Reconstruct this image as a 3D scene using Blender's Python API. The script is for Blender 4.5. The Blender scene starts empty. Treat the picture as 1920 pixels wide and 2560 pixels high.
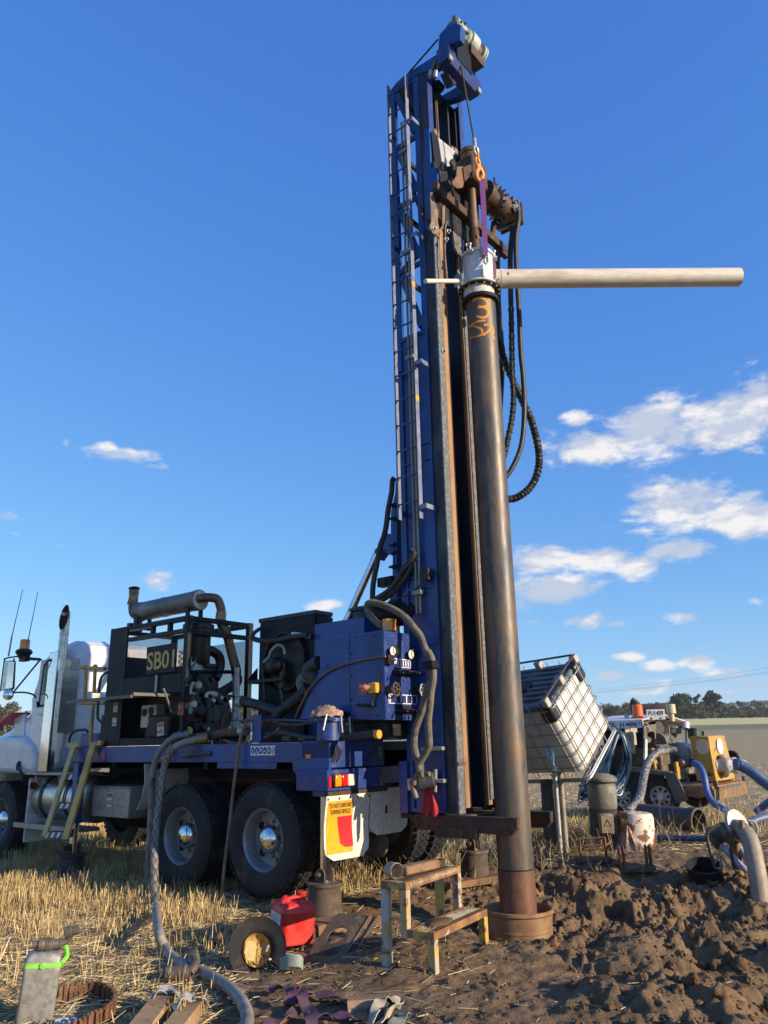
import bpy, bmesh, math, random
import numpy as np
from mathutils import Vector, Matrix
random.seed(7); rng = np.random.default_rng(11)
SC = bpy.context.scene; COL = SC.collection
PI = math.pi
# ---------------------------------------------------------------- camera, light, exposure
FPX = 1923.0; PITCH = math.radians(16.65); ROLL = math.radians(1.15); EYE = Vector((0, 0, 1.5))
fwd = Vector((0, math.cos(PITCH), math.sin(PITCH)))
r0 = Vector((1, 0, 0)); u0 = Vector((0, -math.sin(PITCH), math.cos(PITCH)))
cr, sr = math.cos(ROLL), math.sin(ROLL)
cam_r = r0*cr - u0*sr; cam_u = r0*sr + u0*cr
cd = bpy.data.cameras.new('camera'); cam = bpy.data.objects.new('camera', cd); COL.objects.link(cam)
cam.matrix_world = Matrix(((cam_r.x, cam_u.x, -fwd.x, EYE.x), (cam_r.y, cam_u.y, -fwd.y, EYE.y), (cam_r.z, cam_u.z, -fwd.z, EYE.z), (0, 0, 0, 1)))
cd.sensor_fit = 'VERTICAL'; cd.sensor_height = 36.0; cd.lens = FPX/2560*36.0
cd.clip_start = 0.05; cd.clip_end = 9000
SC.camera = cam
SUN_EL = math.radians(17.0); SUN_H = Vector((0.873, -0.488, 0)).normalized()
sun_dir = Vector((SUN_H.x*math.cos(SUN_EL), SUN_H.y*math.cos(SUN_EL), math.sin(SUN_EL)))
sl = bpy.data.lights.new('sun', 'SUN'); sl.energy = 4.3; sl.angle = math.radians(0.5); sl.color = (1.0, 0.83, 0.62)
so = bpy.data.objects.new('sun', sl); COL.objects.link(so); so.rotation_euler = sun_dir.to_track_quat('Z', 'Y').to_euler(); so.location = (6, -6, 12)
SC.view_settings.view_transform = 'Standard'; SC.view_settings.look = 'None'
SC.view_settings.exposure = 0.78; SC.view_settings.gamma = 1.0; SC.view_settings.use_curve_mapping = False

# ---------------------------------------------------------------- picture rays (where a measured point lies at a known depth)
def ray(px, py):
    x = (px-960)/FPX; y = (1280-py)/FPX
    return fwd + cam_r*x + cam_u*y
def Yd(px, py, d):
    r = ray(px, py); return EYE + r*(d/r.y)
def Gd(px, py, z=0.0):
    r = ray(px, py); return EYE + r*((z-EYE.z)/r.z)
TH = math.radians(51.0)
TF = Vector((-math.sin(TH), math.cos(TH), 0)); TR = Vector((math.cos(TH), math.sin(TH), 0)); TO = Vector((-1.27, 8.15, 0)); UP = Vector((0, 0, 1))
def T(u, v, z): return TO + TF*u + TR*v + UP*z           # truck space: u forward, v to the far side, z up
def S(px, py, v):                                         # on the lengthwise plane v
    r = ray(px, py); return EYE + r*((v-(EYE-TO).dot(TR))/r.dot(TR))
def E(px, py, u):                                         # on the crosswise plane u
    r = ray(px, py); return EYE + r*((u-(EYE-TO).dot(TF))/r.dot(TF))
def tc(P):
    d = P-TO; return (d.dot(TF), d.dot(TR), d.z)

# ---------------------------------------------------------------- sky
def hexdir(px, py):
    r = ray(px, py).normalized(); return math.atan2(r.x, r.y), math.asin(r.z)
W = bpy.data.worlds.new('World'); SC.world = W; W.use_nodes = True
nt = W.node_tree; nt.nodes.clear()
class NT:
    def __init__(s, t): s.t = t
    def n(s, typ, **kw):
        nd = s.t.nodes.new(typ)
        for k, v in kw.items(): setattr(nd, k, v)
        return nd
    def val(s, sock, v):
        if hasattr(v, 'bl_idname') and not hasattr(v, 'default_value'): s.t.links.new(v.outputs[0], sock)
        elif isinstance(v, bpy.types.NodeSocket): s.t.links.new(v, sock)
        else: sock.default_value = v
    def m(s, op, a, b=None, c=None, clamp=False):
        nd = s.t.nodes.new('ShaderNodeMath'); nd.operation = op; nd.use_clamp = clamp
        s.val(nd.inputs[0], a)
        if b is not None: s.val(nd.inputs[1], b)
        if c is not None: s.val(nd.inputs[2], c)
        return nd.outputs[0]
    def mix(s, f, a, b, typ='RGBA', blend='MIX'):
        nd = s.t.nodes.new('ShaderNodeMix'); nd.data_type = typ; nd.blend_type = blend
        fs = [i for i in nd.inputs if i.enabled or True]
        s.val(nd.inputs[0], f)
        ia, ib = (6, 7) if typ == 'RGBA' else (2, 3)
        for i, v in ((ia, a), (ib, b)):
            if isinstance(v, (tuple, list)) and len(v) == 3: v = (*v, 1)
            s.val(nd.inputs[i], v)
        return nd.outputs[2 if typ == 'RGBA' else 0]
    def smooth(s, x, lo, hi, o0=0.0, o1=1.0):
        nd = s.t.nodes.new('ShaderNodeMapRange'); nd.interpolation_type = 'SMOOTHSTEP'
        s.val(nd.inputs[0], x); nd.inputs[1].default_value = lo; nd.inputs[2].default_value = hi; nd.inputs[3].default_value = o0; nd.inputs[4].default_value = o1
        return nd.outputs[0]
    def noise(s, vec, scale, detail=4, rough=.5, dist=0.0):
        nd = s.t.nodes.new('ShaderNodeTexNoise'); nd.inputs['Scale'].default_value = scale; nd.inputs['Detail'].default_value = detail
        nd.inputs['Roughness'].default_value = rough; nd.inputs['Distortion'].default_value = dist
        if vec is not None: s.t.links.new(vec, nd.inputs['Vector'])
        return nd.outputs[0]
N = NT(nt)
sky = N.n('ShaderNodeTexSky', sky_type='NISHITA'); sky.sun_disc = False
sky.sun_elevation = SUN_EL; sky.sun_rotation = math.atan2(SUN_H.x, SUN_H.y)
sky.air_density = 1.0; sky.dust_density = 0.1; sky.ozone_density = 3.6; sky.altitude = 200
geo = N.n('ShaderNodeNewGeometry'); 
tcw = N.n('ShaderNodeTexCoord'); sep = N.n('ShaderNodeSeparateXYZ'); nt.links.new(tcw.outputs['Generated'], sep.inputs[0])
az = N.m('ARCTAN2', sep.outputs[0], sep.outputs[1]); el = N.m('ARCSINE', sep.outputs[2])
# cloud banks: (pixel x, pixel y, half width, half height, weight)
CL = [(1480, 1115, 130, 55, 1), (1380, 1120, 45, 60, .7), (1640, 1070, 160, 84, 1.08), (1830, 1050, 180, 94, 1.08), (1440, 1050, 48, 32, .8), (1900, 970, 75, 45, .8), (1875, 905, 40, 18, .42), (1745, 985, 60, 35, .5),
      (1700, 1255, 165, 80, 1.02), (1860, 1290, 140, 72, 1.0), (1620, 1325, 90, 26, .55), (1535, 1320, 60, 16, .45), (1740, 1225, 80, 45, .8),
      (1360, 1400, 110, 42, .95), (1490, 1395, 110, 38, .95), (1590, 1415, 70, 38, .9), (1700, 1375, 110, 34, 1.0),
      (1380, 1478, 130, 48, 1.05), (1330, 1510, 70, 50, .7), (1465, 1552, 95, 26, .85), (1545, 1560, 40, 18, .7), (1350, 1550, 55, 18, .6), (1710, 1544, 55, 22, .85), (1895, 1505, 35, 16, .6), (1895, 1420, 30, 12, .5),
      (1570, 1642, 46, 15, .95), (1520, 1690, 60, 20, .95), (1740, 1655, 60, 26, 1.0), (1650, 1665, 60, 22, .8), (1840, 1690, 100, 26, .75), (1720, 1710, 240, 40, .55), (1885, 1712, 50, 16, .85), (1600, 1728, 120, 18, .6), (1800, 1728, 120, 16, .6), (1770, 1620, 40, 12, .6),
      (315, 1140, 100, 26, .85), (270, 1122, 40, 18, .8), (385, 1165, 45, 14, .6), (395, 1452, 50, 30, .85), (800, 1512, 62, 20, .85), (25, 1292, 45, 14, .55), (155, 1366, 34, 12, .5), (165, 1108, 18, 12, .45), (40, 1335, 20, 10, .4)]
mask = None
for (px, py, hw, hh, w) in CL:
    a, e = hexdir(px, py); a2, _ = hexdir(px+hw, py); _, e2 = hexdir(px, py-hh)
    x = N.m('MULTIPLY', N.m('SUBTRACT', az, a), 1/(a2-a)); y = N.m('MULTIPLY', N.m('SUBTRACT', el, e), 1/(e2-e))
    d2 = N.m('MULTIPLY_ADD', x, x, N.m('MULTIPLY', y, y))
    g = N.m('MULTIPLY', N.m('POWER', 2.718, N.m('MULTIPLY', d2, -1.0)), w)
    mask = g if mask is None else N.m('SMOOTH_MAX', mask, g, .12)
cv = N.n('ShaderNodeCombineXYZ'); nt.links.new(az, cv.inputs[0]); nt.links.new(N.m('MULTIPLY', el, 2.1), cv.inputs[1])
n1 = N.noise(cv.outputs[0], 11.0, 8, .60, .3); n2 = N.noise(cv.outputs[0], 42.0, 6, .62)
# the same sort of cloud goes on round the horizon outside the view
oth = N.noise(cv.outputs[0], 3.2, 3, .5)
far_az = N.smooth(N.m('ABSOLUTE', az), .62, .85)
band = N.m('MULTIPLY', N.smooth(el, .02, .12), N.smooth(el, .75, .35))
oth = N.m('MULTIPLY', N.m('MULTIPLY', N.smooth(oth, .48, .68), band), far_az)
mask = N.m('MAXIMUM', mask, oth)
dens = N.m('ADD', mask, N.m('ADD', N.m('MULTIPLY', N.m('SUBTRACT', n1, .5), 1.5), N.m('MULTIPLY', N.m('SUBTRACT', n2, .5), .85)))
cov = N.smooth(dens, .34, .86)
cov = N.m('MULTIPLY', cov, N.smooth(mask, .10, .34))
cvu = N.n('ShaderNodeVectorMath', operation='ADD'); nt.links.new(cv.outputs[0], cvu.inputs[0]); cvu.inputs[1].default_value = (.03, .05, 0)
n1u = N.noise(cvu.outputs[0], 11.0, 5, .60, .3)
lit = N.smooth(N.m('SUBTRACT', n1, n1u), -.05, .15)
ccol = N.mix(lit, (.60, .66, .80), (1.04, 1.0, .96))
sepc = N.n('ShaderNodeSeparateColor'); nt.links.new(sky.outputs[0], sepc.inputs[0]); skyc = N.n('ShaderNodeCombineColor')   # camera-like tone curve of the blue sky
for i, (k_, g_) in enumerate(((.46, .98), (.84, .74), (2.0, .38))): nt.links.new(N.m('MULTIPLY', N.m('POWER', sepc.outputs[i], g_), k_), skyc.inputs[i])
SKY_K = .15
bg1 = N.n('ShaderNodeBackground'); bg1.inputs[1].default_value = SKY_K; nt.links.new(skyc.outputs[0], bg1.inputs[0])
bg2 = N.n('ShaderNodeBackground'); bg2.inputs[1].default_value = .56; nt.links.new(ccol, bg2.inputs[0])
mx = N.n('ShaderNodeMixShader'); nt.links.new(N.m('MULTIPLY', cov, .93), mx.inputs[0]); nt.links.new(bg1.outputs[0], mx.inputs[1]); nt.links.new(bg2.outputs[0], mx.inputs[2])
wo = N.n('ShaderNodeOutputWorld'); nt.links.new(mx.outputs[0], wo.inputs[0])

# ---------------------------------------------------------------- materials
MATS = {}
def mat(name, c, rough=.5, metal=0.0, c2=None, sc=6.0, lo=.45, hi=.62, bump=0.0, bsc=60.0, c3=None, sc3=2.0, lo3=.56, hi3=.68, stretch=None, detail=6, coat=0.0, spec=.5, rough2=None, rvar=.12, trans=0.0):
    """painted / rusty / dusty surface: base c, patches of c2, larger patches of c3, fine relief"""
    if name in MATS: return MATS[name]
    m = bpy.data.materials.new(name); m.use_nodes = True; t = m.node_tree; t.nodes.clear(); n = NT(t)
    out = n.n('ShaderNodeOutputMaterial'); b = n.n('ShaderNodeBsdfPrincipled'); t.links.new(b.outputs[0], out.inputs[0])
    co = n.n('ShaderNodeTexCoord'); vec = co.outputs['Object']
    if stretch:
        mp = n.n('ShaderNodeMapping'); mp.inputs['Scale'].default_value = stretch; t.links.new(vec, mp.inputs[0]); vec = mp.outputs[0]
    v = n.noise(vec, sc*5.3, 4, .6)
    colr = n.mix(n.smooth(v, .3, .7), tuple(x*.86 for x in c), tuple(min(1, x*1.10) for x in c))
    rv = n.m('MULTIPLY_ADD', n.noise(vec, sc*2.1, 5, .6), rvar*2, rough-rvar)
    if c2:
        f = n.smooth(n.noise(vec, sc, detail, .62, .3), lo, hi); colr = n.mix(f, colr, c2)
        if rough2 is not None: rv = n.mix(f, rv, rough2, 'FLOAT')
    if c3:
        f3 = n.smooth(n.noise(vec, sc3, detail, .65, .4), lo3, hi3); colr = n.mix(f3, colr, c3)
        if rough2 is not None: rv = n.mix(f3, rv, rough2, 'FLOAT')
    n.val(b.inputs['Base Color'], colr); n.val(b.inputs['Roughness'], rv)
    b.inputs['Metallic'].default_value = metal; b.inputs['Specular IOR Level'].default_value = spec
    if coat: b.inputs['Coat Weight'].default_value = coat; b.inputs['Coat Roughness'].default_value = .08
    if trans: b.inputs['Transmission Weight'].default_value = trans
    if bump:
        bp = n.n('ShaderNodeBump'); bp.inputs['Strength'].default_value = min(1, bump); bp.inputs['Distance'].default_value = .004
        t.links.new(n.noise(vec, bsc, 5, .6), bp.inputs['Height']); t.links.new(bp.outputs[0], b.inputs['Normal'])
    MATS[name] = m; return m
BL = (.003, .054, .235); RU = (.20, .085, .035); RUD = (.075, .038, .022)
blue = mat('blue_paint', BL, .38, 0, c2=(.009, .030, .125), sc=2.2, lo=.42, hi=.66, stretch=(1, 1, .45), c3=(.07, .055, .06), sc3=8, lo3=.66, hi3=.76, bump=.08, bsc=30, coat=.05)
blue_worn = mat('worn_blue_paint', (.012, .034, .17), .42, 0, c2=(.05, .072, .19), sc=7, lo=.5, hi=.7, c3=(.20, .13, .09), sc3=14, lo3=.64, hi3=.7, bump=.15, bsc=40)
blue_dark = mat('dark_blue_paint', (.008, .016, .055), .45, 0, c2=(.015, .022, .045), sc=4, bump=.1)
navy = mat('navy_black_paint', (.0042, .006, .0115), .5, 0, c2=(.018, .018, .02), sc=5, lo=.55, hi=.75, stretch=(1, 1, .35), bump=.1, spec=.22)
black = mat('black_steel', (.008, .008, .009), .5, .0, c2=(.03, .026, .022), sc=9, bump=.15, spec=.3)
engine_m = mat('oily_engine_casting', (.008, .008, .009), .42, .15, c2=(.04, .034, .027), sc=12, lo=.5, hi=.7, bump=.3)
rubber = mat('tyre_rubber', (.012, .012, .013), .75, 0, c2=(.06, .052, .04), sc=6, lo=.5, hi=.75, bump=.35, bsc=25)
hose_m = mat('black_hose', (.016, .016, .017), .55, 0, c2=(.05, .042, .033), sc=9, lo=.5, hi=.7, bump=.25)
grey_hose = mat('dusty_grey_hose', (.27, .245, .215), .6, 0, c2=(.17, .15, .125), sc=7, c3=(.26, .21, .15), sc3=12, bump=.2)
tan_hose = mat('dusty_sleeved_hose', (.15, .125, .09), .8, 0, c2=(.07, .06, .05), sc=10, bump=.4)
brown_hose = mat('brown_air_hose', (.20, .115, .06), .55, 0, c2=(.10, .06, .035), sc=8)
white_paint = mat('white_cab_paint', (.62, .63, .66), .3, 0, c2=(.52, .52, .53), sc=2, coat=.5, rvar=.05)
white_dirty = mat('dirty_white_paint', (.58, .55, .50), .5, 0, c2=(.38, .33, .27), sc=5, lo=.5, hi=.7, c3=(.24, .15, .09), sc3=11, lo3=.66, hi3=.72, bump=.1)
flap_m = mat('white_mudflap_rubber', (.68, .60, .49), .62, 0, c2=(.50, .42, .32), sc=4, lo=.5, hi=.75, c3=(.34, .25, .17), sc3=6, lo3=.62, hi3=.75, bump=.1)
cream_pipe = mat('weathered_white_pipe', (.64, .58, .49), .5, 0, c2=(.44, .36, .28), sc=3, lo=.48, hi=.75, stretch=(.5, 3, 3), c3=(.36, .29, .22), sc3=8, lo3=.64, hi3=.74, bump=.08)
chrome = mat('chrome', (.72, .72, .73), .09, 1, rvar=.03)
alu = mat('brushed_aluminium', (.52, .51, .49), .34, 1, c2=(.40, .38, .35), sc=3, stretch=(1, 1, 6), rvar=.06)
alu_dull = mat('dull_aluminium', (.36, .345, .325), .5, .55, c2=(.26, .24, .22), sc=20, bump=.1)
rim_m = mat('grey_steel_rim', (.27, .275, .275), .42, .35, c2=(.20, .17, .14), sc=5, lo=.52, hi=.72)
galv = mat('galvanised_steel', (.40, .40, .38), .45, .6, c2=(.29, .28, .27), sc=22, bump=.1)
yellow = mat('yellow_paint', (.52, .30, .05), .45, 0, c2=(.38, .20, .045), sc=4, c3=(.11, .045, .02), sc3=26, lo3=.64, hi3=.68, bump=.1)
yellow_worn = mat('worn_yellow_paint', (.50, .31, .06), .5, 0, c2=(.36, .33, .27), sc=7, lo=.45, hi=.56, c3=RU, sc3=13, lo3=.50, hi3=.58, bump=.3, rough2=.75)
yellow_rust = mat('rusty_yellow_plate', (.30, .15, .045), .7, 0, c2=(.17, .08, .035), sc=9, lo=.42, hi=.6, c3=(.44, .40, .33), sc3=6, lo3=.6, hi3=.68, bump=.35)
rust = mat('rust', RU, .8, .1, c2=(.10, .048, .025), sc=7, c3=(.30, .15, .065), sc3=4, bump=.5)
rust_dark = mat('dark_rusty_steel', RUD, .65, .3, c2=(.035, .027, .023), sc=6, c3=(.16, .075, .035), sc3=9, lo3=.58, hi3=.7, bump=.4)
rust_mud = mat('muddy_steel', (.10, .065, .04), .8, 0, c2=(.055, .036, .024), sc=8, c3=(.17, .115, .07), sc3=5, bump=.5)
brown_strip = mat('rusty_guide_strip', (.34, .185, .085), .6, .15, c2=(.24, .125, .06), sc=5, stretch=(1, 1, .25), c3=(.16, .15, .17), sc3=3, lo3=.64, hi3=.74, bump=.2)
worn_edge = mat('worn_rail_steel', (.115, .125, .135), .5, .35, c2=(.21, .21, .21), sc=26, lo=.46, hi=.62, c3=(.30, .19, .10), sc3=5, lo3=.63, hi3=.72, bump=.35)
casing_m = mat('mill_scale_pipe', (.098, .080, .063), .47, .25, c2=(.17, .10, .055), sc=7, lo=.47, hi=.68, stretch=(1, 1, .28), c3=(.045, .047, .052), sc3=5, lo3=.47, hi3=.62, bump=.4, bsc=18, rvar=.16)
casing_low = mat('rusty_casing_shoe', (.155, .07, .038), .55, .2, c2=(.10, .045, .028), sc=6, stretch=(1, 1, .5), c3=(.075, .05, .04), sc3=4, bump=.3)
basin_m = mat('muddy_surface_casing', (.27, .155, .07), .62, 0, c2=(.19, .10, .045), sc=7, c3=(.35, .25, .15), sc3=9, lo3=.62, hi3=.72, bump=.35, stretch=(1, 1, .5))
red_plastic = mat('red_plastic', (.60, .022, .018), .36, 0, c2=(.52, .03, .02), sc=5, c3=(.34, .16, .09), sc3=4, lo3=.60, hi3=.74, rough2=.75)
red_lens = mat('red_lens', (.50, .012, .012), .2, coat=.5); amber = mat('amber_lens', (.72, .25, .015), .22, coat=.5); clear_lens = mat('clear_lens', (.62, .58, .48), .22, coat=.5)
dark_red = mat('dark_red_chassis', (.10, .008, .008), .5, 0, c2=(.05, .012, .01), sc=4)
purple = mat('purple_webbing', (.12, .03, .17), .75, 0, c2=(.09, .025, .13), sc=12, bump=.3)
purple_dusty = mat('dusty_purple_webbing', (.115, .045, .075), .85, 0, c2=(.085, .05, .05), sc=7, c3=(.17, .11, .10), sc3=5, bump=.4)
wood = mat('weathered_timber', (.40, .25, .12), .7, 0, c2=(.30, .18, .085), sc=5, stretch=(1, 1, 1), c3=(.20, .125, .07), sc3=14, bump=.35)
wood_red = mat('hardwood_sleeper', (.23, .115, .05), .75, 0, c2=(.15, .075, .036), sc=6, c3=(.08, .05, .03), sc3=5, bump=.4)
post_m = mat('grey_weathered_post', (.085, .08, .065), .85, 0, c2=(.045, .042, .036), sc=8, stretch=(4, 4, .5), bump=.6)
ibc_white = mat('white_plastic_tank', (.72, .69, .62), .42, 0, c2=(.64, .60, .53), sc=3, c3=(.40, .34, .26), sc3=9, lo3=.64, hi3=.74)
ibc_top = mat('grimy_grey_plastic', (.13, .145, .155), .4, 0, c2=(.07, .075, .078), sc=4, c3=(.40, .36, .29), sc3=7, lo3=.62, hi3=.7)
blue_poly = mat('blue_poly_pipe', (.02, .055, .11), .38, 0, c2=(.03, .08, .15), sc=5)
blue_flat = mat('blue_layflat_hose', (.03, .085, .30), .42, 0, c2=(.07, .11, .24), sc=7, bump=.1)
blue_suction = mat('blue_suction_hose', (.045, .11, .21), .5, 0, c2=(.07, .12, .18), sc=8, bump=.2)
motor_m = mat('dusty_green_motor_paint', (.185, .175, .13), .6, 0, c2=(.115, .11, .085), sc=7, c3=(.25, .15, .09), sc3=8, lo3=.62, hi3=.74, bump=.2)
pipe_tan = mat('muddy_galvanised_pipe', (.30, .25, .185), .6, .1, c2=(.20, .155, .105), sc=4, c3=(.22, .13, .065), sc3=3, bump=.15)
flaky = mat('flaking_white_paint_on_rust', (.66, .58, .46), .6, 0, c2=(.23, .095, .04), sc=9, lo=.50, hi=.54, c3=(.18, .075, .035), sc3=4.5, lo3=.55, hi3=.58, bump=.35)
grey_can = mat('mottled_grey_metal', (.30, .29, .26), .5, .3, c2=(.21, .20, .18), sc=28, lo=.42, hi=.6, c3=(.17, .13, .09), sc3=5, lo3=.62, hi3=.75)
lime = mat('lime_green_strap', (.20, .55, .06), .55)
card = mat('brown_cardboard', (.30, .19, .10), .8, 0, c2=(.23, .145, .08), sc=6)
cloth_red = mat('red_rag', (.42, .008, .012), .7, 0, c2=(.30, .006, .01), sc=9, bump=.3)
sign_yellow = mat('sign_yellow', (.72, .34, .012), .42, 0, c2=(.60, .29, .03), sc=4); sign_red = mat('sign_red', (.60, .02, .025), .4)
print_black = mat('black_print', (.012, .012, .012), .5); print_gold = mat('gold_print', (.52, .33, .07), .45); print_white = mat('white_print', (.72, .71, .68), .45); print_blue = mat('sign_blue', (.012, .03, .16), .45)
label_red = mat('label_red', (.34, .022, .03), .5, 0, c2=(.42, .12, .10), sc=18); paper = mat('paper_label', (.60, .57, .55), .6, 0, c2=(.46, .43, .41), sc=14)
felt = mat('black_felt', (.012, .011, .011), .9, 0, c2=(.028, .024, .021), sc=7, bump=.4); lining = mat('gold_quilted_lining', (.48, .30, .075), .6, 0, c2=(.34, .21, .06), sc=22, bump=.4)
copper_rag = mat('dusty_wrapped_sack', (.42, .27, .18), .7, 0, c2=(.22, .14, .10), sc=16, bump=.5)
green_dirty = mat('dirty_green_winch_paint', (.10, .15, .105), .5, 0, c2=(.20, .21, .16), sc=8, c3=(.06, .06, .045), sc3=6, bump=.3)
pale_green = mat('pale_green_drum_paint', (.40, .45, .38), .5, 0, c2=(.30, .32, .26), sc=6, c3=(.12, .16, .10), sc3=3, lo3=.58, hi3=.72)
lug = mat('orange_hook_paint', (.62, .27, .06), .5, 0, c2=(.42, .18, .05), sc=14)
brass = mat('dull_brass', (.30, .20, .10), .45, .7); steel = mat('plain_steel', (.30, .29, .28), .38, .8, c2=(.20, .17, .14), sc=12)
gauge_face = mat('gauge_face', (.66, .64, .56), .35); opening_shade = mat('opening_shade', (.008, .008, .008), .9)  # near-black: paints the shade inside holes, slots and pipe mouth on solid plates
muffler_m = mat('scorched_muffler', (.17, .155, .14), .5, .4, c2=(.24, .235, .235), sc=5, lo=.52, hi=.64, c3=(.13, .075, .04), sc3=3, bump=.2)
pipe_rust = mat('heat_tinted_exhaust', (.21, .145, .09), .45, .6, c2=(.13, .07, .04), sc=6, c3=(.30, .27, .22), sc3=5, bump=.2)
orange_spray = mat('orange_spray_paint', (.66, .26, .03), .7, 0, c2=(.30, .13, .04), sc=16, lo=.50, hi=.72)
glass = mat('window_glass', (.10, .13, .13), .04, 0, rvar=.01, spec=.8, coat=.4)
mirror_m = mat('mirror_glass', (.80, .82, .84), .03, 1, rvar=.01)
bark = mat('tree_bark', (.16, .135, .11), .9, 0, c2=(.09, .075, .06), sc=3)
roof_white = mat('white_canopy_paint', (.62, .62, .64), .4, 0, c2=(.50, .46, .42), sc=4, c3=(.28, .18, .11), sc3=7, lo3=.64, hi3=.72)
pump_yellow = mat('pump_yellow_paint', (.47, .27, .045), .5, 0, c2=(.38, .24, .07), sc=3, c3=(.085, .035, .018), sc3=7, lo3=.60, hi3=.63, bump=.1)
brown_panel = mat('dusty_brown_panel', (.15, .115, .085), .7, 0, c2=(.10, .075, .055), sc=6)
grey_tread = mat('checkered_grey_steel', (.14, .125, .11), .55, .3, c2=(.09, .075, .06), sc=8, bump=.4)

# ---------------------------------------------------------------- mesh builder
class M:
    def __init__(s): s.v = []; s.f = []
    def add(s, vs, fs):
        o = len(s.v); s.v += [Vector(p) for p in vs]; s.f += [tuple(i+o for i in f) for f in fs]; return s
    def box8(s, p):
        return s.add(p, [(0, 1, 2, 3), (7, 6, 5, 4), (0, 4, 5, 1), (1, 5, 6, 2), (2, 6, 7, 3), (3, 7, 4, 0)])
    def tb(s, u0, u1, v0, v1, z0, z1):
        return s.box8([T(u0, v0, z0), T(u1, v0, z0), T(u1, v1, z0), T(u0, v1, z0), T(u0, v0, z1), T(u1, v0, z1), T(u1, v1, z1), T(u0, v1, z1)])
    def ob(s, o, a, b, c):                          # box from a corner and three edge vectors
        o, a, b, c = Vector(o), Vector(a), Vector(b), Vector(c)
        return s.box8([o, o+a, o+a+b, o+b, o+c, o+a+c, o+a+b+c, o+b+c])
    def cb(s, o, ax, ay, az, hx, hy, hz):           # box from centre, unit axes and half sizes
        o = Vector(o); a, b, c = Vector(ax)*hx, Vector(ay)*hy, Vector(az)*hz
        return s.ob(o-a-b-c, a*2, b*2, c*2)
    def prism(s, pts, vec):
        n = len(pts); vec = Vector(vec); pts = [Vector(p) for p in pts]
        fs = [tuple(range(n)), tuple(reversed(range(n, 2*n)))] + [(i, (i+1) % n+n*0, (i+1) % n+n, i+n) for i in range(n)]
        return s.add(pts+[p+vec for p in pts], fs)
    def tube(s, pts, r, n=10, closed=False, caps=True, rf=None):
        pts = [Vector(p) for p in pts]; k = len(pts); rings = []
        t0 = (pts[1]-pts[0]).normalized(); a = t0.orthogonal().normalized()
        for i, p in enumerate(pts):
            if closed: t = (pts[(i+1) % k]-pts[i-1]).normalized()
            elif i == 0: t = t0
            elif i == k-1: t = (pts[-1]-pts[-2]).normalized()
            else: t = ((pts[i+1]-p).normalized()+(p-pts[i-1]).normalized())
            if t.length < 1e-6: t = t0
            t = t.normalized(); a = (a-t*a.dot(t)); a = a.normalized() if a.length > 1e-6 else t.orthogonal().normalized(); b = t.cross(a)
            rr = r[i] if isinstance(r, (list, tuple)) else r
            if rf: rr *= rf(i)
            rings.append([p+(a*math.cos(2*PI*j/n)+b*math.sin(2*PI*j/n))*rr for j in range(n)])
        vs = [q for rg in rings for q in rg]; fs = []
        for i in range(k if closed else k-1):
            o0, o1 = i*n, ((i+1) % k)*n
            fs += [(o0+j, o0+(j+1) % n, o1+(j+1) % n, o1+j) for j in range(n)]
        if not closed and caps: fs += [tuple(reversed(range(n))), tuple(range((k-1)*n, k*n))]
        return s.add(vs, fs)
    def cyl(s, p0, p1, r, n=16, r1=None): return s.tube([p0, p1], [r, r if r1 is None else r1], n)
    def lathe(s, p0, axis, prof, n=24, closed=False, cap0=True):   # prof: (radius, distance along axis)
        p0 = Vector(p0); t = Vector(axis).normalized(); a = t.orthogonal().normalized(); b = t.cross(a); vs = []; fs = []; k = len(prof)
        for (r, h) in prof: vs += [p0+t*h+(a*math.cos(2*PI*j/n)+b*math.sin(2*PI*j/n))*max(r, 1e-5) for j in range(n)]
        for i in range(k if closed else k-1):
            o0, o1 = i*n, ((i+1) % k)*n
            fs += [(o0+j, o0+(j+1) % n, o1+(j+1) % n, o1+j) for j in range(n)]
        if not closed:
            if cap0 and prof[0][0] > 1e-4: fs.append(tuple(reversed(range(n))))
            if prof[-1][0] > 1e-4: fs.append(tuple(range((k-1)*n, k*n)))
        return s.add(vs, fs)
    def ell(s, c, ax, ay, az, n=12, m=8):             # ellipsoid
        c = Vector(c); vs = []; fs = []
        for i in range(m+1):
            th = PI*i/m
            vs += [c+Vector(ax)*math.sin(th)*math.cos(2*PI*j/n)+Vector(ay)*math.sin(th)*math.sin(2*PI*j/n)+Vector(az)*math.cos(th) for j in range(n)]
        for i in range(m): fs += [(i*n+j, i*n+(j+1) % n, (i+1)*n+(j+1) % n, (i+1)*n+j) for j in range(n)]
        return s.add(vs, fs)
    def strip(s, pts, wv, th=.003):                   # flat band along pts, width vector(s) wv, thickness th
        k = len(pts); wv = wv if isinstance(wv, list) else [wv]*k; P = [Vector(p) for p in pts]; vs = []; fs = []
        for i in range(k):
            t = (P[min(i+1, k-1)]-P[max(i-1, 0)]).normalized(); w = Vector(wv[i]); nn = t.cross(w)
            nn = nn.normalized()*th/2 if nn.length > 1e-9 else Vector((0, 0, th/2))
            vs += [P[i]-w/2-nn, P[i]+w/2-nn, P[i]+w/2+nn, P[i]-w/2+nn]
        for i in range(k-1): fs += [(i*4+j, i*4+(j+1) % 4, i*4+4+(j+1) % 4, i*4+4+j) for j in range(4)]
        fs += [(3, 2, 1, 0), (4*k-4, 4*k-3, 4*k-2, 4*k-1)]
        return s.add(vs, fs)
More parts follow.
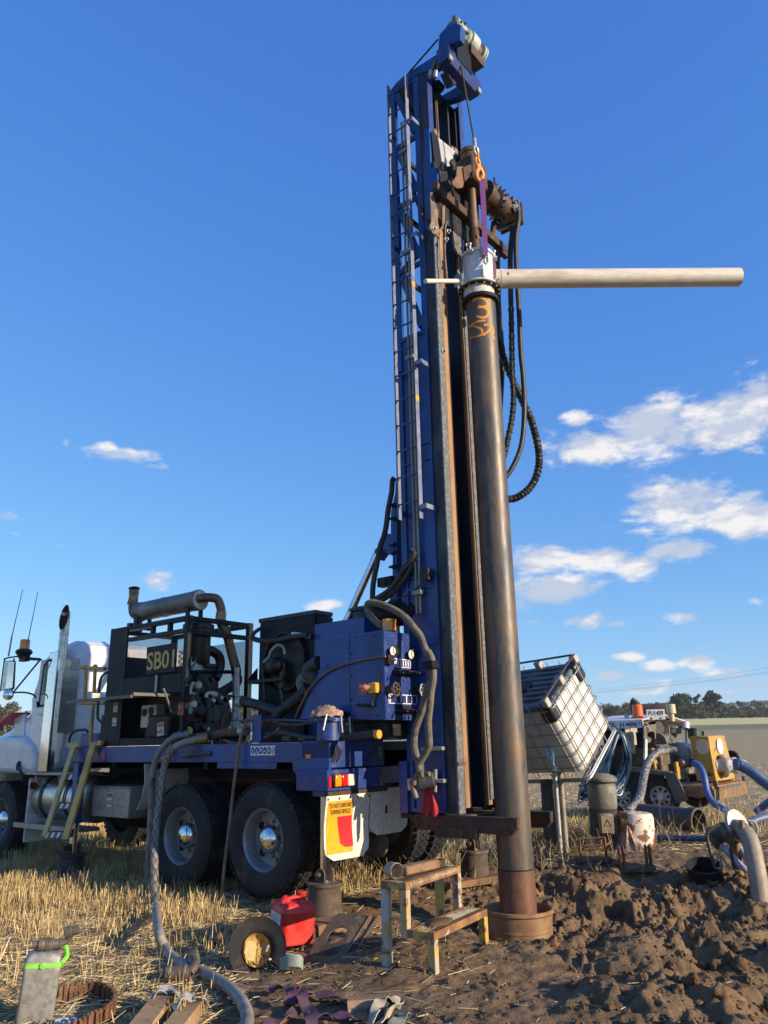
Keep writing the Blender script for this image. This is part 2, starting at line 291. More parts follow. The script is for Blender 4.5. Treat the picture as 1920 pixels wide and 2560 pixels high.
    def build(s, name, m, parent=None, bevel=0.0, ang=32, at=None, seg=1):
        base = Vector((0, 0, 0)); q = parent
        if parent is not None:
            while q is not None: base = base+q.location; q = q.parent
        else: base = Vector(at) if at is not None else s.base()
        me = bpy.data.meshes.new(name); me.from_pydata([tuple(p-base) for p in s.v], [], s.f)
        bm = bmesh.new(); bm.from_mesh(me); bmesh.ops.remove_doubles(bm, verts=bm.verts, dist=1e-5); bmesh.ops.recalc_face_normals(bm, faces=bm.faces); bm.to_mesh(me); bm.free()
        me.polygons.foreach_set('use_smooth', [True]*len(me.polygons)); me.set_sharp_from_angle(angle=math.radians(ang))
        o = bpy.data.objects.new(name, me); me.materials.append(m); COL.objects.link(o)
        if parent is not None: o.parent = parent
        else: o.location = base
        if bevel: bv = o.modifiers.new('edge', 'BEVEL'); bv.width = bevel; bv.segments = seg; bv.limit_method = 'ANGLE'; bv.angle_limit = math.radians(40); bv.harden_normals = False
        return o
    def base(s):
        a = np.array([tuple(p) for p in s.v]); return Vector((a[:, 0].mean(), a[:, 1].mean(), a[:, 2].min()))
def tag(o, label=None, cat=None, group=None, kind=None):
    if label: o['label'] = label
    if cat: o['category'] = cat
    if group: o['group'] = group
    if kind: o['kind'] = kind
    return o
def thing(name, label, cat, loc, group=None):
    o = bpy.data.objects.new(name, None); o.location = loc; o.empty_display_size = .1; COL.objects.link(o); return tag(o, label, cat, group)
def dup(root, delta=None, loc=None, label=None, group=None):
    r = root.copy(); COL.objects.link(r)
    r.location = loc if loc is not None else root.location+Vector(delta)
    if label: r['label'] = label
    if group: r['group'] = group
    for ch in list(root.children): cpy(ch, r)
    return r
def cpy(o, par):
    c = o.copy(); c.parent = par; COL.objects.link(c)
    for g in list(o.children): cpy(g, c)
    return c
def dpart(o, d):                                      # copy a part (and its sub-parts) beside itself
    c = cpy(o, o.parent); c.location = o.location+Vector(d); return c
def sm(pts, sub=8, closed=False):                     # Catmull-Rom through points
    P = [Vector(p) for p in pts]; k = len(P); out = []
    rng_ = range(k) if closed else range(k-1)
    for i in rng_:
        if closed: p0, p1, p2, p3 = P[i-1], P[i], P[(i+1) % k], P[(i+2) % k]
        else: p0, p1, p2, p3 = P[max(i-1, 0)], P[i], P[i+1], P[min(i+2, k-1)]
        for j in range(sub):
            t = j/sub; out.append(.5*((2*p1)+(p2-p0)*t+(2*p0-5*p1+4*p2-p3)*t*t+(3*p1-p0-3*p2+p3)*t**3))
    if not closed: out.append(P[-1])
    return out
def text(name, s, m, o, ax, ay, h, parent, depth=.002, bold=0.0, fit=None, align='CENTER'):
    """lettering: raised print on a surface; o centre, ax reading direction, ay up, cap height h, fit = width"""
    c = bpy.data.curves.new(name, 'FONT'); c.body = s; c.align_x = align; c.align_y = 'CENTER'; c.size = 1; c.extrude = 0; c.offset = bold; c.resolution_u = 3
    to = bpy.data.objects.new('t', c); COL.objects.link(to); bpy.context.view_layer.update()
    me = bpy.data.meshes.new_from_object(to.evaluated_get(bpy.context.evaluated_depsgraph_get())); bpy.data.objects.remove(to)
    co = np.zeros(len(me.vertices)*3); me.vertices.foreach_get('co', co); co = co.reshape(-1, 3)
    mn, mx_ = co.min(0), co.max(0); cx = (mn+mx_)/2; sy = h/(mx_[1]-mn[1]); sx = sy if fit is None else fit/(mx_[0]-mn[0])
    ax, ay, o = Vector(ax).normalized(), Vector(ay).normalized(), Vector(o); nn = ax.cross(ay)
    base = Vector((0, 0, 0)); q = parent
    while q is not None: base = base+q.location; q = q.parent
    for i, v in enumerate(me.vertices): v.co = o+ax*((co[i][0]-cx[0])*sx)+ay*((co[i][1]-cx[1])*sy)+nn*depth-base
    ob = bpy.data.objects.new(name, me); me.materials.clear(); me.materials.append(m); COL.objects.link(ob); ob.parent = parent
    return ob
def plate(o, ax, ay, nn, w, h, th=.003):
    ax, ay, nn = Vector(ax), Vector(ay), Vector(nn); return M().ob(Vector(o)-ax*w/2-ay*h/2, ax*w, ay*h, nn*th)
# ---------------------------------------------------------------- ground
def vn(x, y, seed):
    r = np.random.default_rng(seed); L = r.random((256, 256)); xi = np.floor(x).astype(int); yi = np.floor(y).astype(int); fx = x-xi; fy = y-yi
    fx = fx*fx*(3-2*fx); fy = fy*fy*(3-2*fy); g = lambda i, j: L[i & 255, j & 255]
    return (g(xi, yi)*(1-fx)+g(xi+1, yi)*fx)*(1-fy)+(g(xi, yi+1)*(1-fx)+g(xi+1, yi+1)*fx)*fy
def fbm(x, y, seed, o=4, gain=.5, lac=2.03):
    a = 1; s = 0; n = 0
    for k in range(o): s = s+a*vn(x+7.3*k, y-3.1*k, seed+k); n += a; a *= gain; x = x*lac; y = y*lac
    return s/n
def ss(x, a, b):
    t = np.clip((x-a)/(b-a), 0, 1); return t*t*(3-2*t)
def gau(x, y, cx, cy, sx, sy): return np.exp(-((x-cx)/sx)**2-((y-cy)/sy)**2)
def dirtmask(x, y):
    n = fbm(x*1.3, y*1.3, 31, 4)-.5
    edge = np.interp(y, [3, 5, 6, 7, 8.0, 8.6, 9.4, 10.5, 12], [-.9, -.95, -1.15, -1.35, -1.2, -.45, .0, .9, 1.4])
    d = ss(x+n*.9, edge-.25, edge+.3)
    d = d*(1-ss(y+n*1.6+.25*np.abs(x-3), 11.6, 12.9))
    return d
def rubble(x, y):
    w = ss(x+.5*(fbm(x*1.1, y*1.1, 77)-.5), .75, 1.45)*ss(y, 3, 4.2)*(1-ss(y+.9*(fbm(x, y, 78)-.5), 9.1, 9.9))
    w2 = .35*ss(x, -.3, .6)*ss(y, 6.6, 7.4)*(1-ss(y, 9.3, 10.0))
    return np.maximum(w, w2)
def Hf(x, y):
    x = np.asarray(x, float); y = np.asarray(y, float); r = np.hypot(x, y)
    h = .028*np.maximum(0, y-15)*(1-.75*ss(y, 250, 700))*ss(y, 15, 24)
    h = h + np.where(y > 330, 11*ss(y, 330, 1100)*(.5+fbm(x/260, y/260, 5, 3)), 0)+19*gau(x, y, 560, 900, 230, 260)
    h = h + .035*(fbm(x*.5, y*.5, 3, 3)-.5)*ss(60-r, 0, 20)
    bench = .17*ss(x, .9, 2.2)*ss(y, 8.9, 10.0)*(1-ss(y, 13.0, 15))
    h = h+bench
    h = h - .34*gau(x, y, 1.15, 7.65, .75, .75) - .26*gau(x, y, 2.7, 7.9, 1.25, .85) - .12*gau(x, y, 4.3, 7.6, 1.2, .9)
    h = h + .10*gau(x, y, 1.5, 6.25, .75, .35) + .10*gau(x, y, 2.7, 6.0, .7, .45)+.10*gau(x, y, 1.6, 5.15, .5, .4)+.12*gau(x, y, .55, 7.05, .3, .35)+.085*gau(x, y, .2, 6.05, .55, .5)-.08*gau(x, y, 2.4, 5.3, .5, .4)+.12*gau(x, y, 2.05, 8.75, .5, .3)+.1*gau(x, y, 3.5, 8.7, .8, .3)
    rb = rubble(x, y)
    big = np.abs(fbm(x*1.7, y*1.7, 41, 3)-.5)*2; mid = fbm(x*4.2, y*4.2, 45, 3); lump = np.abs(fbm(x*9, y*9, 49, 3)-.5)*2; fine = fbm(x*23, y*23, 53, 3)
    near = ss(18-r, 0, 5)
    wx = x+.16*(fbm(x*3, y*3, 201, 3)-.5); wy = y+.16*(fbm(x*3, y*3, 207, 3)-.5); rid = 1-np.abs(fbm(wx*5.5, wy*5.5, 45, 4)-.5)*4; rid2 = 1-np.abs(fbm(wx*13, wy*13, 47, 3)-.5)*4; 
    smv = .25+.75*ss(fbm(x*1.4, y*1.4, 331, 3), .40, .58)
    h = h + rb*near*(.15*(big-.38)+.075*(ss(mid, .42, .6)-.48)+smv*.10*(fbm(wx*6, wy*6, 301, 4, .6)-.5)+smv*.05*(ss(fbm(wx*9, wy*9, 305, 3), .42, .58)-.4)+smv*.032*(ss(fbm(wx*19, wy*19, 309, 2), .40, .62)-.4)+smv*.020*(vn(x*38, y*38, 57)-.5)+smv*.012*(vn(x*61, y*61, 58)-.5))
    dm = dirtmask(x, y)
    h = h + near*dm*(1-rb)*(.035*(fbm(x*3.1, y*3.1, 61, 3)-.5)+.05*(fbm(x*11, y*11, 65, 3)-.5)+.02*(fine-.5))
    h = h + near*(1-dm)*.03*(fbm(x*6, y*6, 69, 3)-.5)
    return h
def grow(a, b, step, n): # geometric run-out of n values from a to b, first step ~ step
    t = np.linspace(0, 1, n+1)[1:]; k = max(1.0, math.log(max(1.0001, abs(b-a)/(step*n)))*1.25)
    return a+(b-a)*(np.exp(k*1.9*t)-1)/(math.exp(k*1.9)-1)
xs = np.concatenate([grow(-5.4, -2600, .04, 60)[::-1], np.arange(-5.4, .15, .033), np.arange(.15, 4.3, .0145), np.arange(4.3, 6.0, .033), grow(6.0, 2600, .04, 60)])
ys = np.concatenate([np.array([-400, -120, -40, -12, -3, 0, 1.5, 2.6, 3.4, 3.9]), np.arange(4.2, 9.6, .0145), np.arange(9.6, 12.8, .033), grow(12.8, 4200, .06, 110)])
XX, YY = np.meshgrid(xs, ys); ZZ = Hf(XX, YY); DD = dirtmask(XX, YY); RB = rubble(XX, YY)
nx, ny = len(xs), len(ys)
me = bpy.data.meshes.new('ground'); me.vertices.add(nx*ny)
me.vertices.foreach_set('co', np.stack([XX, YY, ZZ], -1).astype(np.float32).ravel())
ii = (np.arange(ny-1)[:, None]*nx+np.arange(nx-1)[None, :]).ravel(); quads = np.stack([ii, ii+1, ii+1+nx, ii+nx], -1)
def setquads(me, q):
    me.loops.add(q.size); me.loops.foreach_set('vertex_index', q.astype(np.int32).ravel()); me.polygons.add(len(q))
    me.polygons.foreach_set('loop_start', np.arange(0, q.size, 4, dtype=np.int32)); me.polygons.foreach_set('loop_total', np.full(len(q), 4, dtype=np.int32)); me.update(calc_edges=True); me.validate()
setquads(me, quads); me.polygons.foreach_set('use_smooth', [True]*len(quads))
at = me.attributes.new('dirt', 'FLOAT', 'POINT'); at.data.foreach_set('value', DD.astype(np.float32).ravel())
at = me.attributes.new('rub', 'FLOAT', 'POINT'); at.data.foreach_set('value', RB.astype(np.float32).ravel())
gm = bpy.data.materials.new('stubble_field_and_soil'); gm.use_nodes = True; t = gm.node_tree; t.nodes.clear(); n = NT(t)
out = n.n('ShaderNodeOutputMaterial'); b = n.n('ShaderNodeBsdfPrincipled'); t.links.new(b.outputs[0], out.inputs[0])
co = n.n('ShaderNodeTexCoord').outputs['Object']; ad = n.n('ShaderNodeAttribute', attribute_name='dirt'); ar = n.n('ShaderNodeAttribute', attribute_name='rub')
s1 = n.noise(co, 3.0, 6, .65); s2 = n.noise(co, 26, 6, .7); s3 = n.noise(co, 140, 3, .6)
soil = n.mix(n.smooth(s1, .35, .65), (.125, .079, .043), (.24, .154, .085))
soil = n.mix(n.smooth(s2, .42, .72), soil, (.22, .158, .088))
soil = n.mix(n.m('MULTIPLY', n.smooth(s3, .60, .72), .5), soil, (.32, .25, .155))
clay = n.mix(n.smooth(n.noise(co, 1.4, 4, .6), .52, .68), soil, (.27, .155, .078))
soil = n.mix(n.m('MULTIPLY', ar.outputs['Fac'], .75), soil, clay); damp = n.smooth(n.noise(co, 1.9, 5, .6), .53, .66); soil = n.mix(n.m('MULTIPLY', damp, n.m('MULTIPLY_ADD', ar.outputs['Fac'], .5, .3)), soil, (.046, .033, .019))
mp = n.n('ShaderNodeMapping'); mp.inputs['Scale'].default_value = (1, 5, 1); mp.inputs['Rotation'].default_value = (0, 0, .5); t.links.new(co, mp.inputs[0])
w1 = n.noise(mp.outputs[0], .35, 5, .6); w2 = n.noise(mp.outputs[0], 9, 6, .7); w3 = n.noise(co, .06, 4, .55); w4 = n.noise(mp.outputs[0], 1.6, 6, .75)
straw = n.mix(n.smooth(w2, .3, .7), (.31, .235, .12), (.58, .46, .25))
straw = n.mix(n.m('MULTIPLY', n.smooth(w4, .42, .60), .75), straw, (.20, .15, .082))
straw = n.mix(n.m('MULTIPLY', n.smooth(w1, .40, .65), .5), straw, (.34, .265, .16))
sy = n.n('ShaderNodeSeparateXYZ'); t.links.new(co, sy.inputs[0])
mid_ = n.m('MULTIPLY', n.smooth(sy.outputs[1], 82, 98), n.smooth(sy.outputs[1], 132, 120)); straw = n.mix(n.m('MULTIPLY', mid_, .75), straw, (.16, .17, .075)); farf = n.smooth(sy.outputs[1], 120, 132); green = n.mix(n.smooth(w3, .35, .6), (.66, .58, .22), (.58, .50, .22)); straw = n.mix(farf, straw, green)
hillf = n.smooth(sy.outputs[1], 330, 420); hill = n.mix(n.smooth(n.noise(co, .011, 5, .65), .44, .58), (.26, .20, .115), (.055, .07, .04)); straw = n.mix(hillf, straw, hill)
col = n.mix(ad.outputs['Fac'], straw, soil)
n.val(b.inputs['Base Color'], col); n.val(b.inputs['Roughness'], n.m('MULTIPLY_ADD', damp, -.3, .92)); b.inputs['Specular IOR Level'].default_value = .25
bp = n.n('ShaderNodeBump'); bp.inputs['Strength'].default_value = .9; bp.inputs['Distance'].default_value = .03
n.val(bp.inputs['Height'], n.m('ADD', n.noise(co, 24, 8, .72), n.m('MULTIPLY', n.noise(co, 110, 5, .65), .35))); t.links.new(bp.outputs[0], b.inputs['Normal'])
me.materials.append(gm); go = bpy.data.objects.new('ground', me); COL.objects.link(go); tag(go, kind='structure')

def H1(x, y): return float(Hf(np.array([x]), np.array([y]))[0])
# ---------------------------------------------------------------- stubble, litter, clods: real geometry nobody could count
def tuftmat(name, c1, c2, c3):
    m = bpy.data.materials.new(name); m.use_nodes = True; t = m.node_tree; t.nodes.clear(); n = NT(t)
    out = n.n('ShaderNodeOutputMaterial'); b = n.n('ShaderNodeBsdfPrincipled'); t.links.new(b.outputs[0], out.inputs[0])
    a = n.n('ShaderNodeAttribute', attribute_name='rnd')
    c = n.mix(n.smooth(a.outputs['Fac'], .0, .55), c1, c2); c = n.mix(n.smooth(a.outputs['Fac'], .6, 1), c, c3)
    n.val(b.inputs['Base Color'], c); b.inputs['Roughness'].default_value = .55; b.inputs['Specular IOR Level'].default_value = .3
    return m
straw_m = tuftmat('dry_straw', (.22, .145, .06), (.50, .36, .155), (.66, .52, .27))
litter_m = tuftmat('pale_straw_litter', (.20, .14, .07), (.46, .35, .18), (.62, .52, .34))
grass_m = tuftmat('dry_grass', (.10, .085, .05), (.27, .21, .11), (.40, .33, .19))
def ribbons(name, P, D, L, Wd, m, bend=None):
    """one mesh of thin blades: base P, direction D (unit), length L, width Wd"""
    k = len(P); side = np.cross(D, rng.normal(size=(k, 3))); side /= np.linalg.norm(side, axis=1)[:, None]+1e-9
    if bend is None: bend = np.zeros((k, 3))
    mid = P+D*(L*.55)[:, None]; tip = P+D*L[:, None]+bend*L[:, None]
    w = (Wd/2)[:, None]; V = np.stack([P-side*w, P+side*w, mid+side*w, mid-side*w, tip+side*w*.6, tip-side*w*.6], 1).reshape(-1, 3)
    o = np.arange(k)[:, None]*6; q = np.concatenate([o+np.array([[0, 1, 2, 3]]), o+np.array([[3, 2, 4, 5]])], 0)
    me = bpy.data.meshes.new(name); me.vertices.add(len(V)); me.vertices.foreach_set('co', V.astype(np.float32).ravel()); setquads(me, q)
    at = me.attributes.new('rnd', 'FLOAT', 'POINT'); at.data.foreach_set('value', np.repeat(rng.random(k), 6).astype(np.float32))
    me.materials.append(m); ob = bpy.data.objects.new(name, me); COL.objects.link(ob); tag(ob, kind='stuff'); return ob
def clearing(x, y):      # nothing grows under the tyres, feet and loose things
    ok = np.ones(len(x), bool)
    for (cx, cy, r) in [(tc(S(174, 2213, -.12))[0]*TF.x-.12*TR.x+TO.x, tc(S(174, 2213, -.12))[0]*TF.y-.12*TR.y+TO.y, .30), (tc(S(174, 2213, -.12))[0]*TF.x-.12*TR.x+TO.x+.12, tc(S(174, 2213, -.12))[0]*TF.y-.12*TR.y+TO.y-.42, .30), (-1.3, 8.3, .42), (-2.3, 9.1, .35), (-.65, 7.75, .25), (1.13, 7.6, .5), (-1.98, 5.15, .3), (-.72, 7.15, .28), (-.95, 6.2, .25), (-1.6, 5.3, .2)]: ok &= np.hypot(x-cx, y-cy) > r
    return ok
def field_points(n_, x0, x1, y0, y1, rows=True):
    x = rng.uniform(x0, x1, n_); y = rng.uniform(y0, y1, n_)
    if rows:                                             # drilled rows run across the paddock
        a = .42; c, s = math.cos(a), math.sin(a); u = x*c+y*s; v = -x*s+y*c; v = np.round(v/.25)*.25+rng.normal(0, .022, n_); x = u*c-v*s; y = u*s+v*c
    return x, y
def stand(n_, box, hmin, hmax, wid, clump=5):
    x, y = field_points(n_, *box); g = fbm(x*1.7, y*1.7, 91, 3); keep = (rng.random(n_) > dirtmask(x, y)*1.02+.04) & ((rng.random(n_) < .10+.9*ss(y+.35*x+.8*(g-.5), 5.3, 6.9))) & (g > .33+.10*rng.random(n_)) & clearing(x, y)
    x, y, g = x[keep], y[keep], g[keep]; x = np.repeat(x, clump)+rng.normal(0, .025, len(x)*clump); y = np.repeat(y, clump)+rng.normal(0, .02, len(y)*clump); g = np.repeat(g, clump); k = len(x)
    P = np.stack([x, y, Hf(x, y)-.01], 1); D = np.stack([rng.normal(0, .17, k), rng.normal(0, .17, k), np.ones(k)], 1); D /= np.linalg.norm(D, axis=1)[:, None]
    L = rng.uniform(hmin, hmax, k)*(.45+.9*g); return P, D, L, np.full(k, wid)*rng.uniform(.7, 1.35, k)
parts = [stand(8000, (-5.6, .2, 4.6, 11), .08, .21, .0055), stand(5200, (-9, 1, 10, 17), .08, .20, .008), stand(4200, (0, 7, 11.5, 17), .05, .17, .007), stand(6500, (-9, 14, 16, 34), .03, .10, .012, 4)]
P, D, L, Wd = [np.concatenate([p[i] for p in parts]) for i in range(4)]
ribbons('stubble', P, D, L, Wd, straw_m, rng.normal(0, .05, (len(P), 3)))
def lying(n_, box, lo, hi, wid, fn):
    x = rng.uniform(box[0], box[1], n_); y = rng.uniform(box[2], box[3], n_); k_ = rng.random(n_) < fn(x, y); x, y = x[k_], y[k_]; k = len(x)
    a = rng.uniform(0, 2*PI, k); L = rng.uniform(lo, hi, k); D = np.stack([np.cos(a), np.sin(a), rng.normal(.03, .12, k)], 1); D /= np.linalg.norm(D, axis=1)[:, None]
    return np.stack([x, y, Hf(x, y)+.006+rng.random(k)*.02], 1), D, L, np.full(k, wid)*rng.uniform(.6, 1.3, k)
parts = [lying(66000, (-5, .5, 4.5, 11), .04, .20, .0055, lambda x, y: (1-dirtmask(x, y))*(.45+.55*fbm(x*2, y*2, 17))+.035),
         lying(3400, (-1.4, 3.5, 4.5, 9.5), .015, .085, .0032, lambda x, y: .32*(1-.75*rubble(x, y))),
         lying(5200, (1.0, 6.5, 9.3, 13.5), .02, .14, .006, lambda x, y: .75*ss(y, 9.4, 10.2)),
         lying(9000, (-6, 9, 10.5, 22), .06, .25, .009, lambda x, y: .8*(1-dirtmask(x, y)))]
P, D, L, Wd = [np.concatenate([p[i] for p in parts]) for i in range(4)]
ribbons('straw_litter', P, D, L, Wd, litter_m)
# rank dry grass round the posts and behind the pit
gx, gy = [], []
for (cx, cy, sx, sy, k) in [(2.55, 11.0, .5, .35, 900), (1.9, 10.6, .5, .4, 600), (3.1, 11.6, .6, .35, 500), (.55, 9.6, .7, .3, 1100), (4.3, 12.6, .9, .4, 600)]:
    gx.append(rng.normal(cx, sx, k)); gy.append(rng.normal(cy, sy, k))
gx, gy = np.concatenate(gx), np.concatenate(gy); k = len(gx); D = np.stack([rng.normal(0, .38, k), rng.normal(0, .38, k), np.ones(k)], 1); D /= np.linalg.norm(D, axis=1)[:, None]
ribbons('dry_grass', np.stack([gx, gy, Hf(gx, gy)-.01], 1), D, rng.uniform(.10, .34, k), np.full(k, .006), grass_m, rng.normal(0, .22, (k, 3))-np.array([0, 0, .08]))
# clods: lumpy broken soil
def clods(name, n_, fn, smin, smax, m, sub=1):
    bm = bmesh.new(); bmesh.ops.create_icosphere(bm, subdivisions=sub, radius=1); bv = np.array([tuple(v.co) for v in bm.verts]); bf = np.array([[v.index for v in f.verts] for f in bm.faces]); bm.free()
    x, y = fn(n_); k = len(x); s = smin+(smax-smin)*rng.random(k)**5; nv = len(bv)
    R3 = np.linalg.qr(rng.normal(size=(k, 3, 3)))[0]; V = bv[None]*rng.uniform(.6, 1.2, (k, 1, 3))*(rng.uniform(.62, 1.22, (k, nv, 1)) if sub == 1 else (1+.20*np.sin(np.einsum('vj,kj->kv', bv, rng.normal(0, 2.6, (k, 3)))+rng.uniform(0, 6, (k, 1)))+.16*np.sin(np.einsum('vj,kj->kv', bv, rng.normal(0, 8, (k, 3)))+rng.uniform(0, 6, (k, 1)))+rng.normal(0, .10, (k, nv)))[:, :, None]); V = np.einsum('kij,kvj->kvi', R3, V)*s[:, None, None]
    z = Hf(x, y); V += np.stack([x, y, z+s*.25], 1)[:, None]
    F_ = (bf[None]+np.arange(k)[:, None, None]*nv).reshape(-1, 3)
    me = bpy.data.meshes.new(name); V = V.reshape(-1, 3); me.vertices.add(len(V)); me.vertices.foreach_set('co', V.astype(np.float32).ravel())
    me.loops.add(F_.size); me.loops.foreach_set('vertex_index', F_.astype(np.int32).ravel()); me.polygons.add(len(F_)); me.polygons.foreach_set('loop_start', np.arange(0, F_.size, 3, dtype=np.int32)); me.polygons.foreach_set('loop_total', np.full(len(F_), 3, dtype=np.int32)); me.update(calc_edges=True); me.validate()
    me.polygons.foreach_set('use_smooth', [sub > 1]*len(F_)); me.materials.append(m); ob = bpy.data.objects.new(name, me); COL.objects.link(ob); tag(ob, kind='stuff')
soil_m = mat('broken_soil', (.115, .072, .038), .95, 0, c2=(.185, .116, .061), sc=4, c3=(.055, .038, .021), sc3=9, bump=1, bsc=38, spec=.15)
def cp(n_):
    x = rng.uniform(.2, 4.6, n_); y = rng.uniform(4.4, 10.0, n_); g = fbm(x*1.5, y*1.5, 23, 3); k = rng.random(n_) < rubble(x, y)*(.15+1.3*np.maximum(0, g-.3)); k &= np.hypot(x-1.13, y-7.6) > .34
    return x[k], y[k]
clods('dirt_clods', 5200, cp, .008, .052, soil_m, 3)
clods('dirt_crumbs', 42000, cp, .003, .018, soil_m)
def cp2(n_):
    x = rng.uniform(-1.3, 2.2, n_); y = rng.uniform(4.4, 9.6, n_); k = rng.random(n_) < .6*dirtmask(x, y)*(1-.5*rubble(x, y)); k &= np.hypot(x-1.13, y-7.6) > .34; return x[k], y[k]
clods('soil_crumbs', 9000, cp2, .003, .02, soil_m)
# ---------------------------------------------------------------- the drill truck
truck = thing('drill_truck', 'white cabbed drill truck with long blue deck and muddy dual rear tyres', 'drill truck', T(1, 1.2, 0))
def wheel(u, v, z, R=.525, w=.27, s=1, dish=True, caps=True, front=False):
    """one wheel; s=+1: outer face towards the near side"""
    c = T(u, v, z); ax = TR*s
    prof = [(.300, .012), (.288, .0), (.275, .012), (.265, .035), (.262, .12), (.255, .150), (.19, .165), (.10, .135), (.0, .130)] if dish else [(.300, .012), (.288, .0), (.272, .02), (.25, .05), (.20, .03), (.12, .045), (0, .04)]
    rim = M().lathe(c+ax*.012, ax, prof, 40, cap0=False).build('wheel', rim_m, truck)
    t = M(); hw = w
    tp = [(.298, .010), (.345, -.004), (.42, -.012), (.475, .0), (R-.018, .018), (R-.004, .034), (R, .055), (R, w/2-.008), (R-.008, w/2-.004), (R-.008, w/2+.004), (R, w/2+.008), (R, w-.055), (R-.004, w-.034), (R-.018, w-.018), (.475, w), (.42, w+.012), (.345, w+.004), (.298, w-.01)]
    t.lathe(c, ax, tp, 64, True)
    a0 = TF; a1 = UP
    for i in range(46):                                   # shoulder and centre tread lugs
        th = 2*PI*i/46; d = a0*math.cos(th)+a1*math.sin(th); tg = -a0*math.sin(th)+a1*math.cos(th)
        for (h0, h1, off) in ((.012, .075, 0), (.088, .128, .5), (w-.128, w-.088, 0), (w-.075, w-.012, .5)):
            th2 = th+off*2*PI/46; d = a0*math.cos(th2)+a1*math.sin(th2); tg = -a0*math.sin(th2)+a1*math.cos(th2)
            t.cb(c+ax*((h0+h1)/2)+d*(R+.001), ax, tg, d, (h1-h0)/2, .024, .009)
    t.build('tyre', rubber, rim, ang=40)
    if dish:
        M().lathe(c+ax*.155, -ax, [(.128, .0), (.134, .02), (.130, .06), (.114, .09), (.07, .116), (0, .126)], 28).build('hub_cap', chrome, rim)
        for i in range(10):
            th = 2*PI*(i+.5)/10; d = a0*math.cos(th)+a1*math.sin(th); p = c+ax*.156+d*.158
            M().lathe(p, -ax, [(.018, 0), (.018, .010), (.014, .013), (.013, .030), (0, .032)], 8).build('lug_nut', steel, rim)
        for i in range(5):
            th = 2*PI*(i+.2)/5+.3; d = a0*math.cos(th)+a1*math.sin(th); tg = -a0*math.sin(th)+a1*math.cos(th)
            hh = M(); e = [c+ax*.172+d*.215+(d*.032*math.cos(k*PI/7)+tg*.042*math.sin(k*PI/7)) for k in range(14)]; hh.prism([q-ax*.012 for q in e], ax*.01).build('hand_hole', opening_shade, rim)
    return rim
for u, z in ((0, .60), (1.32, .565)):
    wheel(u, .0, z); wheel(u, .345, z, dish=False)
    wheel(u, 2.45, z, s=-1, dish=False); wheel(u, 2.10, z, s=-1, dish=False)
wheel(5.95, .22, .52, dish=True); wheel(5.55, 2.28, .50, s=-1, dish=False)
M().cyl(T(0, .3, .58), T(0, 2.2, .58), .09).cyl(T(1.32, .3, .55), T(1.32, 2.2, .55), .09).ell(T(0, 1.2, .58), TF*.2, TR*.22, UP*.2).ell(T(1.32, 1.2, .55), TF*.2, TR*.22, UP*.2).build('axle', black, truck)
ch = M()
for v in (.82, 1.52): ch.tb(-.75, 6.9, v, v+.09, .86, 1.13)
for u in (-.5, .65, 2.0, 3.2, 4.4): ch.tb(u, u+.1, .9, 1.55, .88, 1.08)
ch.build('chassis', dark_red, truck, .006)
M().tb(-.86, 3.97, .012, 2.42, 1.42, 1.50).build('deck', navy, truck)
M().tb(-.905, 3.98, .0, .10, 1.325, 1.512).tb(-.2, .72, -.004, .012, 1.262, 1.33).build('deck_beam', blue, truck, .006)
M().tb(-.86, 3.97, 2.40, 2.5, 1.33, 1.51).build('deck_beam', blue, truck, .006)
g = M(); g.prism([S(x, y, -.006) for x, y in ((728, 1896), (823, 1893), (823, 1978), (790, 1978), (733, 1929))], TR*.03); g.build('gusset_plate', blue, truck, .004)
# underside: cross members, springs, tanks
und = M()
for v in (.74, 1.60): M().tb(-.7, 3.95, v, v+.10, 1.128, 1.415).build('dark_filler_beam', navy, truck)  # dark filler beams, added to black out the see-through gap under the deck
M().tb(-.6, 3.6, 1.1, 1.2, 1.15, 1.415).build('dark_filler_beam', navy, truck)
for u in (.1, 1.0, 1.9, 2.8, 3.6): und.tb(u, u+.08, .1, 2.4, 1.25, 1.42)
und.build('cross_member', navy, truck, .004)
sp = M()
for u in (-.15, 1.2): sp.tb(u-.35, u+.65, .70, .79, .72, .80).tb(u-.25, u+.5, .70, .79, .66, .72)
sp.build('leaf_spring', black, truck)
M().tb(1.5, 2.3, .62, .80, .70, 1.02).build('side_guard', dark_red, truck, .006)
# mudguard ahead of the rear tyres
pts = sm([T(2.06, 0, 1.31), T(2.03, 0, 1.1), T(2.08, 0, .92), T(2.16, 0, .80)], 5)
mg = M(); mg.strip([p+TR*.32 for p in pts], TR*.62, .008); mg.build('mudguard', white_dirty, truck)
# rear end: outrigger box, bumper, lamps
M().tb(-.918, -.55, .0, .80, 1.276, 1.525).build('outrigger_box', blue_worn, truck, .006)
for x in (828, 840):
    f = M(); dx = 1 if x == 840 else -1
    xs_ = [(x, 1871), (x+9*(1 if dx > 0 else -.3), 1879), (x+10*(1 if dx > 0 else -.3), 1893), (x, 1905), (x-3 if dx < 0 else x+1, 1903), (x-3 if dx < 0 else x+1, 1873)]
for pol in ([(829, 1866), (836, 1869), (841, 1880), (841, 1892), (836, 1905), (828, 1908)], [(840, 1864), (844, 1865), (854, 1877), (854, 1886), (844, 1906), (840, 1905), (844, 1889), (844, 1880)]):
    M().prism([E(x, y, -.920) for x, y in pol], -TF*.004).build('lifting_slot', opening_shade, truck)
h = M().tube(sm([E(938, 1873, -.96), E(933, 1884, -.98), E(926, 1896, -.95), E(914, 1900, -.925)], 5), .011, 8); h.build('release_handle', rust_dark, truck)
lp = plate(E(949, 1881, -.921), TR, UP, -TF, .045, .09); l = lp.build('warning_label', print_gold, truck)
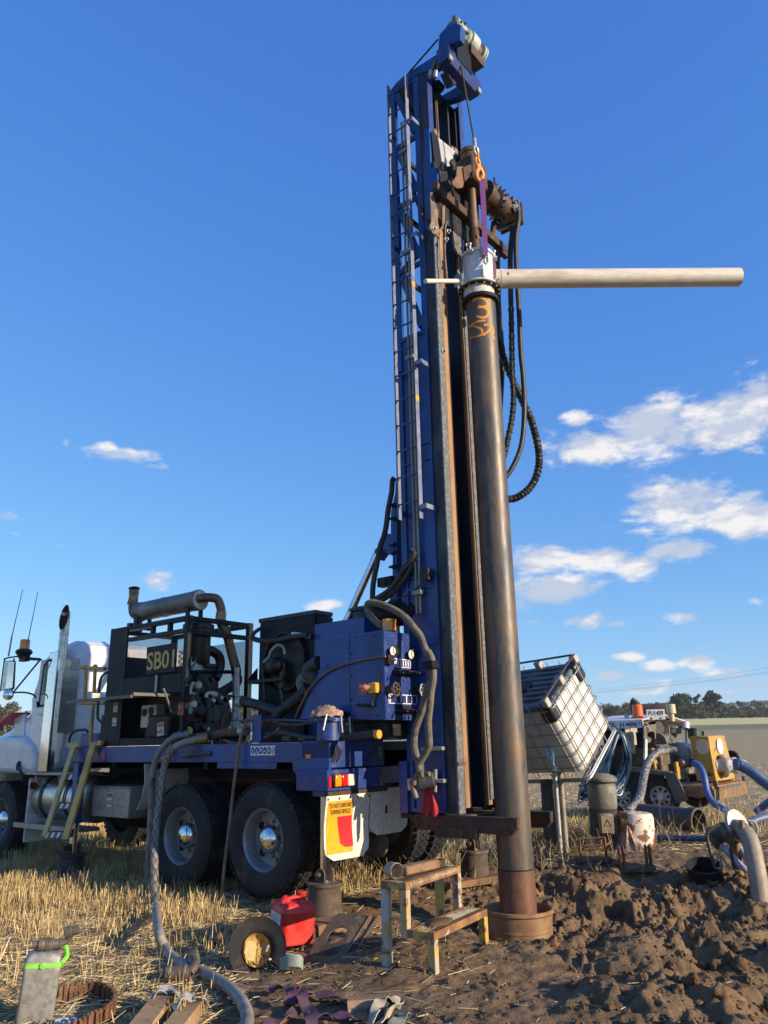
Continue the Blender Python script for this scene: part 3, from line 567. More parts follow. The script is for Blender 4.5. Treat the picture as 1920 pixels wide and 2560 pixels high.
M().prism([E(x, y, -.926) for x, y in ((946, 1890), (949.3, 1882), (952, 1890))], -TF*.002).build('warning_symbol', print_black, l)
for k in range(2): plate(E(949, 1875+4*k, -.925), TR, UP, -TF, .034, .010, .002).build('label_line', print_black, l)
M().tb(-.96, -.55, -.075, .70, 1.075, 1.262).build('bumper', blue_worn, truck, .006)
M().tb(-.80, -.60, .70, 2.4, 1.09, 1.26).build('rear_crossbeam', blue_dark, truck, .006)
M().tb(-.60, -.57, .80, 1.2, 1.27, 1.50).build('rear_beam_plate', blue_dark, truck, .004)
M().prism([T(-.95, v, z) for v, z in ((.70, 1.19), (.735, 1.10), (.735, 1.085), (.70, 1.085))], TF*.02).build('corner_bracket', galv, truck)
M().tb(-.965, -.935, -.07, .80, 1.035, 1.072).build('flap_rail', rust_dark, truck, .003)
lb = M().tb(-.985, -.962, -.02, .285, 1.105, 1.225).build('tail_lamp', black, truck, .006)
for v0, v1, m_, nm in ((.0, .085, amber, 'indicator_lens'), (.092, .175, red_lens, 'stop_lens'), (.182, .275, clear_lens, 'reversing_lens')):
    M().tb(-1.008, -.986, v0-.01, v1-.01, 1.112, 1.218).build(nm, m_, lb, .012, seg=2)
M().tb(-.972, -.962, -.068, -.028, 1.105, 1.205).build('reflector', red_lens, truck, .002)
# mudflaps
def flap(v0, v1, ztop, zbot, name_sign=False, tilt=0.0):
    f = M(); nseg = 9; r = .11; out = []
    for k in range(9): a = PI+ (PI/2)*k/8; out.append((v0+r+r*math.cos(a), zbot+r+r*math.sin(a)))
    for k in range(9): a = 1.5*PI+(PI/2)*k/8; out.append((v1-r+r*math.cos(a), zbot+r+r*math.sin(a)))
    out += [(v1, ztop), (v0, ztop)]
    curve = lambda z, v: -.955+.0+.05*math.sin(max(0, (ztop-z))*3.2)-.10*max(0, ztop-z-.25)+tilt*(v-v0)
    vs = []; bm_ = [T(curve(z, v), v, z) for v, z in out]
    # grid so that the rubber can bend
    nz, nv = 10, 8; grid = []
    for i in range(nz+1):
        z = ztop+(zbot-ztop)*i/nz
        ins = max(0, r-(z-zbot)); cut = r-math.sqrt(max(0, r*r-ins*ins))
        grid.append([T(curve(z, v0+cut+(v1-v0-2*cut)*j/nv), v0+cut+(v1-v0-2*cut)*j/nv, z) for j in range(nv+1)])
    th = TF*.014; w_ = nv+1; vs = [p for row in grid for p in row]; N_ = len(vs); vs2 = [p+th for p in vs]; fs = []
    for i in range(nz):
        for j in range(nv): a = i*w_+j; fs.append((a, a+1, a+1+w_, a+w_)); fs.append((a+N_, a+w_+N_, a+1+w_+N_, a+1+N_))
    bd = list(range(w_))+[i*w_+nv for i in range(1, nz+1)]+[nz*w_+j for j in range(nv-1, -1, -1)]+[i*w_ for i in range(nz-1, 0, -1)]
    for i in range(len(bd)): a, b_ = bd[i], bd[(i+1) % len(bd)]; fs.append((a, b_, b_+N_, a+N_))
    f.add(vs+vs2, fs); o = f.build('mudflap', flap_m, truck); return o, curve
fl, cv_ = flap(-.075, .545, 1.035, .475)
def onflap(v, z, d=.004): return T(cv_(z, v)-d, v, z)
def flapstrip(poly_rows, name, m, par, d):
    f = M(); vs = []; 
    for z, a, b_ in poly_rows: vs += [onflap(a, z, d), onflap(b_, z, d)]
    for z, a, b_ in poly_rows: vs += [onflap(a, z, d-.002), onflap(b_, z, d-.002)]
    k = len(poly_rows); fs = [(2*i, 2*i+1, 2*i+3, 2*i+2) for i in range(k-1)]
    f.add(vs, fs); return f.build(name, m, par)
zs = [.985-.0455*i for i in range(11)]
sg = flapstrip([(z, -.05, .30) for z in zs], 'placard', sign_yellow, fl, .004)
flapstrip([(z, .09+.055*(i/6), .292+.02*(i/6)) for i, z in enumerate([.845-.047*k for k in range(6)])]+[(.575, .20, .31)], 'red_panel', sign_red, sg, .007)
for s_, z in (('"DO NOT OVERTAKE"', .945), ('TURNING VEHICLE', .890)):
    w_ = .32 if 'DO' in s_ else .28
    text('placard_lettering', s_, print_black, onflap(.125, z, .008), TR, UP, .040, sg, depth=.001, fit=w_, bold=.012)
for v in (-.055, .1, .25, .36, .52): M().lathe(onflap(v, 1.005, .0), -TF, [(.012, 0), (.010, .006), (0, .008)], 8).build('flap_bolt', rust_dark, fl)
f2, _ = flap(.575, 1.165, 1.06, .63)
M().tb(-.93, -.915, .80, .83, .82, .93).build('flap_slit', rust_dark, f2)
# brake chamber
M().lathe(T(-.62, .98, .50), -TF, [(.0, -.12), (.10, -.1), (.125, .0), (.13, .015), (.125, .03), (.12, .09), (.09, .125), (.03, .14), (0, .14)], 24).tube(sm([T(-.6, .74, .52), T(-.72, .66, .45), T(-.74, .82, .38)], 5), .016, 6).build('brake_chamber', rust_mud, truck)
# lights and plates along the deck
for px in (409.5, 771): M().cb(S(px, 1897 if px < 600 else 1891, -.004), TF, UP, TR, .034, .02, .01).build('side_marker', amber, truck, .004)
sp_ = plate(S(657, 1876.5, -.003), -TF, UP, -TR, .365, .093, .003); ppe = sp_.build('safety_sign', print_white, truck)
for k in range(6):
    o_ = S(657, 1876.5, -.0065)-TF*(-.15+.06*k); col_ = print_blue if k < 5 else sign_red
    d = M(); d.prism([o_+TF*(.027*math.cos(2*PI*j/20))+UP*(.036*math.sin(2*PI*j/20)) for j in range(20)], -TR*.002); dd = d.build('symbol_disc', col_, ppe)
    i_ = M(); o2 = o_-TR*.003
    if k == 5:
        i_.prism([o2+TF*(.019*math.cos(2*PI*j/20))+UP*(.026*math.sin(2*PI*j/20)) for j in range(20)], -TR*.001); i_.build('symbol', print_white, dd) if False else None
        q = M(); q.prism([o2+TF*(.020*math.cos(2*PI*j/20))+UP*(.028*math.sin(2*PI*j/20)) for j in range(20)], -TR*.0012); q.build('symbol_field', print_white, ppe)
        q = M(); o3 = o2-TR*.0018; q.ob(o3-TF*.012-UP*.004, TF*.024, UP*.008, -TR*.001); q.build('cigarette_symbol', print_black, ppe); q = M(); q.ob(o3-TR*.002+TF*.013-UP*.022, -TF*.026+UP*.044, -TF*.004-UP*.003, -TR*.001); q.build('bar_symbol', sign_red, ppe); continue
    if k in (0, 1): i_.ob(o2-UP*.02+TF*.004, -TF*.010, UP*.036, -TR*.001).ob(o2-UP*.022+TF*.004, -TF*.018, UP*.012, -TR*.001)
    elif k == 2: i_.prism([o2+TF*(.014*math.cos(2*PI*j/12))+UP*(.016*math.sin(2*PI*j/12)+.004) for j in range(12)], -TR*.001).ob(o2-TF*.02+UP*.0, TF*.04, UP*.004, -TR*.001)
    elif k == 3: i_.prism([o2+TF*(.016*math.cos(PI*j/8))-UP*(.018*math.sin(PI*j/8)) for j in range(9)], -TR*.001)
    else: i_.prism([o2+TF*(.012*math.cos(2*PI*j/12))+UP*(.018*math.sin(2*PI*j/12)) for j in range(12)], -TR*.001)
    i_.build('symbol', print_white, ppe)
def danger(o, ax, ay, nn, w, h, par, top=label_red, lines=2, word='NO'):
    pl = plate(o, ax, ay, nn, w, h, .002).build('warning_label', paper, par); nn = Vector(nn); o = Vector(o); ay = Vector(ay); ax = Vector(ax)
    plate(o+ay*h*.30+nn*.0022, ax, ay, nn, w*.86, h*.26, .001).build('label_heading', top, pl)
    if word: text('label_lettering', word, print_black, o-ay*h*.18-ax*w*.18+nn*.002, ax, ay, h*.26, pl, depth=.001, bold=.02)
    for k in range(lines): plate(o-ay*h*(.10+.16*k)+ax*w*.25+nn*.0022, ax, ay, nn, w*.32, h*.06, .001).build('label_line', print_black, pl)
    return pl
# isolation labels on the beam
for px, py in ((257.5, 1890), (430, 1883)):
    o_ = S(px, py, -.003); q = plate(o_, -TF, UP, -TR, .085, .115, .002).build('isolation_label', label_red, truck)
    text('label_lettering', 'ISOLATION', paper, o_+UP*.02-TR*.0025, -TF, UP, .016, q, depth=.0005, fit=.07); text('label_lettering', 'POINT', paper, o_-UP*.018-TR*.0025, -TF, UP, .018, q, depth=.0005, fit=.05)
    M().prism([o_+UP*.058+TF*.03-TR*.0, o_+UP*.058-TF*.03, o_+UP*.085], -TR*.002).build('label_arrow', label_red, q)
q = plate(S(243, 1879, -.003), -TF, UP, -TR, .04, .09, .002).build('yellow_label', sign_yellow, truck)
for k in range(3): plate(S(243, 1874+5*k, -.0065), -TF, UP, -TR, .026, .012, .001).build('label_line', print_black, q)
# tool box, tanks, steps
tbx = M().tb(2.30, 3.09, .0, .48, .70, 1.035).build('tool_box', alu_dull, truck, .008)
M().tb(2.29, 3.10, -.004, .485, 1.036, 1.05).build('tool_box_lid', alu_dull, tbx, .003)
danger(S(274, 1999, -.004), -TF, UP, -TR, .12, .165, tbx)
tk = M().lathe(T(3.46, .34, .865), TF, [(0, -.06), (.14, -.05), (.25, -.02), (.29, 0), (.295, .02), (.295, 1.24), (.28, 1.27), (.15, 1.3), (0, 1.31)], 40).build('fuel_tank', alu, truck)
for u in (3.80, 4.42):
    for d in (0, .05): M().lathe(T(u+d, .34, .865), TF, [(.297, 0), (.301, 0), (.301, .022), (.297, .022)], 40, True).build('tank_strap', black, tk)
M().tb(3.35, 4.78, -.03, .30, 1.165, 1.20).build('step_plate', alu_dull, truck, .004); M().tb(3.30, 4.86, -.08, .26, .50, .545).tb(3.30, 4.86, -.08, -.06, .545, .56).build('step_plate', alu_dull, truck, .004)
for u in (3.9, 4.5): M().tube([T(u, -.02, 1.165), T(u, .0, 1.08), T(u, .06, 1.03)], .015, 6).build('step_bracket', alu_dull, truck)
M().lathe(T(2.45, .62, .84), TF, [(0, -.04), (.2, -.03), (.31, 0), (.32, .03), (.32, .9), (.3, .93), (0, .95)], 32).build('second_tank', black, truck)
M().tb(4.72, 4.76, .02, .62, .30, 1.12).build('front_mudflap', white_dirty, truck, .01); M().tb(4.70, 4.72, .02, .35, .98, 1.06).build('reflector_strip', dark_red, truck)
# jacks: sleeve, rod, drum foot
def jack(u, v, zt, zr, zf, foot_r=.155, sw=.085, m=rust_mud, fh=.28):
    M().lathe(T(u, v, zf+fh-.02), UP, [(.047, 0), (.047, zt-zf-fh), (.0, zt-zf-fh)], 24).build('jack_rod', chrome, truck)
    M().tb(u-sw, u+sw, v-sw, v+sw, zr, zt).build('jack_sleeve', blue, truck, .006)
    M().lathe(T(u, v, zf), UP, [(foot_r*1.04, 0), (foot_r*1.07, .01), (foot_r*1.03, .06), (foot_r, .07), (foot_r*.97, fh-.035), (foot_r*1.08, fh-.028), (foot_r*1.10, fh-.012), (foot_r*1.08, fh), (0, fh+.001)], 36).build('jack_foot', m, truck)
    for s_ in (-1, 1): M().prism([T(u+a, v+s_*.062, zf+fh+b) for a, b in ((-.05, 0), (.05, 0), (.05, .08), (.03, .115), (-.03, .115), (-.05, .08))], TR*.018).build('foot_lug', m, truck)
    M().cyl(T(u, v-.13, zf+fh+.07), T(u, v+.10, zf+fh+.07), .017, 10).lathe(T(u, v-.115, zf+fh+.07), TR, [(.03, 0), (.03, .03), (0, .031)], 6).build('foot_pin', rust_dark, truck)
jack(-.77, .095, 1.3, 1.02, .0, foot_r=.155)
jack(tc(S(174, 2213, -.12))[0], -.12, 1.32, .62, -.06, foot_r=.16, sw=.055, fh=.34, m=mat('dark_dirty_drum', (.03, .026, .023), .7, 0, c2=(.05, .042, .034), sc=6))
jack(-1.02, 2.22, 1.3, 1.0, .06, foot_r=.15)
# the blue jack head standing on the rear corner of the deck
JU = tc(S(822, 1830, .03))[0]
M().lathe(T(JU, .03, 1.525), UP, [(.115, 0), (.115, .17), (.15, .172), (.15, .205), (0, .206)], 28).build('jack_head', blue_worn, truck)
M().tb(JU-.14, JU+.14, -.11, .14, 1.705, 1.725).build('jack_head_flange', blue, truck, .004)
for (x0, y0, x1, y1) in ((817, 1785, 808, 1826), (852, 1789, 856, 1831), (873, 1792, 876, 1833)): M().cyl(E(x0, y0, JU-.15), E(x1, y1, JU-.15), .010, 8).build('locking_pin', galv, truck)
# cab, hood, guards
zc = [(4.2, 1.22), (4.2, 2.78), (4.25, 2.92), (4.36, 2.985), (4.62, 2.95), (5.0, 2.86), (5.14, 2.78), (5.17, 2.70), (5.40, 2.22), (5.36, 1.9), (5.36, 1.22)]
cab = M().prism([T(u, .22, z) for u, z in zc], TR*2.02).build('cab', white_paint, truck, .11, seg=4)
M().prism([T(u, .42, z) for u, z in ((5.25, 1.2), (5.25, 2.18), (5.45, 2.13), (5.9, 1.98), (6.4, 1.80), (7.1, 1.62), (7.3, 1.5), (7.3, .9), (6.6, .9), (6.4, 1.2))], TR*1.62).build('bonnet', white_paint, truck, .12, seg=4)
for v0 in (.16, 1.78): M().prism([T(u, v0, z) for u, z in ((4.93, 1.16), (4.93, 1.42), (5.05, 1.58), (5.35, 1.67), (5.9, 1.70), (6.5, 1.65), (6.95, 1.4), (7.1, 1.0), (6.8, 1.0), (6.55, 1.2), (5.4, 1.16))], TR*.52).build('wheel_guard', white_paint, truck, .07, seg=3)
M().prism([S(x, y, .26) for x, y in ((-2, 1800), (-2, 1812), (10, 1800), (31, 1784), (28, 1780))], TR*.3).build('bonnet_trim', red_plastic, truck, .01)
dr = M().prism([S(x, y, .205) for x, y in ((102, 1652), (138, 1640), (128, 1884), (82, 1880), (79, 1850), (90, 1742))], TR*.03).build('door', white_paint, cab, .02, seg=2)
M().prism([S(x, y, .195) for x, y in ((108, 1662), (124, 1646), (133, 1646), (124, 1766), (94, 1768))], TR*.01).build('window_seal', black, cab, .004)
M().prism([S(x, y, .188) for x, y in ((112, 1668), (125, 1652), (131, 1652), (123, 1759), (100, 1762))], TR*.008).build('door_window', glass, cab)
M().tube([S(93, 1754, .18), S(94.5, 1768, .18)], .014, 6).build('door_hinge', black, cab)
M().prism([S(x, y, .19) for x, y in ((68, 1868), (72, 1868), (74.5, 1889), (71, 1890))], TR*.03).build('door_handle', black, cab)
text('door_lettering', 'Drilling', mat('faded_print', (.50, .50, .58), .5), S(100, 1787, .20), -TF, UP, .05, dr, depth=.004)
vt = M(); vt.prism([S(x, y, .405) for x, y in ((35, 1792), (45, 1786), (62, 1786), (60, 1846), (44, 1850), (35, 1842))], TR*.05); vt.build('bonnet_vent', white_paint, truck, .015, seg=2)
M().lathe(T(4.55, .85, 2.95), UP, [(.05, 0), (.05, .06), (0, .09)], 16).build('cab_horn', chrome, cab)
M().tube(sm([S(46, 1916, .15), S(50, 1925, .1), S(56, 1938, .1), S(58, 1950, .12)], 4), .02, 8).ell(S(47, 1915, .15), TF*.04, TR*.04, UP*.07).build('guard_latch', black, truck)
# exhaust stack behind the cab door
ua = tc(S(105, 1780, -.02))[0]; ub = tc(S(131, 1780, -.04))[0]; uc = tc(S(146, 1780, .06))[0]
zb_, zt_ = 1.205, 2.80
sh = M(); arc = [(ua, .12), (ua-.01, .02), (ua-.06, -.03), (ub+.02, -.045), (ub, -.04)]; sh.prism([T(u, v, zb_) for u, v in arc+[(ub, .0), (ua-.06, .02), (ua-.03, .12)]], UP*(zt_-zb_)); sh.build('heat_shield', chrome, truck, .01, seg=3)
M().prism([T(u, v, zb_) for u, v in ((ub, -.042), (uc, .05), (uc, .07), (ub, -.015))], UP*(zt_-zb_+.03)).build('shield_strip', alu, truck)
M().prism([T(u, v, zb_+.5) for u, v in ((uc, .06), (uc-.02, .30), (uc, .30), (uc+.05, .07))], UP*(zt_-zb_-.6)).build('shield_side', alu, truck)
sc_ = E(157, 1620, 4.28); sc_ = T(4.28, tc(sc_)[1], 0)
stk = sm([sc_+UP*2.5, sc_+UP*2.9, sc_+UP*3.12, sc_+UP*3.26-TF*.012-TR*.01, sc_+UP*3.36-TF*.04-TR*.03], 5)
M().tube(stk, .062, 20).build('exhaust_stack', alu, truck)
e_ = stk[-1]; nn_ = (-TF*.55-TR*.62+UP*.28).normalized(); aa = UP.cross(nn_).normalized(); bb = nn_.cross(aa)
ring = [e_-UP*.10+nn_*.045+aa*(.058*math.cos(2*PI*j/20))+bb*(.20*math.sin(2*PI*j/20)) for j in range(20)]
M().prism(ring, nn_*.004).build('stack_mouth', opening_shade, truck)
M().tb(4.22, 4.34, .1, .35, 2.62, 2.68).tb(4.2, 4.24, .18, .30, 2.55, 2.72).build('stack_bracket', galv, truck, .004)
# mirror, arms, beacon, aerials
vm = -.12
arm = M()
for ps in ([(18, 1645), (45, 1641), (62, 1644), (100, 1647)], [(62, 1648), (100, 1650)], [(35, 1729), (100, 1650)], [(28, 1732), (60, 1731), (84, 1737), (89, 1745)], [(35, 1646), (30, 1728)], [(12, 1645), (1, 1728)], [(18, 1645), (12, 1647)]): arm.tube(sm([S(x, y, vm) for x, y in ps], 4), .012, 8)
arm.tube([S(28, 1732, vm), S(30, 1733, .2)], .012, 8); arm.tube([S(100, 1648, vm), S(104, 1650, .22)], .012, 8); arm.build('mirror_arm', black, truck)
mh = M().prism([S(x, y, vm-.02) for x, y in ((11, 1652), (28, 1651), (24, 1724), (1, 1727))], TR*.05-TF*.06).build('mirror', alu, truck, .012)
ctr = S(15, 1690, vm-.02); M().prism([S(x, y, vm-.025)-TF*.065 for x, y in ((16, 1656), (30, 1655), (25, 1720), (8, 1722))], -TF*.004).build('mirror_glass', mirror_m, truck)
M().lathe(S(21, 1737, vm-.05), -TF*.8-TR*.6, [(.075, 0), (.075, .012), (.05, .03), (0, .038)], 20).build('convex_mirror', mirror_m, truck)
bc = S(59, 1640, vm); M().lathe(bc-UP*.03, UP, [(.07, 0), (.075, .02), (.12, .08), (.10, .12), (.062, .13), (.0, .131)], 20).tb(tc(bc)[0]-.12, tc(bc)[0]+.05, vm-.04, vm+.04, tc(bc)[2]-.08, tc(bc)[2]-.01).build('beacon_base', black, truck)
M().lathe(bc+UP*.10, UP, [(.07, 0), (.068, .12), (.06, .135), (0, .136)], 20).build('beacon_lens', amber, truck)
for p0, p1, p2 in (((21, 1641), (30, 1590), (57, 1473)), ((62, 1640), (70, 1602), (95, 1478))):
    a = M().tube([S(*p0, vm), S(*p1, vm)], [.014, .012], 8).build('aerial', steel, truck); M().tube([S(*p1, vm), S(*p2, vm)], [.007, .004], 6).build('aerial_whip', black, a)
# hand rails on the deck by the ladder
hr = M()
for ps in ([(203, 1669), (264, 1672)], [(198, 1758), (262, 1758)], [(215, 1669), (212, 1757)], [(238, 1667), (234, 1756), (230, 1800), (226, 1866)]): hr.tube([S(x, y, .06) for x, y in ps], .024, 10)
for (x, y) in ((215, 1669), (238, 1667), (234, 1757)): hr.ell(S(x, y, .06), TF*.034, TR*.034, UP*.034)
hr.build('hand_rail', yellow, truck)
M().tube(sm([S(x, y, .03) for x, y in ((268, 1681), (256, 1690), (249, 1712), (244, 1785), (248, 1800), (258, 1808), (261, 1798))], 5), .017, 10).build('grab_handle', rust_mud, truck)
M().tb(3.15, 3.7, .12, .5, 1.515, 1.68).build('battery_box', blue, truck, .01); M().tube(sm([S(x, y, .1) for x, y in ((174, 1868), (174, 1846), (186, 1829), (212, 1824), (220, 1830))], 5), .016, 8).build('battery_strap', black, truck); M().tb(2.98, 3.2, .1, .3, 1.515, 1.9).build('valve_block', black, truck)
# hydraulic lines lying on the deck edge
dl = [([(455, 1858), (520, 1842), (560, 1832), (600, 1830)], .045, rust_mud), ([(560, 1850), (585, 1858), (625, 1855), (680, 1836), (700, 1818)], .016, brown_hose), ([(600, 1802), (680, 1800), (760, 1802), (800, 1806), (870, 1812)], .012, blue), ([(690, 1808), (740, 1812), (790, 1806), (870, 1810)], .013, rust_mud),
      ([(660, 1836), (690, 1834), (740, 1840), (800, 1846)], .022, hose_m), ([(400, 1845), (470, 1842), (530, 1833), (590, 1836)], .03, hose_m), ([(640, 1840), (655, 1822), (660, 1805), (680, 1802), (700, 1806)], .022, rust_dark), ([(700, 1830), (780, 1846), (860, 1840)], .03, hose_m), ([(850, 1845), (900, 1838), (935, 1834)], .034, hose_m), ([(560, 1790), (556, 1812), (552, 1850), (556, 1862), (600, 1862)], .010, purple_dusty)]
for ps, r, m_ in dl: M().tube(sm([S(x, y, .10) for x, y in ps], 6), r, 10).build('hydraulic_line', m_, truck)
for (x, y, r) in ((610, 1827, .05), (648, 1835, .045), (720, 1847, .035), (655, 1810, .05), (760, 1848, .03)): M().cyl(S(x-9, y+1, .1), S(x+9, y, .1), r, 12).build('pipe_coupling', galv if x < 630 else rust_mud, truck)
M().lathe(S(938, 1836, .10), -TF, [(.035, 0), (.04, .01), (.04, .05), (0, .052)], 12).build('hose_cap', sign_yellow, truck)
M().tb(.10, .24, .05, .12, 1.52, 1.80).build('valve_post', blue, truck, .005)
for px in (530, 623): M().cyl(S(px, 1850, .03), S(px, 1868, .03), .006, 6).build('deck_pin', paper, truck)
M().tube(sm([S(455, 1893, -.03), S(480, 1889, -.04), S(505, 1886, -.04), S(520, 1884, -.02)], 4), .012, 8).ell(S(520, 1884, -.02), TF*.03, TR*.02, UP*.03).build('deck_tie', rust_mud, truck)
# fork ladder hooked on the deck edge
lad = thing('access_ladder', 'yellow ladder with striped treads hooked onto the blue deck behind the cab', 'ladder', S(150, 2090, -.4))
def lp_(px, py):                                       # the ladder leans out from the deck edge
    t_ = (py-1855)/240.0; return S(px, py, -.03-.36*t_)
for (x0, y0, x1, y1) in ((188, 1858, 111, 2091), (236, 1856, 163, 2099)):
    a, b_ = lp_(x0, y0), lp_(x1, y1); M().strip([a, b_], TF*-.125 if x0 > 200 else TF*-.10, .03).build('stringer', yellow if x0 > 200 else mat('rusty_pale_yellow_paint', (.50, .36, .11), .5, 0, c2=(.40, .28, .09), sc=4, c3=(.12, .055, .025), sc3=20, lo3=.62, hi3=.66), lad, .003)
M().prism([lp_(x, y)-TR*.02 for x, y in ((173, 1857), (200, 1856), (200, 1867), (174, 1872))], TR*.03).build('hook_plate', yellow, lad, .004); M().prism([lp_(x, y)-TR*.01 for x, y in ((225, 1856), (254, 1850), (254, 1862), (240, 1866))], TR*.05).build('hook_plate', yellow, lad, .004)
for (x0, x1, y0, y1) in ((150, 202, 1936, 1950), (128, 180, 2007, 2023), (106, 158, 2079, 2096)):
    tr = M().prism([lp_(x, y) for x, y in ((x0, y0), (x1, y0+1), (x1-3, y1), (x0-1, y1-1))], TR*.14).build('tread', mat('brown_tread', (.13, .095, .06), .6, .1, c2=(.08, .055, .04), sc=10), lad, .003)
    for k in range(3):
        xx = x0+6+14*k; M().prism([lp_(xx+7, y0+2)-TR*.003, lp_(xx+12, y0+2)-TR*.003, lp_(xx+5, y1-2)-TR*.003, lp_(xx, y1-2)-TR*.003], TR*.002).build('tread_stripe', print_white, tr)
# ---------------------------------------------------------------- power pack on the deck
P5 = lambda x, y: (240+x/3.95, 1440+y/3.95)
P6 = lambda x, y: (600+x/3.19, 1480+y/3.19)
pk = thing('power_pack', 'black framed engine pack with SB01 sign and long muffler on the deck', 'engine pack', T(2.2, .5, 1.51))
U0, U1, V0, V1, Z0, Z1 = 1.38, 3.02, .02, 1.03, 1.515, 2.985
fr = M()
for (u, v) in ((U0, V0), (U0, V1-.07), (U1-.07, V0), (U1-.07, V1-.07)):
    M().tb(u, u+.07, v, v+.07, Z0, Z1).build('frame_post', navy, pk, .004)
for v in (V0, V1-.07): M().tb(U0+.07, U1-.07, v+.002, v+.068, Z1-.06, Z1-.002).build('frame_rail', navy, pk, .004); M().tb(U0+.07, U1-.07, v+.002, v+.068, Z0, Z0+.09).build('frame_rail', navy, pk, .004)
M().tb(U0+.07, 2.62, V0+.004, V0+.06, Z1-.20, Z1-.15).build('frame_rail', black, pk, .004)
for u in (1.75, 2.1): M().tb(u, u+.05, V0+.01, V0+.06, Z1-.15, Z1-.06).build('frame_strut', navy, pk)
for z in (Z1-.06, Z1-.22, Z0): M().tb(U0+.004, U0+.064, V0+.07, V1-.07, z, z+.055).build('frame_rail', navy, pk, .004)
M().tb(U1-.06, U1-.004, V0+.07, V1-.07, Z1-.06, Z1-.005).build('frame_rail', navy, pk, .004)
# solid front panel and sheet round the openings
M().tb(2.62, 2.95, V0-.004, V0+.02, Z0+.02, Z1-.02).build('side_panel', navy, pk, .003)
M().tb(2.955, 3.018, V0+.07, V1-.07, Z0+.05, Z1-.35).build('front_panel', navy, pk)
M().tb(U0+.07, 2.62, V0-.002, V0+.02, 2.10, 2.32).build('side_panel', navy, pk, .003)
# expanded metal screens: a lattice of thin strands
def screen(name, p00, du, dv, nu, nv, m, par, w=.0035):
    s = M(); p00, du, dv = Vector(p00), Vector(du), Vector(dv); nn = du.cross(dv).normalized()
    k = nu+nv; lu, lv = du.length, dv.length; eu, ev = du/lu, dv/lv
    step = lu/nu; sl = .5
    def seg(x0, y0, x1, y1):
        a, b_ = p00+eu*x0+ev*y0, p00+eu*x1+ev*y1; d = (b_-a).normalized(); sd = nn.cross(d)*w/2; h = nn*w*.35
        s.add([a-sd, a+sd, a+h, b_-sd, b_+sd, b_+h], [(0, 1, 4, 3), (1, 2, 5, 4), (2, 0, 3, 5)])
    c = -lv/sl
    n_ = int((lu+lv/sl)/step)
    for i in range(n_+1):
        x = -lv/sl+i*step                              # rising strands
        xa, ya = (x, 0) if x >= 0 else (0, -x*sl); xb = x+lv/sl; yb = lv
        if xb > lu: yb = lv-(xb-lu)*sl; xb = lu
        if xb > xa+.01: seg(xa, ya, xb, yb); seg(lu-xa, ya, lu-xb, yb)
    return s.build(name, m, par)
screen('mesh_screen', T(2.62, V0+.01, 2.32), -TF*1.17, UP*.47, 46, 20, black, pk)
screen('mesh_screen', T(2.9, V1-.02, 2.05), -TF*1.45, UP*.72, 58, 26, black, pk, .005)
screen('mesh_screen', T(2.9, V1-.02, 1.6), -TF*1.0, UP*.42, 40, 16, black, pk, .005)
# sign
a, b_, c, d = [S(*P5(x, y), .004) for x, y in ((507, 706), (792, 660), (783, 940), (497, 975))]
sgn = M().prism([a, b_, c, d], -TR*.006).build('sign_board', navy, pk)
cx = (a+b_+c+d)/4-TR*.006
text('sign_lettering', 'SB01', print_gold, cx-UP*.012, -TF, UP, .215, sgn, depth=.003, bold=.018, fit=.545)
# side hatch propped open like an awning
uo = 1.62; M().prism([T(3.0, -.50, 2.03), T(uo, -.50, 2.03), T(uo, .0, 2.075), T(3.0, .0, 2.075)], UP*.022).build('hatch', navy, pk, .003)
M().tb(uo, 3.0, -.52, -.50, 2.025, 2.06).build('hatch_lip', mat('dull_dark_edge', (.10, .10, .095), .5, .3), pk); M().tb(uo-.02, uo, -.50, -.0, 2.05, 2.085).build('hatch_lip', MATS['dull_dark_edge'], pk)
M().cyl(S(*P5(668, 1112), -.2), S(*P5(748, 1345), .0), .012, 8).build('hatch_stay', galv, pk)
M().cb(T(2.72, -.3, 2.10), TF, TR, UP, .02, .05, .04).build('hatch_latch', alu, pk)
M().tb(1.9, 1.93, -.005, .02, 2.12, 2.32).build('hinge_strap', galv, pk)
# controls in the locker
M().tb(2.05, 2.36, .12, .32, 1.72, 1.99).build('gauge_box', galv, pk, .006)
for (u, z, r) in ((2.29, 1.90, .045), (2.15, 1.915, .045), (2.15, 1.835, .04)): M().lathe(T(u, .118, z), -TR, [(r, 0), (r, .01), (r*.85, .012), (0, .012)], 20).build('gauge', black, pk)
M().tb(2.08, 2.2, .117, .12, 1.745, 1.775).build('gauge_label', black, pk)
bb_ = M().prism([T(u, .0, z) for u, z in ((2.10, 1.60), (1.62, 1.60), (1.62, 1.85), (2.02, 1.86))], TR*.3).build('battery_case', black, pk, .02)
danger(S(*P5(638, 1512), -.005), (-TF+UP*.12).normalized(), (UP+TF*.10).normalized(), -TR, .13, .15, bb_)
M().tb(2.2, 2.6, .5, .7, 1.6, 1.78).build('oil_can', print_gold, pk, .02)
for x, y in ((195, 1297), (182, 1440)): danger(S(*P5(x, y), .012), -TF, UP, -TR, .10, .115 if y < 1400 else .10, pk, top=paper if y > 1400 else label_red, word='NO' if y > 1400 else '')
M().cb(S(*P5(840, 1313), .008), TF, UP, TR, .05, .07, .006).build('isolator_label', label_red, pk); M().lathe(S(*P5(845, 1305), -.0), -TR, [(.03, 0), (.03, .03), (0, .035)], 12).build('isolator_knob', copper_rag, pk)
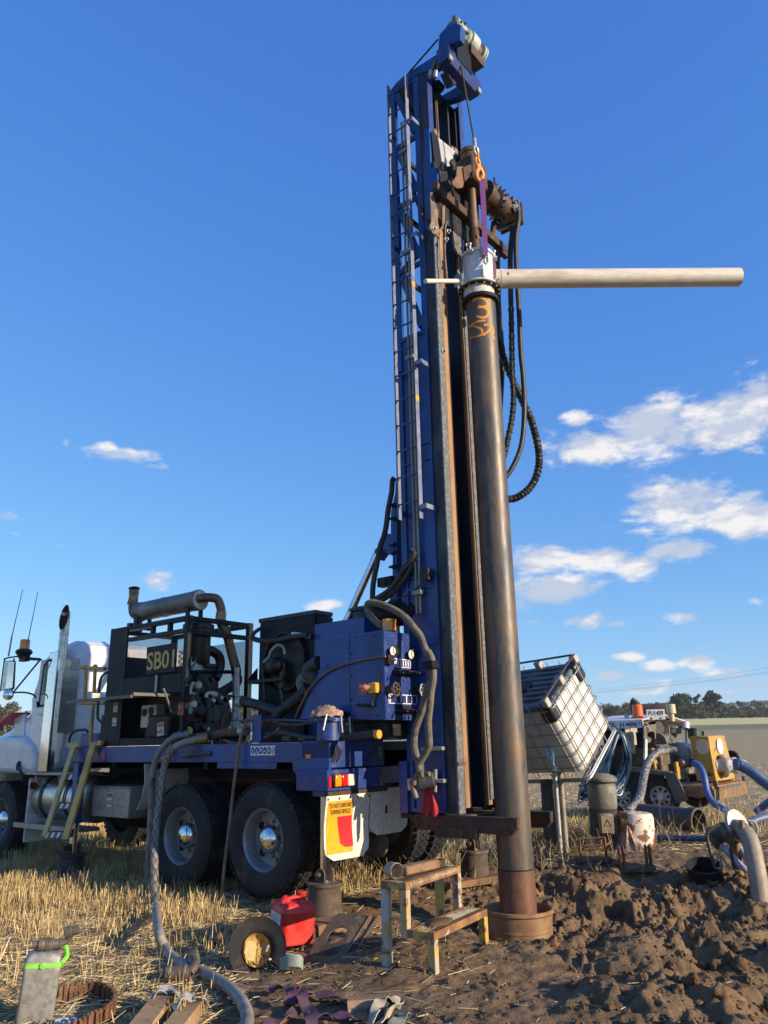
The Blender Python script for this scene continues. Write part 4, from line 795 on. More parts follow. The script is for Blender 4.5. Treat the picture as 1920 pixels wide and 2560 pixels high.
# engine seen through the open rear of the frame
eng = M().tb(1.55, 2.65, .24, .80, 1.62, 2.12).build('engine_block', engine_m, pk, .02)
M().tb(1.60, 2.6, .34, .70, 2.12, 2.36).build('cylinder_head', engine_m, eng, .02); M().tb(1.62, 2.58, .40, .64, 2.36, 2.46).build('rocker_cover', engine_m, eng, .025)
M().lathe(T(1.56, .5, 1.86), -TF, [(.30, 0), (.31, .01), (.31, .07), (.27, .10), (.10, .11), (.09, .15), (0, .15)], 36).build('bell_housing', engine_m, eng)
for (u, v, z, r, l) in ((1.58, .30, 2.14, .06, .16), (1.56, .70, 2.05, .05, .14), (1.55, .32, 1.72, .07, .12)): M().lathe(T(u, v, z), -TF, [(r, 0), (r, l*.7), (r*.7, l), (0, l)], 16).build('pump', engine_m, eng)
br = M()
for ps in ([(880, 1060), (985, 945), (1360, 948)], [(880, 1075), (900, 1080)]): br.tube([E(*P5(x, y), 1.36) for x, y in ps], .022, 4)
br.build('brace_bar', navy, pk)
tri = M(); tri.prism([E(*P5(x, y), 1.45) for x, y in ((905, 895), (915, 850), (950, 805), (985, 815), (985, 850), (920, 905))], TF*.015); tri.build('lifting_eye', white_dirty, pk)
M().lathe(E(*P5(962, 828), 1.445), -TF, [(.026, 0), (.026, .004), (0, .004)], 14).build('eye_hole', opening_shade, pk)
M().prism([E(*P5(x, y), 1.5) for x, y in ((950, 930), (1000, 845), (1040, 840), (1060, 900), (1060, 935))], TF*.06).build('mount_plate', white_dirty, pk, .004)
ac = E(*P5(1012, 520), 1.62); M().lathe(Vector((ac.x, ac.y, 2.42)), UP, [(.0, 0), (.14, .01), (.155, .04), (.155, .36), (.17, .37), (.18, .38), (.18, .44), (.19, .45), (.19, .50), (.12, .53), (0, .53)], 28).build('air_cleaner', engine_m, pk)
M().tube(sm([E(*P5(x, y), 1.6) for x, y in ((1060, 720), (1140, 740), (1210, 790), (1228, 870), (1205, 960), (1180, 1010))], 6), .06, 14).build('intake_pipe', engine_m, pk)
M().tube(sm([E(*P5(x, y), 1.45) for x, y in ((1080, 880), (1130, 890), (1180, 890))], 4), .03, 10).build('exhaust_manifold', rust_dark, pk)
for ps, r, m_ in (([(905, 1085), (1020, 1095), (1120, 1130), (1200, 1185)], .008, purple_dusty), ([(1090, 1200), (1095, 1165), (1140, 1155), (1170, 1165), (1175, 1195)], .022, white_dirty), ([(1175, 1195), (1360, 1185)], .016, rust_dark), ([(1240, 1230), (1275, 1300), (1270, 1400), (1235, 1540), (1240, 1640)], .008, purple_dusty), ([(1110, 1200), (1105, 1300), (1110, 1480)], .035, hose_m), ([(1150, 1220), (1160, 1330), (1155, 1420)], .014, rust_dark), ([(935, 1165), (960, 1240), (955, 1320)], .03, engine_m), ([(910, 1160), (1000, 1165)], .016, white_dirty), ([(960, 1050), (930, 1120), (940, 1180)], .022, white_dirty), ([(1010, 990), (1060, 1050), (1090, 1120)], .012, hose_m), ([(1040, 1000), (1090, 1060), (1115, 1130)], .012, hose_m), ([(900, 1380), (915, 1430), (895, 1470)], .010, cloth_red), ([(960, 1420), (990, 1460), (1000, 1530)], .012, hose_m), ([(1000, 1120), (990, 1200), (1010, 1260)], .03, engine_m), ([(870, 930), (900, 960), (880, 1030)], .010, hose_m), ([(1190, 1180), (1200, 1240), (1240, 1260)], .018, engine_m)):
    M().tube(sm([E(*P5(x, y), 1.42) for x, y in ps], 5), r, 8).build('engine_pipe', m_, pk)
for (x, y, r, m_) in ((950, 1265, .05, white_dirty), (1060, 1490, .05, engine_m), (1000, 1080, .045, white_dirty), (1220, 1205, .03, galv), (1160, 1170, .035, white_dirty), (935, 1210, .045, rust), (1085, 1510, .03, white_dirty), (1130, 1020, .03, engine_m), (905, 1530, .05, print_gold), (1140, 1230, .035, galv), (1020, 1330, .08, engine_m), (905, 1330, .05, alu_dull)):
    M().lathe(E(*P5(x, y), 1.44), -TF, [(r, 0), (r, .03), (r*.7, .05), (0, .05)], 12).build('engine_fitting', m_, pk)
# muffler, rain cap, flexible exhaust
mz = 3.235; mv = .36
def mu(px, py): return S(px, py, mv)
uL = tc(mu(350, 1512))[0]; uR = tc(mu(500, 1495))[0]
mf = M().lathe(T(uR, mv, mz), TF, [(0, -.012), (.08, -.01), (.125, -.004), (.132, .0), (.132, .03), (.124, .034), (.124, uL-uR-.04), (.131, uL-uR-.035), (.131, uL-uR), (.05, uL-uR+.015), (0, uL-uR+.015)], 36).build('muffler', muffler_m, pk)
for f in (.05, .55, .97): M().lathe(T(uR+(uL-uR)*f, mv, mz), TF, [(.1245, 0), (.129, .002), (.129, .018), (.1245, .02)], 36, True).build('muffler_band', muffler_m, mf)
M().lathe(T(uR-.013, mv, mz), -TF, [(.118, 0), (.118, .003), (0, .003)], 32).build('muffler_end', white_dirty, mf)
M().tube(sm([T(uL-.02, mv, mz-.03), T(uL+.10, mv, mz-.02), T(uL+.155, mv, mz+.05), T(uL+.165, mv, mz+.17), T(uL+.165, mv, mz+.27)], 6), .062, 16).lathe(T(uL+.165, mv, mz+.27), UP, [(.064, 0), (.068, .01), (.068, .05), (.0, .05)], 18).build('tail_pipe', pipe_rust, pk)
M().lathe(T(uL+.165, mv, mz+.335), UP+TF*.06, [(0, 0), (.075, .002), (.078, .015), (.05, .03), (0, .032)], 20).prism([T(uL+.235, mv-.01, mz+.32), T(uL+.30, mv-.01, mz+.14), T(uL+.27, mv-.01, mz+.16), T(uL+.235, mv-.01, mz+.28)], TR*.02).build('rain_cap', black, pk)
for u in (uR+.10, uL-.10):
    M().tb(u-.03, u+.03, mv-.11, mv-.085, Z1, mz-.09).tb(u-.03, u+.03, mv+.085, mv+.11, Z1, mz-.09).tb(u-.03, u+.03, mv-.12, mv+.12, Z1+.004, Z1+.02).build('muffler_cradle', navy, pk)
el = [T(uR-.01, mv-.03, mz+.01), T(uR-.10, mv+.02, mz+.02), T(uR-.15, mv+.14, mz+.01), T(uR-.16, mv+.20, mz-.09), T(uR-.16, mv+.215, mz-.17)]
M().tube(sm(el, 6), .056, 16).build('exhaust_elbow', pipe_rust, pk)
fx0, fx1 = el[-1], E(*P5(1375, 890), uR-.16)
M().tube(sm([fx0, fx0+UP*-.1+(fx1-fx0)*.04, fx0.lerp(fx1, .35), fx0.lerp(fx1, .7), fx1], 24), .058, 14, rf=lambda i: 1+.05*(i % 2)).build('flexible_exhaust', pipe_rust, pk)
M().lathe(el[-1]+UP*.02, UP*-1-(TR*.12), [(.064, 0), (.066, .01), (.066, .10), (.062, .11)], 16).build('exhaust_sleeve', brass, pk)
M().tube(sm([fx1, fx1+(fx1-fx0).normalized()*.06, E(*P5(1385, 980), uR-.16), E(*P5(1390, 1050), uR-.1), T(1.6, .72, 2.12)], 5), .06, 14).build('turbo_elbow', rust_dark, pk)
M().cyl(E(*P5(1384, 905), uR-.18), E(*P5(1380, 1345), uR-.18), .045, 14).build('drop_pipe', galv, pk)
M().lathe(E(*P5(1380, 1345), uR-.18), -UP, [(.055, 0), (.06, .01), (.06, .05), (.075, .06), (.075, .09), (.055, .1), (.05, .2), (0, .2)], 16).build('pipe_flange', galv, pk)
for x in (1345, 1415): M().cyl(E(*P5(x, 1395), uR-.18), E(*P5(x, 1490), uR-.18), .012, 6).build('flange_bolt', galv, pk)
M().tb(2.95, 3.02, .25, .45, Z1, Z1+.10).tube(sm([T(2.85, .3, Z1), T(2.85, .3, Z1+.2), T(2.9, .3, Z1+.25), T(2.98, .3, Z1+.24)], 4), .06, 8).build('breather', blue_dark, pk)
# ---------------------------------------------------------------- oil cooler
ck = thing('oil_cooler', 'tall black oil cooler with chipped top edge between engine pack and blue cabinet', 'cooler', T(.2, .6, 1.51))
cu0, cu1 = tc(S(650, 1552, .5))[0], tc(S(788, 1529, .5))[0]
M().tb(cu1, cu0, .5, .76, 1.80, 2.895).build('cooler_core', navy, ck, .006)
M().tb(cu1-.012, cu0+.012, .488, .772, 2.86, 2.905).build('top_rail', mat('chipped_black_paint', (.010, .014, .020), .5, 0, c2=(.35, .35, .36), sc=9, lo=.60, hi=.63, bump=.1), ck, .003)
M().tb(cu1-.05, cu1-.004, .52, .74, 1.85, 2.84).build('end_tank', navy, ck, .01)
for (x, y, r) in ((370, 560, .33),): M().lathe(S(*P6(x, y), .498), -TR, [(r, 0), (r, .05), (r-.02, .055), (r-.02, .01), (0, .01)], 40).build('fan_shroud', black, ck)
M().tb(.12, .70, .36, .52, 2.16, 2.20).build('shelf', black, ck, .004); M().prism([T(.70, .36, 2.2), T(.70, .5, 2.2), T(.70, .5, 2.34)], -TF*.02).build('shelf_gusset', black, ck)
M().tb(cu1+.1, cu0-.1, .44, .52, 1.515, 1.80).build('cooler_base', black, ck)
pm = M().lathe(T(.38, .42, 2.33), -TF, [(.0, -.02), (.09, 0), (.10, .02), (.10, .10), (.07, .14), (.06, .22), (0, .22)], 18).build('fan_motor', engine_m, ck)
for ps, r, m_ in (([(190, 560), (230, 520), (250, 470), (300, 425), (345, 440), (360, 500)], .018, alu_dull), ([(95, 365), (150, 385), (260, 390), (400, 360), (540, 345)], .03, hose_m), ([(100, 350), (120, 320), (165, 290)], .022, hose_m), ([(330, 640), (325, 740), (335, 840), (345, 890)], .016, mat('banded_hose', (.12, .12, .12), .5, 0, c2=(.014, .014, .015), sc=30, lo=.45, hi=.5)), ([(180, 560), (190, 700), (200, 860)], .022, hose_m), ([(345, 560), (350, 650), (345, 760)], .03, hose_m)):
    M().tube(sm([S(*P6(x, y), .42) for x, y in ps], 6), r, 8).build('oil_hose', m_, ck)
M().tube([S(*P6(420, 338), .44), S(*P6(545, 352), .44)], .028, 12).build('outlet_pipe', white_dirty, ck)
M().tube(sm([S(*P6(x, y), .3) for x, y in ((-20, 870), (60, 880), (160, 905), (260, 940), (330, 960))], 6), .055, 12).build('suction_hose', hose_m, ck)
M().lathe(S(*P6(-10, 875), .3), -TF, [(.065, 0), (.065, .08), (0, .08)], 16).build('hose_clamp', galv, ck)
M().tube(sm([S(*P6(x, y), .2) for x, y in ((280, 1010), (340, 940), (420, 880), (480, 830), (540, 760))], 12), .055, 10, rf=lambda i: 1+.10*(i % 3 == 0)).build('wrapped_hose', hose_m, ck)
M().tube(sm([S(*P6(x, y), .2) for x, y in ((630, 560), (560, 600), (545, 650), (600, 690), (590, 730))], 6), .07, 12).build('wrapped_hose', hose_m, ck)
M().tube(sm([S(*P6(x, y), .22) for x, y in ((575, 690), (510, 690), (490, 730), (520, 790), (560, 800))], 6), .06, 12).build('bent_pipe', mat('dusty_dark_pipe', (.10, .105, .10), .6), ck)
# blue tank between the cooler and the cabinet
tk2 = thing('hydraulic_tank', 'plain blue hydraulic tank behind the control cabinet', 'tank', T(-.5, .7, 1.51))
t0_, t1_ = tc(S(772, 1563, .50))[0], tc(S(866, 1550, .50))[0]; tz = tc(S(772, 1563, .50))[2]
M().tb(t1_-.25, t0_, .50, 1.1, 1.52, tz).build('tank_body', blue, tk2, .006)
M().lathe(T(t1_-.02, .78, tz), UP, [(.15, 0), (.15, .10), (.19, .105), (.19, .13), (.16, .15), (0, .15)], 24).build('filler', blue_dark, tk2)
M().lathe(T(t1_-.25, .75, tz+.03), -TF, [(.13, 0), (.13, .5), (.10, .55), (0, .55)], 18).build('filter', navy, tk2)
# ---------------------------------------------------------------- control cabinet
cb = thing('control_cabinet', 'blue checker plate control cabinet with gauges, levers and an orange beacon', 'control cabinet', T(-1.0, .5, 1.7))
CV, CU = .165, -1.455
cpol = [(636, 362), (870, 343), (1143, 303), (1156, 1022), (878, 1018), (872, 962), (785, 962), (742, 1015), (470, 1015), (636, 615)]
q_ = [S(*P6(x, y), CV) for x, y in cpol]
up_ = (tc(q_[2])[2]+tc(q_[0])[2])/2
M().prism(q_, TR*.475).build('cabinet_body', blue, cb, .005)
def lugs(name, poly, ax, ay, nn, m, par, step=.034):
    """raised five-bar tread lugs inside a polygon given in (ax, ay) coordinates from its first point"""
    o = poly[0]; ax, ay, nn = Vector(ax), Vector(ay), Vector(nn); P2 = [((p-o).dot(ax), (p-o).dot(ay)) for p in poly]
    def ins(x, y):
        c = False; j = len(P2)-1
        for i in range(len(P2)):
            (xi, yi), (xj, yj) = P2[i], P2[j]
            if (yi > y) != (yj > y) and x < (xj-xi)*(y-yi)/(yj-yi)+xi: c = not c
            j = i
        return c
    s = M(); x0, x1 = min(p[0] for p in P2), max(p[0] for p in P2); y0, y1 = min(p[1] for p in P2), max(p[1] for p in P2)
    i = 0; x = x0+step*.5
    while x < x1:
        y = y0+step*.5; j = 0
        while y < y1:
            if ins(x, y) and ins(x+.012, y+.012) and ins(x-.012, y-.012):
                sg_ = 1 if (i+j) % 2 else -1; d = (ax+ay*sg_).normalized(); e = nn.cross(d); c = o+ax*x+ay*y
                s.add([c-d*.014, c+e*.0045, c+d*.014, c-e*.0045, c+nn*.0028-d*.006, c+nn*.0028+d*.006], [(0, 3, 5, 4), (4, 5, 1, 0), (3, 2, 5), (5, 2, 1)])
            y += step; j += 1
        x += step; i += 1
    return tag(s.build(name, m, par, ang=10), kind='stuff')
ql = [S(*P6(x, y), CV-.0005) for x, y in cpol]
lugs('tread_lugs', ql, -TF, UP, -TR, blue, cb)
for (x0, y0, x1, y1) in ((872, 345, 878, 1015), (636, 614, 872, 600)): M().strip([S(*P6(x0, y0), CV-.001), S(*P6(x1, y1), CV-.001)], (TF if y1 > 900 else UP)*.008, .006).build('panel_seam', blue_dark, cb)
for x, y in ((920, 358), (1118, 468), (888, 490), (1120, 655), (1125, 855), (890, 672), (890, 860), (915, 985), (1095, 988), (768, 592), (700, 590), (1080, 355)): M().lathe(S(*P6(x, y), CV), -TR, [(.011, 0), (.011, .004), (.008, .008), (0, .008)], 8).build('panel_bolt', rust_dark, cb)
rf_ = [E(*P6(x, y), CU-.004) for x, y in ((1147, 306), (1403, 336), (1427, 1020), (1160, 1024))]
v0_, v1_ = CV+.004, tc(rf_[1])[1]; z0_, z1_ = tc(rf_[3])[2]+.004, tc(rf_[0])[2]-.005
dp = M().tb(CU-.012, CU-.002, v0_, v1_, z0_, z1_).build('control_panel', blue_worn, cb, .003)
lugs('tread_lugs', [T(CU-.0125, v0_, z0_), T(CU-.0125, v1_, z0_), T(CU-.0125, v1_, z1_), T(CU-.0125, v0_, z1_)], TR, UP, -TF, blue_worn, cb)
CE = lambda x, y, d=0.0: E(*P6(x, y), CU-.014-d)
for x, y in ((1218, 471), (1364, 498)): 
    g_ = M().lathe(CE(x, y), -TF, [(.050, 0), (.052, .01), (.052, .045), (.044, .048), (.042, .040), (0, .040)], 24).build('gauge', black, cb)
    M().lathe(CE(x, y, .041), -TF, [(.042, 0), (.042, .003), (0, .003)], 24).build('gauge_face', gauge_face, g_); M().ob(CE(x, y, .045), TR*.02+UP*.022, -TR*.003+UP*.003, -TF*.001).build('gauge_needle', print_black, g_)
def striped(x0, y0, x1, y1, xs_):
    a, c = CE(x0, y0), CE(x1, y1); va, vc = tc(a)[1], tc(c)[1]; za, zc_ = tc(a)[2], tc(c)[2]
    p_ = M().tb(CU-.018, CU-.014, va, vc, zc_, za).build('lever_label', print_white, cb); M().tb(CU-.020, CU-.0182, va+.008, vc-.008, zc_+.008, za-.008).build('label_field', mat('deep_blue_print', (.012, .022, .13), .4), p_)
    for i in range(xs_): 
        vv = va+.02+(vc-va-.04)*i/(xs_-1); M().tb(CU-.022, CU-.0202, vv-.008, vv+.008, zc_+.014, za-.014).build('label_stripe', print_white, p_)
striped(1228, 528, 1366, 610, 7); striped(1182, 812, 1418, 898, 6)
M().tb(CU-.10, CU-.016, tc(CE(1215, 640))[1], tc(CE(1370, 640))[1], tc(CE(1215, 648))[2], tc(CE(1215, 622))[2]).build('valve_bank', black, cb, .004)
for i in range(6): 
    b0 = CE(1250+20*i, 640, .09); l_ = M().cyl(b0, b0+UP*.0-TF*.07-UP*.01, .006, 6).ell(b0-TF*.075-UP*.01, TF*.012, TR*.012, UP*.012, 8, 6).build('lever', black, cb)
for i in range(3):
    b0 = CE(1400+32*i, 648, .10); M().cyl(b0+TF*.09, b0, .006, 6).ell(b0, TF*.014, TR*.014, UP*.014, 8, 6).build('lever', black, cb)
M().tb(CU-.019, CU-.013, tc(CE(1236, 940))[1], tc(CE(1354, 940))[1], tc(CE(1240, 978))[2], tc(CE(1240, 902))[2]).build('panel_slot', opening_shade, cb)
for i in range(6):
    b0 = CE(1250+32*i, 945 if i < 3 else 955, .03); M().cyl(b0, b0-TF*.12-UP*.01, .007, 6).ell(b0-TF*.12-UP*.01, TF*.016, TR*.016, UP*.016, 8, 6).build('lever', black, cb)
M().tb(CU-.08, CU-.015, tc(CE(1240, 945))[1], tc(CE(1420, 945))[1], tc(CE(1240, 955))[2], tc(CE(1240, 935))[2]).build('valve_bank', black, cb, .004)
for x, y, d in ((1247, 775, .07), (1462, 783, .12)):
    c = CE(x, y, d); w_ = M(); rim_ = [c+TR*(.052*math.cos(2*PI*j/24))+UP*(.060*math.sin(2*PI*j/24)) for j in range(24)]; w_.tube(rim_, .008, 8, closed=True)
    for j in range(5): a = 2*PI*j/5; w_.tube([c, c+TR*(.05*math.cos(a))+UP*(.058*math.sin(a))], .006, 6)
    w_.cyl(c+TF*.09, c-TF*.012, .012, 8); w_.build('valve_wheel', rust_mud if x < 1300 else mat('pale_wheel', (.42, .36, .30), .6), cb)
    M().cb(CE(x-50, y+2, .035), TF, TR, UP, .035, .03, .03).build('valve_body', black, cb, .006)
M().cb(CE(1188, 540, .02), TF, TR, UP, .03, .04, .045).build('throttle_bracket', black, cb, .004); M().cyl(CE(1200, 545, .05), CE(1240, 540, .08), .011, 8).build('throttle_knob', rust_dark, cb)
bc_ = S(*P6(1190, 290), CV+.08); bz = tc(bc_)[2]
bcn = T(tc(E(*P6(1190, 285), CU+.14))[0], tc(E(*P6(1190, 285), CU+.14))[1], z1_+.006)
M().lathe(bcn, UP, [(.085, 0), (.085, .02), (.075, .03), (0, .03)], 24).build('beacon_base', rust_mud, cb); M().lathe(bcn+UP*.03, UP, [(.068, 0), (.068, .09), (.072, .092), (.072, .115), (.06, .12), (0, .12)], 24).build('beacon_lens', amber, cb)
es = plate(S(*P6(983, 770), CV-.002), -TF, UP, -TR, .105, .11, .004).build('stop_sign', sign_red, cb)
for tx, yy in (('EMERGENCY', 752), ('STOP', 785)): text('sign_lettering', tx, print_white, S(*P6(983, yy), CV-.0062), -TF, UP, .020, es, depth=.001, fit=.088 if tx[0] == 'E' else .045, bold=.01)
M().cb(S(*P6(1066, 765), CV-.03), TF, TR, UP, .05, .03, .048).build('stop_box', sign_yellow, cb, .008); M().lathe(S(*P6(1040, 762), CV-.06), TF-TR*.7, [(.022, 0), (.022, .03), (.032, .035), (.03, .06), (0, .065)], 14).build('stop_button', mat('faded_red_button', (.50, .22, .12), .5), cb)
M().tube(sm([S(*P6(x, y), CV-.025) for x, y in ((1074, 800), (1062, 850), (1055, 890), (1060, 910))], 5), .010, 8).build('cable', hose_m, cb); M().tube([S(*P6(935, 900), CV-.02), S(*P6(1055, 908), CV-.02)], .014, 8).build('cable_gland', black, cb)
M().tube(sm([S(*P6(x, y), CV-.02) for x, y in ((440, 1000), (500, 870), (565, 760), (640, 680), (760, 605), (900, 560), (1050, 528), (1160, 513))], 8), .011, 8).build('throttle_cable', mat('copper_cable', (.20, .085, .06), .5), cb)
# fittings under the cabinet
for ps, r in (([(1190, 1030), (1250, 1060), (1350, 1055)], .02), ([(1370, 1040), (1380, 1100), (1385, 1140)], .03), ([(1110, 1060), (1200, 1090), (1330, 1120), (1390, 1100)], .035), ([(1200, 1120), (1290, 1150), (1380, 1140)], .03)):
    M().tube(sm([E(*P6(x, y), -1.2) for x, y in ps], 5), r, 8).build('under_hose', rust_dark, cb)
M().tb(-1.35, -.9, .35, .75, 1.55, 1.70).build('valve_chest', black, cb, .01)
# wrapped sack on the jack head
sk = M(); c_ = T(JU, .01, 1.725); k_ = 22; rows = []
for i in range(7):
    f = i/6; rr = .145*math.cos(f*1.35)+.01
    rows.append([c_+UP*(.02+.105*f+.012*math.sin(j*2.3+i*1.7))+(TF*math.cos(2*PI*j/k_)+TR*math.sin(2*PI*j/k_))*rr*(1+.13*math.sin(j*3.1+i)+.06*math.sin(j*7)) for j in range(k_)])
vs = [p for r_ in rows for p in r_]; sk.add(vs, [(i*k_+j, i*k_+(j+1) % k_, (i+1)*k_+(j+1) % k_, (i+1)*k_+j) for i in range(6) for j in range(k_)]+[tuple(range(6*k_, 7*k_)), tuple(reversed(range(k_)))])
tag(sk.build('sack', copper_rag, ang=60), 'dusty copper coloured sack wrapped over the blue jack head', 'sack')
# ---------------------------------------------------------------- drill mast
P2 = lambda x, y: (940+x/3.607, 420+y/3.607)
P1 = lambda x, y: (940+x/4.1475, 20+y/4.1475)
P3 = lambda x, y: (940+x/3.607, 880+y/3.607)
P7 = lambda x, y: (880+x/3.77, 1360+y/3.77)
P8 = lambda x, y: (780+x/2.5136, 1800+y/2.5136)
PW = lambda x, y: (1060+x/8.295, 20+y/8.295)
PX = lambda x, y: (960+x/3.7705, 1900+y/3.7705)
PL = lambda x, y: (900+x/4.254, 1100+y/4.254)
ms = thing('drill_mast', 'tall blue lattice drill mast with side ladder and rusty guide rails', 'drill mast', T(-1.6, 1.1, .85))
ZT = 9.40
MB0, MB1 = -1.78, -1.33
side = M().tb(MB0, MB1, .65, .672, .86, 5.85).build('side_plate', blue, ms, .003)
M().tb(MB0, MB1, 1.40, 1.42, .86, 5.85).build('side_plate', blue, ms, .003)
M().tb(MB1-.02, MB1, 0.672, 1.40, 1.2, 5.85).build('back_plate', blue_dark, ms, .003)
for v in (.648, 1.37):
    M().tb(MB1-.085, MB1+.002, v, v+.055, 5.85, ZT).build('mast_chord', blue, ms, .003)
    M().tb(MB0-.002, MB0+.075, v, v+.055, 5.85, ZT).build('mast_chord', blue, ms, .003)
LZ = [5.85, 6.74, 7.64, 8.50, 9.36]
for v in (.655, 1.38):
    for z in LZ: M().tb(MB0+.07, MB1-.08, v, v+.04, z-.035, z+.02).build('lattice_rail', blue, ms, .002)
    for z0, z1 in zip(LZ[:-1], LZ[1:]):
        a, b_ = (T(MB1-.10, v+.012, z1-.06), T(MB0+.09, v+.012, z0+.07)) if v < 1 else (T(MB1-.10, v+.012, z0+.07), T(MB0+.09, v+.012, z1-.06)); M().strip([a, b_], (b_-a).cross(TR).normalized()*.085, .02).build('lattice_brace', blue, ms, .002)
for z in LZ:
    M().tb(MB1-.06, MB1-.02, 0.70, 1.37, z-.035, z+.02).build('lattice_rail', blue_dark, ms)
for i, (z0, z1) in enumerate(zip(LZ[:-1], LZ[1:])):
    a, b_ = T(MB1-.05, .72, z0 if i % 2 else z1), T(MB1-.05, 1.37, z1 if i % 2 else z0); M().strip([a, b_], (b_-a).cross(TF).normalized()*.08, .02).build('lattice_brace', blue_dark, ms)
# stiffeners, seams and bolts on the near face
for z in (4.34, 4.52, 2.98, 3.10, 2.42, 5.82, 1.55): M().tb(MB0+.02, MB1-.07, .632, .652, z-.012, z+.012).build('stiffener', blue, ms, .002)
M().tb(MB1-.09, MB1-.07, .628, .652, .9, 5.8).build('stiffener', blue, ms, .002); M().tb(MB0, MB0+.03, .636, .652, .9, 5.85).build('stiffener', blue, ms)
for z in [1.0+.22*i for i in range(14)]: M().lathe(T(MB1-.12, .651, z), -TR, [(.014, 0), (.014, .006), (0, .01)], 8).build('mast_bolt', blue_dark, ms)
# guide rails: near column (worn flange, rusty strip) and far column
def rail(vo, s):
    f = lambda a, b_: (min(vo+s*a, vo+s*b_), max(vo+s*a, vo+s*b_))
    M().tb(-1.90, -1.775, *f(.012, .03), .86, ZT-.02).build('rail_web', mat('scuffed_rail_web', (.012, .017, .03), .45, .2, c2=(.05, .055, .06), sc=8, stretch=(1, 1, .3), c3=(.10, .055, .03), sc3=5, lo3=.62, hi3=.74, bump=.2), ms, .002)
    M().tb(-1.925, -1.905, *f(-.005, .10), .86, 8.05).build('rail_flange', worn_edge, ms, .003)
    M().tb(-1.922, -1.905, *f(.0, .095), 8.05, ZT).build('rail_flange', blue_worn, ms, .003)
    M().tb(-1.89, -1.86, *f(.155, .255), .9, 8.6).build('guide_strip', brown_strip, ms, .003)
    M().tb(-1.86, -1.73 if s > 0 else -1.45, *f(.24, .27), .88, ZT-.1).build('inner_web', mat('rusty_navy_web', (.010, .013, .028), .5, .1, c2=(.055, .032, .02), sc=3, stretch=(1, 1, .25), lo=.48, hi=.66, bump=.2), ms)
rail(.645, 1); rail(1.425, -1)
M().tb(-1.905, -1.885, 1.215, 1.285, .95, 8.6).build('rail_flange', worn_edge, ms, .003); M().tb(-1.9, -1.5, 1.268, 1.283, .95, 9.2).build('inner_web', MATS['rusty_navy_web'], ms)
for z in (1.28,): M().tb(-1.935, -1.90, .64, .76, z, z+.03).build('rail_clip', rust, ms, .003); M().tb(-1.92, -1.90, .65, .745, .86, 1.26).build('rail_foot', blue_worn, ms)
M().tb(MB0-.03, MB1, 0.64, 1.43, ZT-.04, ZT).build('mast_cap', blue, ms, .004)
# raising bracket, clevis, lugs behind the mast
bk = M(); bk.prism([S(*PL(x, y), .78) for x, y in ((395, 400), (375, 410), (372, 560), (325, 760), (325, 1000), (255, 985), (250, 1050), (210, 1140), (150, 1180), (140, 1240), (200, 1275), (250, 1200), (345, 1230), (340, 1640), (300, 1720), (395, 1720))], TR*.10); bk.build('raising_bracket', blue, ms, .005)
for y in (690, 830, 1105, 1190, 1340): M().strip([S(*PL(330, y+20), .74), S(*PL(392, y-8), .74)], UP*.012, .10).build('bracket_rib', blue, ms)
M().prism([S(*PL(x, y), .70) for x, y in ((178, 1470), (335, 1440), (335, 1540), (180, 1565))], TR*.1).build('rest_lug', navy, ms, .006)
M().lathe(S(*PL(232, 1510), .698), -TR, [(.05, 0), (.05, .006), (0, .006)], 16).build('lug_eye', black, ms)
# raising ram
r0_, r1_ = S(*PL(178, 1215), .76), S(852, 1584, .62)
M().cyl(r0_, r1_, .042, 20).build('ram_rod', chrome, ms); M().lathe(r1_, (r1_-r0_), [(.0, -.02), (.10, -.015), (.11, 0), (.11, .05), (.09, .06), (.09, .6), (0, .6)], 20).build('ram_barrel', blue, ms)
M().prism([S(*PL(x, y), .73) for x, y in ((140, 1240), (160, 1160), (190, 1140), (216, 1160), (216, 1200), (185, 1265))], TR*.02).build('ram_clevis', blue, ms, .005); M().lathe(S(*PL(186, 1180), .728), -TR, [(.03, 0), (.03, .012), (0, .014)], 14).build('ram_pin', blue_dark, ms)
# ladder up the side of the mast
LU, LW = -1.425, .275
white_bar = mat('scuffed_white_bar', (.19, .21, .29), .42, 0, c2=(.12, .14, .22), sc=7, c3=(.30, .17, .09), sc3=3.5, lo3=.66, hi3=.70)
for u, z0 in ((LU, 3.70), (LU-LW, 3.66)):
    zz = [z0, 5.3, 6.8, 8.2, 9.30]
    M().tb(u-.004, u+.004, .485, .545, z0, 9.32).build('ladder_rail', white_bar, ms)
for k in range(19):
    z = 3.86+.2945*k
    rg_ = M().tube(sm([T(LU-.004, .49, z-.02), T(LU-.01, .505, z), T(LU-.05, .515, z), T(LU-LW+.005, .515, z)], 3), .0095, 8).build('ladder_rung', blue, ms)
for z in (3.78, 5.4, 7.0, 8.6):
    M().tb(LU-LW-.08, LU-LW+.01, .497, .505, z-.025, z+.025).tb(LU-LW-.085, LU-LW-.075, .50, .655, z-.025, z+.025).build('ladder_bracket', white_bar, ms); M().tb(LU+.0, LU+.008, .545, .652, z-.03, z+.03).build('ladder_bracket', blue, ms)
for z in (4.96, 6.35, 7.15): M().tb(LU-LW-.0055, LU-LW-.0045, .487, .543, z, z+.06).build('yellow_tape', sign_yellow, ms)
